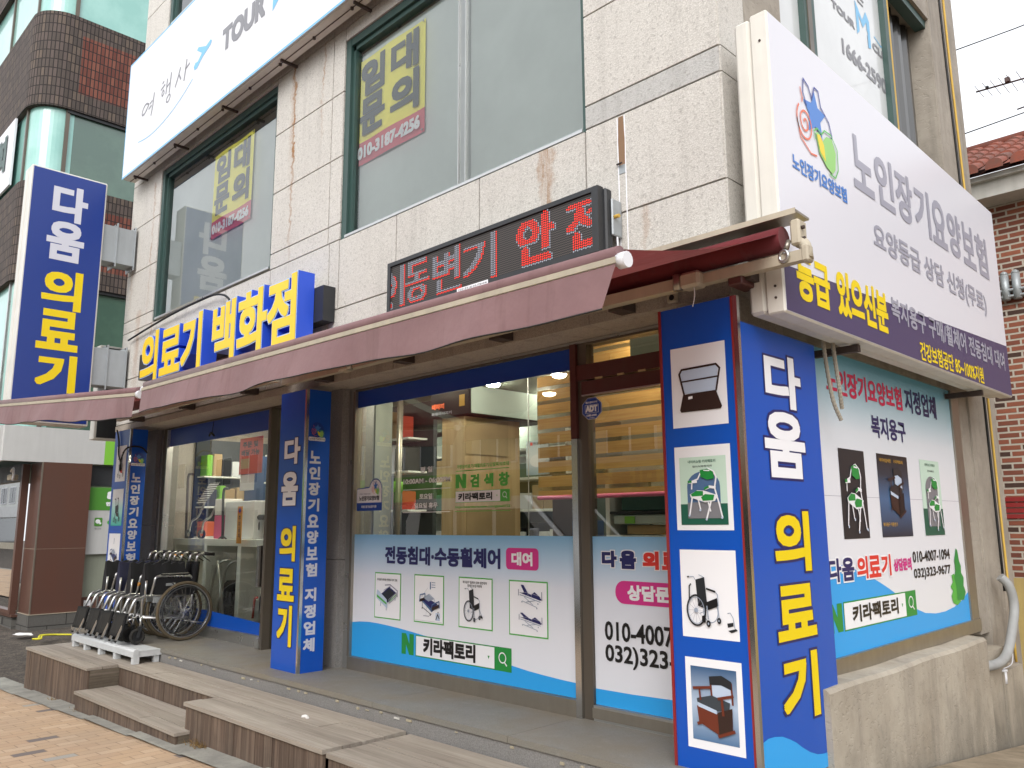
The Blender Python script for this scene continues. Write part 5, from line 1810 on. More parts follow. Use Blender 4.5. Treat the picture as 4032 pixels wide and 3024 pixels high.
F = front(LDY - .0022)
F.text('전광판 문의 /AS 010-7758-4546', -4.05, lz0 + .010, -3.76, lz0 + .028, 'ink_black', 0)
st = b.build('service_sticker', t); F.build('sticker_print', st)
b = MB(); b.bbox(lx1 + .02, 3.64, 3.27, lx1 + .035, 3.735, 3.50, 'galv', .01); b.cyl((lx1 + .03, 3.66, 3.385), (lx1 + .07, 3.66, 3.385), .012, 'rope_yellow', 8)
b.bbox(-2.93, 3.725, 3.275, -2.865, 3.738, 3.50, 'galv', .006)
b.tube([(lx1 + .028, 3.69, 3.27), (lx1 + .03, 3.70, 3.02)], .006, 'panel_white', 6)
b.build('bracket', t)

# --- rent banners behind the upper panes
def banner(label, u0, u1, z0, z1, zr, y, sway):
    t = thing('rent_banner', label, 'banner', ((u0 + u1) / 2, y, z0))
    b = MB()
    n_ = 10
    for i in range(n_):
        a0, a1 = i / n_, (i + 1) / n_
        for za, zb, m in ((z0, zr, 'banner_red'), (zr, z1, 'banner_yellow')):
            f = lambda a: .006 * math.sin(a * 9 + sway)
            b.poly([(u0 + (u1 - u0) * a0, y + f(a0), za), (u0 + (u1 - u0) * a1, y + f(a1), za), (u0 + (u1 - u0) * a1, y + f(a1), zb), (u0 + (u1 - u0) * a0, y + f(a0), zb)], m, smooth=True)
    b.build('cloth', t)
    F = front(y - .008, .0004)
    w_, h_ = u1 - u0, z1 - zr
    for s, a, c, d_, e in (('임', .08, .44, .53, .95), ('대', .53, .92, .53, .95), ('문', .07, .45, .06, .50), ('의', .53, .93, .05, .50)):
        F.text(s, u0 + w_ * a, zr + h_ * d_, u0 + w_ * c, zr + h_ * e, 'banner_ink', 1, .013)
    F.text('010-3187-4256', u0 + w_ * .05, z0 + (zr - z0) * .22, u1 - w_ * .05, zr - (zr - z0) * .22, 'ink_white', 1, .006)
    F.build('lettering', t)
    b = MB()
    for a in (u0 + .02, u1 - .02):
        for z in (z0 + .02, z1 - .02): b.cyl((a, y - .012, z), (a, y - .007, z), .010, 'alu', 8)
    b.build('eyelet', t)
flat('banner_yellow', '#f4ea62', .6); flat('banner_red', '#d2606e', .6); flat('banner_ink', '#4c5456', .6)
banner('yellow rent banner with dark letters hanging in the large upper window', -5.78, -4.80, 4.735, 5.745, 4.95, 3.835, 0)
banner('yellow rent banner with dark letters hanging in the smaller upper window on the left', -8.67, -7.71, 4.81, 5.825, 5.02, 3.835, 2)

# ------------------------------------------------------------------ awnings
def awning(label, RL, RR, BL, BR, vdrop, seed, mount_right):
    """RL/RR roller ends at the wall, BL/BR front bar ends"""
    RL, RR, BL, BR = map(Vector, (RL, RR, BL, BR))
    t = thing('awning', label, 'awning', tuple((RL + RR) / 2))
    b = MB()
    n, m_ = 36, 8
    idx = {}
    for i in range(n + 1):
        for j in range(m_ + 1):
            s, q = i / n, j / m_
            p = (RL.lerp(RR, s)).lerp(BL.lerp(BR, s), q)
            p.z += .035 - .055 * math.sin(math.pi * q) * (.6 + .4 * math.sin(math.pi * s)) + .010 * math.sin(s * 23 + q * 3) * q
            idx[i, j] = b.pts([p])
    for i in range(n):
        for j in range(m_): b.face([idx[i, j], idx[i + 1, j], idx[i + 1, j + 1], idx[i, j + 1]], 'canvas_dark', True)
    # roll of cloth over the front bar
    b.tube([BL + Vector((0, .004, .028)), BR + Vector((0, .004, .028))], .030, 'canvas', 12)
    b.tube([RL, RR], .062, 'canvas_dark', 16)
    b.build('canopy', t)
    b = MB()
    N, K = 60, 7
    r_ = random.Random(seed)
    ph = [r_.uniform(0, 6) for _ in range(4)]
    idx = {}
    for i in range(N + 1):
        s = i / N
        top = BL.lerp(BR, s) + Vector((0, -.028, -.022))
        for k in range(K + 1):
            q = k / K
            wav = (.014 * math.sin(s * 19 + ph[0]) + .009 * math.sin(s * 47 + ph[1]) + .012 * math.sin(s * 7 + ph[2])) * q
            drop = vdrop * (1 + .05 * math.sin(s * 13 + ph[3]) + .03 * math.sin(s * 31 + ph[1]))
            sx = -.06 * q * (1 - s) * .6 - .07 * q * s
            idx[i, k] = b.pts([top + Vector((sx, wav - .02 * q, -drop * q))])
    for i in range(N):
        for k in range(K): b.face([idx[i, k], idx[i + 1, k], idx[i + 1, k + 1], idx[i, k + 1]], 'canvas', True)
    e = [b.v[idx[i, K]] for i in range(N + 1)]
    b.tube(e, .004, 'rubber', 4)
    b.build('valance', t)
    b = MB()
    d = (BR - BL).normalized()
    b.tube([BL, BR], .022, 'cream', 10)
    b.obox((BL + BR) / 2 + Vector((0, -.022, -.006)), d, (0, 1, 0), Vector((0, 0, 1)), (BR - BL).length / 2, .010, .012, 'cream')
    for q, s in ((BL, -1), (BR, 1)):
        b.tube([q - d * s * .005 + Vector((0, .002, -.004)), q + d * s * .035 + Vector((0, .002, -.004))], .032, 'panel_white', 14)
    b.build('front_bar', t)
    return t, RL, RR, BL, BR
t, RL, RR, BL, BR = awning('wide faded pink awning over the shop windows with its folding arms beside the corner signboard', (-6.38, 3.60, 2.975), (-1.71, 3.60, 2.955), (-6.43, 2.40, 2.655), (-1.80, 2.40, 2.592), .170, 3, True)
b = MB()
b.box(-6.40, 3.555, 2.815, -1.60, 3.605, 2.868, 'cream')
for x in (-5.9, -4.8, -3.75, -2.75, -1.95):
    b.box(x - .05, 3.605, 2.80, x + .05, FY - .006, 2.87, 'rust_steel')
b.bbox(-2.01, 3.57, 2.775, -1.93, 3.735, 2.85, 'frame_maroon', .006)
b.build('support_bar', t)
b = MB()
b.obox((-4.0, 3.63, 3.065), (1, 0, 0), (0, 1, -.05), (0, .05, 1), 2.375, .075, .006, 'steel_brushed')
b.obox((-4.0, 3.556, 3.066), (1, 0, 0), (0, 1, 0), (0, 0, 1), 2.375, .003, .014, 'cream')
b.build('cover_plate', t)
b = MB()
b.bbox(-1.665, 3.565, 2.90, -1.615, 3.65, 3.03, 'cream', .01)
b.tube(bend([(-1.64, 3.60, 2.93), (-1.605, 3.60, 2.90), (-1.59, 3.58, 2.82)], .03), [.028] * 7, 'cream', 8)
b.bbox(-1.61, 3.55, 2.805, -1.575, 3.615, 2.89, 'cream', .008)
for z in (2.93, 2.985): b.cyl((-1.615, 3.59, z), (-1.60, 3.59, z), .010, 'rust_steel', 8)
b.build('end_bracket', t)
b = MB()
b.cyl((-1.675, 3.575, 2.93), (-1.685, 3.555, 2.885), .012, 'steel_brushed', 8)
b.ring((-1.693, 3.548, 2.852), (.3, 1, 0), .026, .008, 'alu', 18, 6)
b.build('crank_eyelet', t)
b = MB()
for x, xe, sg in ((-2.20, -2.06, -1), (-5.4, -5.9, 1)):
    el = Vector((x + sg * 1.42, 3.40, 2.80))
    sh = Vector((x, 3.56, 2.845))
    b.bbox(x - .06, 3.51, 2.80, x + .06, 3.60, 2.885, 'cream', .015)
    b.cyl((x + sg * .08, 3.535, 2.80), (x + sg * .08, 3.535, 2.885), .026, 'steel_brushed', 12)
    d_ = el - sh
    b.obox((sh + el) / 2 + Vector((sg * .05, 0, 0)), d_, (0, 1, .1), (0, 0, 1), d_.length / 2 - .06, .018, .030, 'cream')
    b.cyl(el - Vector((0, 0, .04)), el + Vector((0, 0, .035)), .032, 'cream', 12)
    wr = BL.lerp(BR, .82 if sg < 0 else .2) + Vector((0, .03, .0))
    b.tube([el, wr], .020, 'cream', 8)
b.build('folding_arm', t)
b = MB()
b.bbox(-2.475, 3.715, 2.805, -2.405, 3.738, 2.862, 'cream', .008); b.cyl((-2.44, 3.716, 2.833), (-2.44, 3.712, 2.833), .016, 'black_plastic', 12)
b.build('wall_socket', BLD)
b = MB(); b.tube(smooth_path([(-2.19, 3.548, 2.88), (-2.19, 3.545, 2.82), (-2.185, 3.54, 2.76), (-2.20, 3.54, 2.70)], 4), .003, 'panel_white', 5); b.build('cable_tie', t)

t, RL, RR, BL, BR = awning('shorter faded pink awning sagging over the far left end of the shop', (-10.35, 3.58, 3.02), (-6.50, 3.58, 2.97), (-10.40, 2.17, 2.912), (-6.55, 2.395, 2.628), .172, 8, False)
b = MB(); b.box(-10.35, 3.545, 2.86, -6.5, 3.585, 2.90, 'cream')
for x in (-10.0, -8.6, -7.2): b.box(x - .04, 3.585, 2.84, x + .04, FY - .006, 2.90, 'rust_steel')
b.build('support_bar', t)

# ------------------------------------------------------------------ metal ramp platform
t = thing('metal_platform', 'light grey sheet metal platform on stubby legs under the wheelchair casters', 'platform', (-9.17, 3.29, .29))
b = MB()
b.box(-10.06, 3.20, .402, -8.285, 3.455, .412, 'paint_grey')
b.box(-10.06, 3.152, .355, -8.29, 3.158, .408, 'paint_grey')
b.box(-8.296, 3.158, .355, -8.287, 3.45, .402, 'paint_grey'); b.box(-10.06, 3.158, .355, -10.052, 3.45, .402, 'paint_grey')
b.tube([(-10.06, 3.182, .400), (-8.28, 3.182, .400)], .028, 'paint_grey', 14)
b.build('plate', t)
for x in (-10.03, -9.66, -9.22, -8.79, -8.315):
    b = MB(); b.box(x - .03, 3.160, .291, x + .03, 3.215, .385, 'paint_grey'); b.build('leg', t)
b = MB(); b.box(-8.35, 3.36, .291, -8.30, 3.41, .385, 'paint_grey'); b.build('leg', t)
b = MB(); b.box(-10.05, 3.36, .291, -10.0, 3.41, .385, 'paint_grey'); b.build('leg', t)

# ------------------------------------------------------------------ folded wheelchairs
def wheelchair():
    t = thing('wheelchair', 'x', 'wheelchair', (0, 0, 0), 'folded wheelchairs parked side by side')
    HW = .085                                            # half the folded width between the side frames
    WX_ = HW + .045
    for s in (-1, 1):
        # rear wheel: tyre, rim, hand rim, spokes, hub
        wv = MB(); wv.ring((s * WX_, 0, .302), (1, 0, 0), .286, .0180, 'tyre_brown', 48, 8); W_ = wv.build('wheel', t)
        q = MB(); q.ring((s * WX_, 0, .302), (1, 0, 0), .268, .008, 'alu', 48, 6); q.build('rim', W_)
        q = MB(); q.ring((s * (WX_ + .022), 0, .302), (1, 0, 0), .245, .0085, 'black_metal', 44, 6)
        for k in range(6):
            a = k * math.pi / 3 + .3
            q.cyl((s * (WX_ + .022), .245 * math.cos(a), .302 + .245 * math.sin(a)), (s * WX_, .266 * math.cos(a), .302 + .266 * math.sin(a)), .004, 'black_metal', 5)
        q.build('hand_rim', W_)
        q = MB()
        for k in range(28):
            a = 2 * math.pi * k / 28
            c = a + (.9 if k % 2 else -.9)
            q.tube([(s * (WX_ + (.014 if k % 4 < 2 else -.014)), .024 * math.cos(c), .302 + .024 * math.sin(c)), (s * WX_, .262 * math.cos(a), .302 + .262 * math.sin(a))], .0015, 'chrome', 4, caps=False)
        q.build('spokes', W_)
        q = MB(); q.cyl((s * (WX_ - .022), 0, .302), (s * (WX_ + .026), 0, .302), .018, 'alu', 12); q.cyl((s * (WX_ - .024), 0, .302), (s * (WX_ - .018), 0, .302), .034, 'alu', 14); q.build('hub', W_)
        # front caster
        cx, cy = s * (HW + .01), -.46
        q = MB(); q.ring((cx, cy, .082), (1, 0, 0), .062, .018, 'rubber', 24, 8); q.cyl((cx - .011, cy, .082), (cx + .011, cy, .082), .052, 'black_plastic', 16); C_ = q.build('caster', t)
        q = MB()
        for d_ in (-1, 1): q.obox((cx + d_ * .023, cy + .01, .125), (0, .25, 1), (1, 0, 0), (0, 1, 0), .055, .003, .014, 'black_metal')
        q.box(cx - .026, cy + .006, .165, cx + .026, cy + .04, .178, 'black_metal')
        q.cyl((cx, cy + .025, .17), (cx, cy + .025, .27), .013, 'alu', 8)
        q.build('fork', C_)
        # side frame tubes
        q = MB()
        q.tube(bend([(s * HW, -.43, .25), (s * HW, -.43, .47), (s * HW, -.40, .475), (s * HW, .06, .455)], .04), .0125, 'alu', 8)
        q.tube([(s * HW, -.43, .26), (s * HW, .10, .22)], .0115, 'alu', 8)
        q.tube([(s * HW, .075, .20), (s * HW, .105, .80)], .0125, 'alu', 8)
        q.tube([(s * HW, .0, .302), (s * HW, .09, .302)], .016, 'alu', 8)
        q.tube([(s * HW, .09, .18), (s * HW, .22, .16)], .010, 'alu', 6)
        q.tube([(s * HW * .9, -.25, .26), (-s * HW * .3, -.2, .50)], .011, 'alu', 8)
        q.tube([(s * HW * .9, .0, .25), (-s * HW * .3, -.02, .50)], .011, 'alu', 8)
        q.obox((s * HW, -.27, .43), (0, 1, 0), (1, 0, 0), (0, 0, 1), .05, .016, .028, 'galv')
        q.tube([(s * HW, -.12, .44), (s * (HW + .03), -.10, .52), (s * (HW + .03), -.14, .60)], .009, 'black_metal', 6)
        q.build('side_frame', t)
        # armrest
        q = MB()
        q.tube(bend([(s * HW, -.35, .46), (s * HW, -.31, .655), (s * HW, -.27, .67), (s * HW, .06, .655), (s * HW, .09, .62)], .06, 6), .014, 'alu', 8)
        if s > 0 : q.tube([(s * HW, -.405, .46), (s * HW, -.40, .63)], .011, 'alu', 8)
        A_ = q.build('armrest', t)
        q = MB(); q.bbox(s * HW - .022, -.26, .672, s * HW + .022, .04, .695, 'black_plastic', .010); q.build('arm_pad', A_)
        q = MB(); q.poly([(s * HW + s * .004, -.33, .47), (s * HW + s * .004, .08, .46), (s * HW + s * .004, .09, .64), (s * HW + s * .004, -.29, .655)], 'black_fabric'); G = q.build('side_guard', t)
        if s > 0:
            q = MB()
            q.bbox(s * HW + .0055, -.20, .565, s * HW + .009, -.10, .592, 'galv', .004)
            q.build('name_plate', G)
        # push handle
        q = MB(); q.tube(bend([(s * HW, .105, .78), (s * HW, .125, .865), (s * HW, .17, .885), (s * HW, .20, .885)], .05, 5), .0145, 'alu', 8); H_ = q.build('push_handle', t)
        q = MB(); q.tube([(s * HW, .195, .885), (s * HW, .31, .875)], [.020, .019], 'black_plastic', 10); q.tube(bend([(s * HW, .18, .865), (s * HW, .22, .83), (s * HW, .27, .80)], .03), .006, 'black_plastic', 6); q.build('grip', H_)
        # leg rest
        q = MB()
        q.tube(bend([(s * HW, -.42, .465), (s * HW, -.50, .45), (s * HW * .95, -.66, .06)], .07, 6), .0140, 'alu', 8)
        q.tube([(s * HW, -.45, .28), (s * HW, -.58, .24)], .009, 'alu', 6)
        L_ = q.build('leg_rest', t)
        cxp = s * HW - s * .030
        q = MB()
        up = Vector((0, .22, 1)).normalized()
        q.obox((cxp - s * .012, -.615, .205), (-.3, .95, -.22), (.95, .3, 0), up, .009, .066, .112, 'black_plastic')
        q.obox((cxp - s * .012 + .0033, -.6245, .207), (-.3, .95, -.22), (.95, .3, 0), up, .002, .050, .092, 'rubber')
        q.build('foot_plate', L_)
        q = MB(); q.cyl((s * HW * .95, -.66, .062), (s * HW * .95, -.668, .042), .013, 'black_plastic', 8); q.build('end_cap', L_)
    # upholstery folded up between the frames
    q = MB()
    r_ = random.Random(4)
    n_ = 14
    prof = []
    for i in range(n_ + 1):
        y = -.40 + .42 * i / n_
        prof.append((y, .795 + .012 * math.sin(i * 1.9), .63 + .01 * math.sin(i * 1.2)))
    for s in (-1, 1):
        for (y0, a0, b0), (y1, a1, b1) in zip(prof, prof[1:]):
            g0, g1 = .012 * math.sin(y0 * 30 + s), .012 * math.sin(y1 * 30 + s)
            q.poly([(s * (HW - .015), y0, .47), (s * (HW - .015), y1, .47), (s * (.050 + g1), y1, b1), (s * (.050 + g0), y0, b0)], 'black_fabric', smooth=True)
            q.poly([(s * (.050 + g0), y0, b0), (s * (.050 + g1), y1, b1), (s * .016, y1, a1), (s * .016, y0, a0)], 'black_fabric', smooth=True)
    for (y0, a0, b0), (y1, a1, b1) in zip(prof, prof[1:]):
        q.poly([(-.016, y0, a0), (-.016, y1, a1), (.016, y1, a1), (.016, y0, a0)], 'black_fabric', smooth=True)
    for y, a, b_ in (prof[0], prof[-1]):
        q.poly([(-(HW - .015), y, .47), (-.05, y, b_), (-.016, y, a), (.016, y, a), (.05, y, b_), (HW - .015, y, .47)], 'black_fabric')
    q.build('seat', t)
    q = MB()
    for s in (-1, 1):
        q.tube(smooth_path([(s * (HW + .004), .085, .46), (s * (HW + .006), .098, .62), (s * (HW + .006), .112, .80)], 4), [.022, .026, .028, .028, .028, .028, .028, .026, .022], 'black_fabric', 10)
    for k in range(8):
        a0, a1 = -1 + k / 4, -1 + (k + 1) / 4
        f = lambda a: .11 + .05 * (1 - a * a) + .01 * math.sin(a * 9)
        q.poly([(a0 * HW, f(a0), .47), (a1 * HW, f(a1), .47), (a1 * HW, f(a1) + .02, .80), (a0 * HW, f(a0) + .02, .80)], 'black_fabric', smooth=True)
    q.build('backrest', t)
    return t
def copy_tree(o, parent=None):
    c = o.copy(); COL.objects.link(c)
    if parent is not None: c.parent = parent
    for ch in o.children: copy_tree(ch, c)
    return c
w0 = wheelchair()
WL = ['folded black wheelchair nearest the blue pillar between the windows, its spoked wheel in full view', 'second folded wheelchair from the right, orange tape on its frame',
      'third folded wheelchair from the right, with a dark navy seat cloth', 'leftmost folded wheelchair in front of the far blue pillar sign']
spots = [(-8.80, 3.80, 0), (-9.17, 3.79, .02), (-9.50, 3.80, -.015), (-9.83, 3.77, .01)]
chairs = [w0] + [copy_tree(w0) for _ in spots[1:]]
for c, (x, y, a), lb in zip(chairs, spots, WL):
    c.location = (x, y, .415); c.rotation_euler = (0, 0, a); c['label'] = lb
for ch in chairs[2].children:
    if ch.name.startswith('seat'):
        ch.data = ch.data.copy(); ch.data.materials[0] = MAT['navy_fabric']
for cx_ in (-.085, .085):
    q = MB(); q.cyl((cx_, .122, .845), (cx_, .128, .868), .0145, 'orange_tape', 10)
    o = q.build('tape_mark', None); o.parent = chairs[1]
    q = MB(); q.cyl((cx_, -.33, .555), (cx_, -.323, .59), .0142, 'orange_tape', 10)
    o = q.build('tape_mark', None); o.parent = chairs[1]

# ------------------------------------------------------------------ inside the shop
b = MB(); b.box(-10.75, 4.3, .38, -2.36, 8.45, .415, 'beige_tile'); o = b.build('shop_floor', BLD)
b = MB()
b.box(-10.75, 7.9, .415, -6.4, 8.44, 2.9, 'green_wall')
b.build('rear_partition', BLD)
def ceil_light(x, y, lb):
    t = thing('ceiling_light', lb, 'ceiling light', (x, y, 2.98), 'round lights in the shop ceiling')
    q = MB(); q.cyl((x, y, 2.965), (x, y, 2.98), .085, 'alu', 20); q.build('rim', t)
    q = MB(); q.tube([(x, y, 2.966), (x, y, 2.945), (x, y, 2.935)], [.072, .06, .03], 'lens', 18); q.build('lens', t)
for (x, y), lb in zip([(-8.85, 6.66), (-9.6, 7.4), (-5.72, 5.48), (-4.93, 5.58), (-5.73, 6.32), (-7.75, 7.75), (-9.9, 5.2), (-8.6, 5.0), (-5.75, 4.40), (-4.55, 4.38), (-3.1, 4.33), (-9.6, 4.42), (-8.4, 4.42)],  # the last entries, close behind the glass, are added fill lights, unseen
                     ['round ceiling light left of the pine column, nearer the window', 'round ceiling light left of the pine column, further back', 'round ceiling light above the grey carton, nearest the window',
                      'round ceiling light behind the top of the striped blind', 'round ceiling light behind the upper slats of the striped blind', 'small round ceiling light at the back of the shop beside the blind',
                      'round ceiling light above the left display counter', 'round ceiling light above the right half of the left display counter', 'unseen fill light added behind the blue strip of the right window, the left one', 'unseen fill light added behind the blue strip, above the cartons', 'unseen fill light added right behind the door transom', 'unseen fill light added behind the blue film of the left window, the left one', 'unseen fill light added behind the blue film of the left window, the right one']):
    ceil_light(x, y, lb)
# pine column with cartons on it
t = thing('display_column', 'pine clad display column behind the wide right shop window', 'column', (-5.1, 4.7, .415))
b = MB(); b.box(-5.45, 4.60, .415, -5.152, 5.27, 2.515, 'pine_panel'); b.box(-5.1515, 4.605, 2.19, -5.146, 5.12, 2.50, 'card'); b.box(-5.1515, 4.62, .42, -5.147, 5.2, 1.75, 'card')
b.build('cladding', t)
t = thing('carton', 'black carton with a pale grey side on top of the pine column', 'carton', (-5.3, 4.6, 2.52))
b = MB(); b.bbox(-5.59, 4.58, 2.525, -5.075, 5.44, 2.785, 'box_black', .006); b.build('box', t)
b = MB(); b.box(-5.074, 4.60, 2.535, -5.068, 5.42, 2.775, 'box_grey'); b.build('side_print', t)
F = front(4.579); F.text('테라피', -5.57, 2.60, -5.40, 2.65, 'ink_orange', 1, .003); F.text('목등마사지기', -5.57, 2.545, -5.30, 2.575, 'ink_lgrey', 1, .001); F.rect(-5.20, 2.60, -5.13, 2.70, 'ink_gold', 1); F.build('print', t)
# shelving at the back
t = thing('shelf_rack', 'white rear shelving with boxes behind the opening hours lettering', 'shelf', (-8.7, 7.7, .415))
b = MB()
for z in (.8, 1.3, 1.75, 2.15, 2.52): b.box(-10.7, 7.45, z, -6.45, 7.88, z + .03, 'shelf_white')
for x in (-10.7, -9.3, -7.9, -6.5): b.box(x, 7.45, .415, x + .04, 7.88, 2.75, 'shelf_white')
b.build('rack', t)
r_ = random.Random(21)
cl = ['box_white', 'box_blue', 'card', 'black_plastic', 'box_white', 'box_teal', 'card']
nm_ = {'box_white': 'white', 'box_blue': 'blue', 'card': 'brown', 'black_plastic': 'black', 'box_teal': 'teal'}
for zi, z in enumerate((.83, 1.33, 1.78, 2.18)):
    x = -10.6
    while x < -6.8:
        w_ = r_.uniform(.18, .42); h_ = r_.uniform(.16, .33); m = r_.choice(cl)
        if (x < -9.34 < x + w_) or (x < -7.94 < x + w_): x += w_; continue
        q = MB(); q.bbox(x, 7.5, z, x + w_ * .93, 7.82, z + h_, m, .005)
        o = q.build('product_box')
        tag(o, 'product box standing on the white rear shelving inside the shop', 'box', 'boxes on the rear shelving')
        x += w_
# white column, pole, picture, blind
b = MB(); b.box(-6.70, 4.6, .415, -6.45, 4.8, 2.98, 'white_wall'); tag(b.build('white_column'), 'plain white column at the left edge of the right shop window', 'column')
b = MB(); b.cyl((-6.25, 4.72, .415), (-6.19, 4.70, 2.95), .03, 'steel_brushed', 10); b.cyl((-6.24, 4.72, .415), (-6.235, 4.72, 1.9), .042, 'black_plastic', 10); b.cyl((-6.236, 4.72, 1.9), (-6.232, 4.72, 2.0), .045, 'fascia_green', 10)
tag(b.build('support_pole'), 'thin steel pole with a black lower sleeve just inside the right window', 'pole')
t = thing('roller_blind', 'orange brown striped roller blind inside the right window and door', 'blind', (-3.5, 4.5, 1.79))
b = MB(); b.poly([(-4.25, 4.55, 1.80), (-3.35, 4.55, 1.80), (-3.35, 4.55, 2.92), (-4.25, 4.55, 2.92)], 'blind_cloth'); b.poly([(-3.35, 4.55, 1.80), (-2.42, 4.55, 1.80), (-2.42, 4.55, 2.70), (-3.35, 4.55, 2.70)], 'blind_cloth'); b.build('cloth', t)
b = MB(); b.cyl((-4.25, 4.55, 1.79), (-2.42, 4.55, 1.79), .016, 'box_pink', 10); b.build('bottom_bar', t)
b = MB(); b.tube([(-4.30, 4.5, 2.9), (-4.31, 4.5, 1.3)], .004, 'panel_white', 5); b.build('pull_cord', t)
grad('bear_print', 2, 1.99, 2.25, [(0, '#9db7cc'), (.5, '#dfe5ea'), (1, '#b9cbd6')])
b = MB(); b.box(-4.52, 4.70, 1.98, -4.28, 4.712, 2.25, 'bear_print'); F = front(4.698); F.text('현대메디칼', -4.44, 2.215, -4.30, 2.24, 'ink_dark', 0); F.rect(-4.475, 2.215, -4.447, 2.24, 'ink_red', 0); F.ell(-4.40, 2.09, .08, .05, 'ink_white', 0); F.ell(-4.34, 2.12, .04, .04, 'ink_white', .5)
t_ = b.build('picture_panel'); tag(t_, 'pale blue and white picture panel hanging left of the striped blind', 'picture'); F.build('print', t_)
t = thing('desk_rack', 'white desk rack with baskets and papers behind the door glass', 'rack', (-3.0, 4.9, 1.2))
b = MB()
for x in (-3.66, -2.45): b.box(x, 4.62, .415, x + .035, 5.1, 1.98, 'shelf_white')
b.box(-3.66, 4.62, 1.955, -2.42, 5.1, 1.985, 'shelf_white'); b.box(-3.625, 4.62, 1.66, -2.45, 5.1, 1.68, 'black_plastic'); b.box(-3.625, 4.62, 1.50, -2.45, 5.1, 1.515, 'shelf_white')
b.build('rack', t)
def tagb(m, c, nm, lb, cat):
    q = MB(); q.bbox(*c, m, .006); tag(q.build(nm), lb, cat)
tagb('box_teal', (-3.55, 4.66, 1.685, -2.75, 4.95, 1.79, ), 'basket', 'green plastic basket on the upper shelf of the desk rack', 'basket')
tagb('box_white', (-3.5, 4.63, 1.79, -3.1, 4.9, 1.83), 'paper_stack', 'stack of white papers lying on the green basket', 'papers')
tagb('box_grey', (-3.6, 4.63, 1.59, -2.5, 5.0, 1.655), 'drawer_tray', 'clear grey tray with lime tags under the green basket', 'tray')
for x in (-3.5, -3.0): tagb('fascia_green', (x, 4.622, 1.595, x + .09, 4.629, 1.645), 'tag_card', 'lime green tag card on the front of the clear grey tray, the %s one' % ('left' if x < -3.2 else 'right'), 'tag')
tagb('basket', (-3.5, 4.65, 1.52, -2.8, 4.95, 1.585), 'basket', 'beige woven basket on the lowest visible shelf of the desk rack', 'basket')
tagb('box_blue', (-4.05, 4.7, .415, -3.9, 4.9, 1.62), 'storage_box', 'tall blue box standing left of the door frame', 'box')
tagb('green_wall', (-4.55, 5.2, .415, -3.7, 5.25, 1.98), 'room_divider', 'pale green divider panel below the blind', 'panel')
tagb('wood_dark', (-4.52, 5.0, .415, -4.30, 5.15, 2.0), 'cabinet', 'narrow brown cabinet beside the pine column', 'cabinet')
# left window display
t = thing('display_counter', 'white display counter behind the left shop window', 'counter', (-9.2, 4.6, .415))
b = MB(); b.box(-10.6, 4.42, 1.365, -7.2, 4.85, 1.44, 'shelf_white'); b.build('counter_top', t)
for x in (-10.57, -9.66, -8.80): b = MB(); b.box(x, 4.42, .415, x + .085, 4.8, 1.365, 'shelf_white'); b.build('leg', t)
for x, lb in ((-10.37, 'dark wooden walking cane leaning at the left of the counter display'), (-9.35, 'second walking cane standing in the middle of the counter display')):
    q = MB(); q.tube(bend([(x, 4.5, 1.44), (x - .04, 4.5, 2.20 if x < -10 else 1.98), (x - .02, 4.5, 2.26 if x < -10 else 2.04), (x + .10, 4.5, 2.25 if x < -10 else 2.03)], .03), .016, 'wood_dark' if x < -10 else 'black_metal', 8)
    if x > -10:
        for a in (-.10, .10): q.tube([(x, 4.5, 1.48), (x + a, 4.5, 1.44)], .01, 'black_metal', 6)
    tag(q.build('walking_cane'), lb, 'cane')
tagb('box_pink', (-9.70, 4.55, 1.442, -9.48, 4.8, 1.72), 'carton', 'deep pink carton on the left display counter, the lower of two', 'carton')
tagb('tissue', (-9.70, 4.55, 1.725, -9.48, 4.8, 1.92), 'carton', 'pale pink carton stacked on the deep pink carton', 'carton')
MAT_ = MAT['notice_red']
tagb('box_white', (-9.44, 4.56, 1.442, -8.72, 4.8, 1.88), 'carton', 'large white wheelchair carton on the left display counter', 'carton')
b = MB(); b.box(-8.62, 4.30, 2.16, -8.10, 4.305, 2.56, 'notice_red'); t_ = b.build('notice'); tag(t_, 'red handwritten notice hanging in the left shop window', 'notice')
b = MB(); b.box(-8.62, 4.32, 1.98, -8.30, 4.325, 2.155, 'ink_white'); tag(b.build('notice'), 'white sheet hanging under the red notice', 'notice')
F = front(4.298); F.text('주문 및', -8.55, 2.45, -8.20, 2.52, 'wire_black', 0, .002); F.text('배달 가능', -8.57, 2.36, -8.16, 2.43, 'wire_black', 0, .002); F.rect(-8.58, 2.22, -8.38, 2.33, 'card', 0); F.build('lettering', t_)
b = MB(); b.poly([(-9.98, 4.6, 2.13), (-9.70, 4.6, 2.13), (-9.86, 4.5, 1.88), (-10.12, 4.5, 1.88)], 'panel_white')
for k in range(9):
    s0 = k / 9
    b.poly([(-9.98 - .14 * s0 + .0, 4.598 - .1 * s0, 2.128 - .25 * s0), (-9.70 - .16 * s0, 4.598 - .1 * s0, 2.128 - .25 * s0), (-9.70 - .16 * (s0 + .06), 4.598 - .1 * (s0 + .06), 2.128 - .25 * (s0 + .06)), (-9.98 - .14 * (s0 + .06), 4.598 - .1 * (s0 + .06), 2.128 - .25 * (s0 + .06))], 'wire_black')
tag(b.build('chequered_bag'), 'black and white chequered bag on the rollator in the left window', 'bag')
t = thing('rollator', 'dark rollator standing on the left display counter under the chequered bag', 'rollator', (-10.1, 4.6, 1.44))
b = MB()
for x in (-10.28, -9.92):
    b.tube(bend([(x, 4.5, 1.50), (x + .04, 4.5, 1.66), (x + .12, 4.55, 1.70), (x + .2, 4.6, 1.9)], .05), .014, 'alu', 8)
b.build('frame', t)
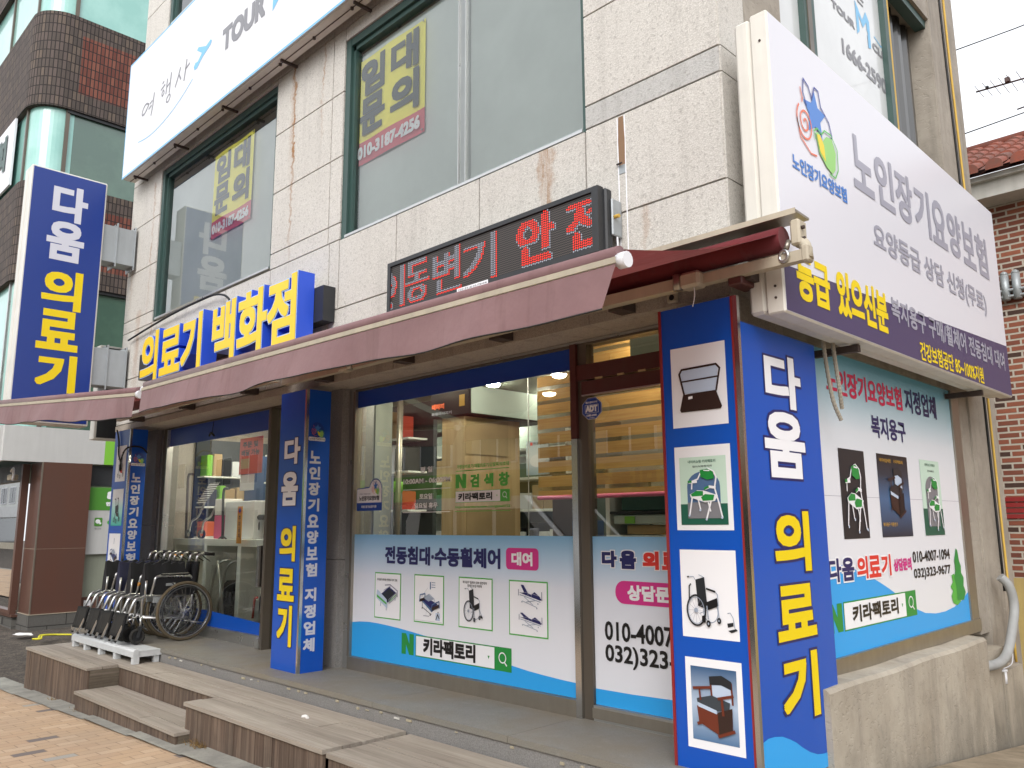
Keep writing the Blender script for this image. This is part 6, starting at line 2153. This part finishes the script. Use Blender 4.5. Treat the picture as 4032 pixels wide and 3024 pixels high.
for x in (-10.28, -9.92): b = MB(); b.ring((x, 4.5, 1.495), (1, .3, 0), .045, .016, 'rubber', 20, 6); b.build('wheel', t)
t = thing('display_wheelchair', 'black wheelchair displayed on the counter behind the yellow notice', 'wheelchair', (-8.5, 4.65, 1.44))
for x in (-8.85, -8.42): b = MB(); b.ring((x, 4.66, 1.59), (.25, 1, 0), .13, .014, 'rubber', 30, 6); b.ring((x, 4.66, 1.59), (.25, 1, 0), .105, .006, 'alu', 30, 5); b.cyl((x, 4.64, 1.59), (x, 4.70, 1.59), .03, 'alu', 10); b.build('wheel', t)
b = MB(); b.bbox(-8.80, 4.6, 1.66, -8.45, 4.8, 1.72, 'black_fabric', .02); b.bbox(-8.80, 4.76, 1.72, -8.45, 4.81, 1.98, 'black_fabric', .02); b.build('seat', t)
b = MB(); b.box(-8.70, 4.35, 1.40, -8.59, 4.355, 1.81, 'orange_tape'); t_ = b.build('notice'); tag(t_, 'narrow yellow no parking notice in the left shop window', 'notice')
F = front(4.348); F.ell(-8.645, 1.765, .04, .035, 'ink_red', 0); F.ell(-8.645, 1.765, .028, .024, 'ink_blue', .5)
for i, s in enumerate('주차금지'): F.text(s, -8.665, 1.655 - i * .065, -8.62, 1.705 - i * .065, 'wire_black', 0)
F.build('lettering', t_)
tagb('box_blue', (-10.44, 5.3, 1.3, -9.72, 5.4, 2.5), 'banner_stand', 'dark blue banner stand deep inside the left window', 'banner')
t = thing('walker', 'plastic wrapped walking frame under the left display counter', 'walker', (-8.9, 4.5, .42))
b = MB()
for x in (-9.32, -9.06): b.tube(bend([(x, 4.32, .43), (x + .05, 4.4, 1.12), (x + .12, 4.45, 1.2), (x + .22, 4.6, 1.2), (x + .25, 4.7, .43)], .08), .013, 'alu', 8)
b.build('frame', t)
b = MB(); b.poly([(-9.3, 4.30, .5), (-8.95, 4.30, .5), (-8.98, 4.34, 1.15), (-9.25, 4.34, 1.15)], 'plastic_wrap'); b.build('plastic_wrap', t)
q = MB(); q.tube([(-8.58, 4.20, .56), (-8.72, 4.16, 1.22)], .011, 'alu', 8); q.tube([(-8.66, 4.20, .56), (-8.70, 4.18, 1.05)], .010, 'alu', 8); tag(q.build('crutch'), 'pair of thin aluminium crutches leaning on the left shop window beside the wheelchairs', 'crutch')
t = thing('folded_walker', 'dark folded walker with red levers at the right end of the left window', 'walker', (-8.1, 4.6, .42))
b = MB(); b.tube(bend([(-8.2, 4.4, .46), (-8.14, 4.42, 1.05), (-8.0, 4.5, 1.18), (-7.8, 4.6, 1.18)], .06), .016, 'alu', 8); b.tube(bend([(-8.05, 4.4, .46), (-7.98, 4.42, 1.0), (-7.85, 4.5, 1.1)], .06), .016, 'black_metal', 8); b.obox((-8.02, 4.46, .98), (.7, .1, .5), (0, 1, 0), (-.5, 0, .7), .18, .03, .03, 'black_plastic'); b.build('frame', t)
b = MB(); b.tube([(-8.3, 4.38, .62), (-8.27, 4.38, .82), (-8.22, 4.38, .84)], .013, 'notice_red', 8); b.build('lever', t)
b = MB(); b.tube([(-8.8, 4.06, 2.765), (-8.81, 4.05, 2.62)], .004, 'wire_black', 5); b.tube(smooth_path([(-8.87, 4.05, 2.60), (-8.81, 4.04, 2.63), (-8.75, 4.05, 2.59)], 4), .012, 'wire_black', 6)
tag(b.build('hanging_hook'), 'small black hook on a cord hanging before the blue film of the left window', 'hook')

# more stock in the left window
t = thing('display_partition', 'dark partition with hanging goods behind the left display counter', 'partition', (-8.8, 5.5, .415))
b = MB(); b.box(-9.75, 5.45, .415, -6.6, 5.5, 2.9, 'box_dark'); b.build('panel', t)
r_ = random.Random(31)
goods = ['box_black', 'black_fabric', 'box_blue', 'notice_red', 'box_white', 'box_grey', 'card', 'box_pink', 'navy_fabric', 'basket', 'black_plastic']
for z in (1.75, 2.15, 2.5):
    b = MB(); b.box(-9.72, 5.2, z - .02, -6.7, 5.45, z, 'shelf_white'); b.build('shelf', t)
    x = -9.68
    while x < -6.9:
        w_ = r_.uniform(.09, .24); h_ = r_.uniform(.14, .33)
        q = MB(); q.bbox(x, 5.22 + r_.random() * .05, z, x + w_ * .9, 5.42, z + h_, r_.choice(goods), .008)
        tag(q.build('packed_goods'), 'small packed goods on the shelves behind the left display counter', 'box', 'packed goods behind the left counter')
        x += w_
for x, z, m, lb in ((-8.25, 1.442, 'black_fabric', 'black cushion pack at the right end of the left display counter'), (-7.95, 1.442, 'notice_red', 'red carton at the far right end of the left display counter')):
    q = MB(); q.bbox(x, 4.5, z, x + .24, 4.78, z + .26, m, .02); tag(q.build('carton'), lb, 'carton')
for i, (x, m, lb) in enumerate(((-9.5, 'black_fabric', 'black folded walker bag under the left counter, the left one'), (-8.62, 'navy_fabric', 'navy folded bag under the left counter beside the counter leg'), (-8.15, 'black_plastic', 'black plastic crate under the right end of the left counter'))):
    q = MB(); q.bbox(x, 4.6, .42, x + .34, 4.95, .95 - .1 * i, m, .04); tag(q.build('storage_bag'), lb, 'bag')

t = thing('wall_rack', 'dark wall rack with hanging goods on the far left inside the left window', 'rack', (-10.7, 5.4, .415))
b = MB(); b.box(-10.748, 4.72, .9, -10.70, 7.2, 2.75, 'box_dark'); b.build('back_panel', t)
for z in (1.46, 1.85, 2.25): b = MB(); b.box(-10.70, 4.75, z - .02, -10.48, 7.2, z, 'shelf_white'); b.build('shelf', t)
r_ = random.Random(77)
for z in (1.46, 1.85, 2.25):
    y = 4.78
    while y < 6.6:
        w_ = r_.uniform(.08, .22); h_ = r_.uniform(.14, .30)
        q = MB(); q.bbox(-10.69, y, z, -10.52 + r_.random() * .05, y + w_ * .9, z + h_, r_.choice(goods + ['box_teal', 'fascia_green', 'ink_orange']), .008)
        tag(q.build('packed_goods'), 'small packed goods on the dark wall rack at the far left inside the shop', 'box', 'packed goods on the wall rack')
        y += w_

# ------------------------------------------------------------------ neighbour on the left: ribbed brick bands and green glass
t = thing('office_building', 'dark ribbed brick office building with rounded corner and green glass left of the shop', 'building', (-18, 6, 0))
CXB, CYB, RB = -17.1, 4.3, .5
def path_at(off, y_end=16, x_end=-32):
    P = [(x_end, CYB - RB - off), (-24, CYB - RB - off), (CXB, CYB - RB - off)]
    n = 12
    for i in range(1, n): 
        a = R(-90 + 90 * i / n)
        P.append((CXB + (RB + off) * math.cos(a), CYB + (RB + off) * math.sin(a)))
    P += [(CXB + RB + off, CYB), (CXB + RB + off, CYB + .16), (CXB + RB + off, y_end)]
    return P
def strip(b, off, z0, z1, mats, uvz=0):
    """mats(i,n) gives the material of each path segment"""
    P = path_at(off)
    s = 0
    for i in range(len(P) - 1):
        (xa, ya), (xb, yb) = P[i], P[i + 1]
        L = math.hypot(xb - xa, yb - ya)
        m = mats if isinstance(mats, str) else mats(i, len(P) - 1)
        b.poly([(xa, ya, z0), (xb, yb, z0), (xb, yb, z1), (xa, ya, z1)], m, uv=[(s, z0), (s + L, z0), (s + L, z1), (s, z1)])
        s += L
red = lambda i, n: 'rib_red' if (i == 0 or i == n - 1) else 'rib_dark'
b = MB()
for z0, z1 in ((9.67, 11.67), (6.15, 8.12), (13.2, 15.0)):
    h = z1 - z0
    strip(b, .10, z0, z0 + .38, 'rib_dark'); strip(b, .10, z0 + .38, z1 - .38, red); strip(b, .10, z1 - .38, z1, 'rib_dark')
    P = path_at(.10); Q = path_at(-.05)
    for z in (z0, z1):
        for (a, c), (d, e) in zip(zip(P, P[1:]), zip(Q, Q[1:])):
            b.poly([(*a, z), (*c, z), (*e, z), (*d, z)], 'rib_dark', uv=[(0, 0), (.1, 0), (.1, .1), (0, .1)])
b.build('brick_band', t)
b = MB()
glz = lambda i, n: 'mint_glass' if 0 < i < n - 1 else 'green_glass'
strip(b, 0, 8.0, 9.75, glz); strip(b, 0, 11.6, 13.3, 'mint_glass'); strip(b, 0, 3.3, 6.2, glz)
b.build('window_glass', t)
b = MB()
for z0, z1 in ((8.1, 9.7), (11.65, 13.2), (3.35, 6.18)):
    for y in (CYB + .0, 5.9, 7.6, 9.3): b.box(-16.62, y, z0, -16.56, y + .07, z1, 'frame_bronze')
    for x in (CXB - .05, -19.2, -21.0): b.box(x, CYB - RB - .04, z0, x + .07, CYB - RB + .03, z1, 'alu' if z0 < 5 else 'frame_bronze')
    b.box(-16.62, CYB + .02, z1 - .09, -16.54, 12, z1, 'black_metal')
b.build('window_frame', t)
b = MB()
b.box(-24.0, 3.68, 8.25, -17.62, 3.72, 9.66, 'panel_white')
F = front(3.665)
for i, s in enumerate('협회'): F.text(s, -19.95 + i * 1.0, 8.68, -19.05 + i * 1.0, 9.46, 'frame_green', 1, .04)
k_ = b.build('sign_board', t); F.build('sign_lettering', k_)
# ground floor: white fascia with a green end, brown granite column, recessed wall
b = MB()
b.box(-16.66, 3.79, 2.765, -16.55, 5.50, 3.40, 'fascia_white'); b.box(-16.66, 5.50, 2.765, -16.551, 6.4, 3.40, 'fascia_green')
b.box(-26, 3.74, 2.765, -16.66, 3.85, 3.40, 'fascia_white')
b.build('fascia', t)
b = MB()
b.box(-17.2, 4.44, 1.205, -16.5, 5.28, 2.764, 'granite_brown'); b.box(-17.2, 4.44, .06, -16.5, 5.28, 1.20, 'granite_brown')
b.box(-17.205, 4.436, 1.2, -16.502, 5.276, 1.206, 'cream')
b.box(-16.53, 4.432, .06, -16.496, 4.452, 2.764, 'steel_brushed')
b.build('granite_column', t)
b = MB()
for x in (-17.2,): b.poly([(-17.2, 4.42, -.45), (-16.46, 4.42, -.45), (-16.46, 4.42, .055), (-17.2, 4.42, .055)], 'plinth_block', uv=[(0, 0), (.7, 0), (.7, .5), (0, .5)])
b.poly([(-16.46, 4.42, -.45), (-16.46, 9, -.45), (-16.46, 9, .055), (-16.46, 4.42, .055)], 'plinth_block', uv=[(0, 0), (4.6, 0), (4.6, .5), (0, .5)])
b.box(-26, 4.35, -.45, -17.2, 4.6, -.02, 'plinth_block'); b.box(-26, 4.32, -.02, -17.15, 4.5, .03, 'granite_brown'); b.box(-17.2, 4.415, .055, -16.45, 9, .062, 'cream')
b.build('plinth', t)
b = MB()
b.box(-16.9, 5.28, .06, -16.66, 12, 6.0, 'door_olive')
b.box(-16.66, 5.29, 2.36, -16.64, 7.0, 2.74, 'black_metal'); b.box(-16.64, 5.75, 2.40, -16.63, 6.4, 2.6, 'alu')
b.box(-16.66, 5.285, .05, -16.62, 7.0, .30, 'granite_brown'); b.box(-16.62, 5.36, .14, -16.61, 5.48, .24, 'panel_white')
b.build('recessed_wall', t)
b = MB()
b.box(-16.66, 5.29, 1.90, -16.60, 7.0, 2.33, 'poster_green'); b.box(-16.66, 5.29, 1.08, -16.605, 7.0, 1.90, 'fascia_white')
F = side(-16.599)
F.text('8', 5.62, 2.11, 5.76, 2.26, 'ink_white', 1, .012); F.text('한국', 5.61, 1.98, 5.80, 2.06, 'ink_white', 1, .004)
F.rrect(5.43, 1.60, 5.57, 1.76, .02, 'poster_green', 1); F.ell(5.49, 1.69, .045, .04, 'ink_white', 2); F.ell(5.535, 1.655, .02, .02, 'ink_white', 2); F.text('웰빙 인증', 5.44, 1.54, 5.56, 1.57, 'ink_grey', 1)
F.ell(5.70, 1.67, .04, .04, 'ink_lime', 1)
k_ = b.build('wall_poster', t); F.build('poster_print', k_)
b = MB()
b.box(-26, 4.30, .03, -17.2, 4.40, .10, 'granite_brown'); b.box(-17.32, 4.30, .10, -17.2, 4.42, 2.76, 'granite_brown'); b.box(-17.36, 4.31, .10, -17.32, 4.36, 2.6, 'card')
b.box(-26, 4.3, 2.45, -17.3, 4.42, 2.764, 'black_metal')
b.poly([(-26, 4.37, .10), (-17.32, 4.37, .10), (-17.32, 4.37, 2.5), (-26, 4.37, 2.5)], 'shop_glass')
b.build('shop_front', t)
b = MB(); b.box(-26, 4.45, .0, -17.2, 9, .05, 'beige_tile'); b.box(-26, 8.9, .05, -17.2, 9, 3.3, 'white_wall'); b.box(-26, 4.6, 2.8, -16.9, 9, 3.3, 'shop_ceiling'); b.box(-31, 9, 0, -17, 16, 15, 'rib_dark')
b.build('interior', t)
b = MB(); b.bbox(-17.5, 4.12, 2.46, -17.25, 4.25, 2.56, 'cream', .01); b.tube(bend([(-17.36, 4.15, 2.62), (-17.22, 4.15, 2.68), (-17.18, 4.15, 2.55), (-17.22, 4.15, 2.45)], .05), .025, 'panel_white', 8)
tag(b.build('awning_winder'), 'cream awning winder mounted at the corner of the brown granite column', 'awning part')

# ------------------------------------------------------------------ brick house on the right
t = thing('brick_house', 'red brick house with a clay tile roof and a yellow painted base beyond the alley', 'house', (1, 10, -.3))
b = MB()
x0, x1, yb = -3.4, 7.0, 10.0
b.poly([(x0, yb, 1.0), (x1, yb, 1.0), (x1, yb, 5.12), (x0, yb, 5.12)], 'brick_red', uv=[(0, 0), (x1 - x0, 0), (x1 - x0, 4.12), (0, 4.12)])
b.poly([(x1, yb, 1.0), (x1, 16, 1.0), (x1, 16, 5.12), (x1, yb, 5.12)], 'brick_red', uv=[(0, 0), (6, 0), (6, 4.12), (0, 4.12)])
b.poly([(x0, 16, 1.0), (x0, yb, 1.0), (x0, yb, 5.12), (x0, 16, 5.12)], 'brick_red', uv=[(0, 0), (6, 0), (6, 4.12), (0, 4.12)])
for k in range(4):
    b.box(x0, yb - .025, 1.62 + k * .06, x1, yb - .001, 1.665 + k * .06, 'trim_red')
b.build('wall', t)
b = MB(); b.box(x0 - .02, yb - .03, -.8, x1 + .02, 16, .998, 'yellow_paint'); b.build('base', t)
b = MB(); b.box(x0 - .2, yb - .34, 5.10, x1 + .2, yb + .1, 5.30, 'roof_white'); b.box(x0 - .2, yb - .40, 5.28, x1 + .2, yb + .1, 5.34, 'roof_white'); b.build('eave', t)
b = MB()
TW, TL, sl_ = .24, .34, .50
for j in range(9):
    ya = yb - .52 + j * TL * .82
    za = 5.36 + j * TL * .82 * sl_
    x = x0 - .25
    i = 0
    while x < x1 + .2:
        n = 6
        r0, r1 = .085, .070
        A, B_ = [], []
        for k in range(n + 1):
            a = math.pi * k / n
            A.append((x + TW / 2 - (TW * .36) * math.cos(a), ya, za + .075 * math.sin(a) + .02))
            B_.append((x + TW / 2 - (TW * .32) * math.cos(a), ya + TL, za + TL * sl_ + .06 * math.sin(a) + .005))
        q = b.pts(A); q2 = b.pts(B_)
        for k in range(n): b.face([q + k, q + k + 1, q2 + k + 1, q2 + k], 'roof_tile', True)
        b.poly([(p[0], p[1] - .001, p[2]) for p in A] + [(A[-1][0], ya - .001, za - .02), (A[0][0], ya - .001, za - .02)], 'roof_tile')
        b.poly([(x + TW * .84, ya, za), (x + TW * 1.16, ya, za), (x + TW * 1.16, ya + TL, za + TL * sl_), (x + TW * .84, ya + TL, za + TL * sl_)], 'roof_tile')
        x += TW
b.poly([(x0 - .2, yb - .4, 5.345), (x1 + .2, yb - .4, 5.345), (x1 + .2, yb + 3.0, 5.345 + 3.4 * sl_ - .02), (x0 - .2, yb + 3.0, 5.345 + 3.4 * sl_ - .02)], 'roof_tile')
b.tube([(x0 - .2, yb + 2.1, 6.68), (x1 + .2, yb + 2.1, 6.68)], .10, 'roof_tile', 8)
b.build('roof', t)
b = MB()
for dx in (-.055, .055):
    b.tube(bend([(-2.16 + dx, 9.93, 3.98), (-2.16 + dx, 9.93, 4.26)], .05), .042, 'galv', 10)
    b.tube([(-2.16 + dx, 9.93, 4.26), (-2.16 + dx, 9.93, 4.29), (-2.16 + dx, 9.93, 4.305)], [.042, .034, .012], 'galv', 10)
for z in (4.0, 4.07): b.bbox(-2.30, 9.90, z, -2.02, 9.99, z + .03, 'galv', .01)
b.build('wall_vent', t)
t = thing('antenna', 'rusty television antenna with thin rods against the white sky', 'antenna', (-2.3, 12, 6.2))
b = MB()
b.tube([(-2.76, 12, 7.50), (-1.5, 12, 7.42)], .012, 'antenna', 6)
for i, x in enumerate((-2.72, -2.62, -2.52, -2.42, -2.32, -2.2, -2.05, -1.9)):
    L = .22 + .02 * i
    b.tube([(x, 12 - L, 7.49 - .01 * i), (x, 12 + L, 7.49 - .01 * i)], .004, 'antenna', 4)
b.bbox(-2.40, 11.96, 7.48, -2.34, 12.04, 7.55, 'antenna', .005); b.bbox(-2.64, 11.98, 7.495, -2.60, 12.02, 7.53, 'black_plastic', .005)
b.tube([(-1.95, 12, 7.0), (-1.75, 12, 6.6)], .010, 'antenna', 6); b.tube([(-2.30, 12, 7.06), (-1.6, 12, 7.1)], .010, 'antenna', 6)
b.tube([(-2.12, 12, 7.48), (-1.95, 12, 7.30)], .008, 'antenna', 5)
b.build('boom', t)
b = MB(); b.tube([(-1.66, 12, 5.9), (-1.66, 12, 7.46)], .018, 'antenna', 8); b.build('mast', t)
wires = [((-2.1, 8.42, 7.55), (3.5, 15, 5.6)), ((-2.1, 8.42, 6.25), (2.5, 13, 9.6)), ((-2.1, 8.42, 5.35), (2.5, 13, 8.6)), ((-2.2, 12.5, 6.1), (3, 14, 9.2)), ((-2.35, 12.0, 5.9), (2.4, 13.4, 8.9))]
wl = ['thin overhead wire sloping down from the rear corner to the right', 'thin overhead wire rising from the rear corner to the upper right, the topmost', 'thin overhead wire rising from the rear corner below the topmost rising wire', 'thin overhead wire rising from the tile roof, the right one', 'thin overhead wire rising from the tile roof, the left one']
for (a, c), lb in zip(wires, wl):
    a, c = Vector(a), Vector(c)
    b = MB(); b.tube([a.lerp(c, k / 10) - Vector((0, 0, .25 * 4 * (k / 10) * (1 - k / 10))) for k in range(11)], .006, 'wire_black', 4)
    tag(b.build('overhead_wire'), lb, 'wire', 'overhead wires')

# ------------------------------------------------------------------ the other side of the street, seen mirrored in the glass
def opposite(x0, x1, h, m, lb, storeys, sign=None):
    t = thing('street_building', lb, 'building', ((x0 + x1) / 2, -10.5, -.2))
    b = MB(); b.box(x0, -16, -.9, x1, -10.5, h, m); b.build('wall', t)
    n = max(2, int((x1 - x0) / 2.6))
    for s in range(storeys):
        z = 3.6 + s * 2.9
        if z + 1.3 > h: break
        for i in range(n):
            xa = x0 + (x1 - x0) * (i + .2) / n; xb_ = x0 + (x1 - x0) * (i + .8) / n
            f_ = MB()
            f_.box(xa - .06, -10.5, z - .06, xb_ + .06, -10.44, z + 1.36, 'panel_white')
            f_.box(xa, -10.44, z, xb_, -10.43, z + 1.3, 'dark_glass')
            f_.box((xa + xb_) / 2 - .03, -10.43, z, (xa + xb_) / 2 + .03, -10.40, z + 1.3, 'panel_white')
            f_.build('window', t)
    f_ = MB(); f_.box(x0 + .4, -10.5, -.5, x1 - .4, -10.42, 2.3, 'dark_glass'); f_.box(x0 + .4, -10.42, -.6, x1 - .4, -10.40, .3, 'beige_tile'); f_.build('shop_front', t)
    if sign:
        f_ = MB(); f_.box(x0 + .3, -10.49, 2.4, x1 - .3, -10.3, 3.3, sign); k_ = f_.build('shop_sign', t)
    return t
opposite(-110, -35, 9.5, 'tile_white', 'white tiled building far along the other side of the street', 2, 'fascia_white')
opposite(-34.5, -21, 8.0, 'beige_tile', 'beige building across the street with a green shop sign', 1, 'fascia_green')
t = opposite(-20.5, -7, 7.2, 'beige_tile', 'beige building across the street with a yellow hair salon sign', 1, 'sign_ochre')
F = Flat((0, -10.29, 0), (-1, 0, 0), (0, 1, 0), .01)
F.text('again 이훈', 8.6, 2.6, 12.2, 3.1, 'ink_pink', 1, .03); F.text('미용실', 12.8, 2.6, 15.2, 3.1, 'ink_dbrown', 1, .03)
F.build('sign_lettering', t)
opposite(-6.5, 8, 8.5, 'concrete', 'grey building straight across the street', 2, 'panel_white')
t = thing('parked_van', 'white van parked along the kerb, mirrored in the shop glass', 'van', (-11.2, -3.2, -.3))
z0 = -.18
b = MB()
prof = [(-13.6, .35), (-13.6, 1.85), (-13.3, 2.28), (-10.2, 2.28), (-9.35, 1.55), (-8.75, 1.35), (-8.65, .45)]
b.extrude([(x, z + z0) for x, z in prof], lambda u, v, d: (u, d, v), -4.1, -2.4, 'van_white'); b.build('body', t)
b = MB()
for y in (-2.39, -4.11):
    s = 1 if y > -3 else -1
    for q in ([(-13.2, 1.5), (-13.1, 2.05), (-12.1, 2.05), (-12.1, 1.5)], [(-12.0, 1.5), (-12.0, 2.05), (-11.0, 2.05), (-11.0, 1.5)], [(-10.9, 1.5), (-10.9, 2.05), (-10.25, 2.05), (-9.75, 1.5)]):
        b.poly([(x, y, z + z0) for x, z in q], 'dark_glass')
b.poly([(-10.15, -4.0, 2.2 + z0), (-10.15, -2.5, 2.2 + z0), (-9.38, -2.5, 1.58 + z0), (-9.38, -4.0, 1.58 + z0)], 'dark_glass') if False else None
b.poly([(-10.17 + .02, -3.95, 2.26 + z0), (-10.17 + .02, -2.55, 2.26 + z0), (-9.36 + .02, -2.55, 1.575 + z0), (-9.36 + .02, -3.95, 1.575 + z0)], 'dark_glass')
b.build('window', t)
for x in (-12.8, -9.4):
    for y in (-2.45, -4.05):
        b = MB(); b.ring((x, y, .31 + z0), (0, 1, 0), .22, .09, 'rubber', 24, 8); b.cyl((x, y - .06, .31 + z0), (x, y + .06, .31 + z0), .18, 'alu', 16); b.build('wheel', t)
b = MB(); b.bbox(-9.9, -2.38, 1.5 + z0, -9.75, -2.2, 1.7 + z0, 'van_white', .03); b.build('mirror', t)
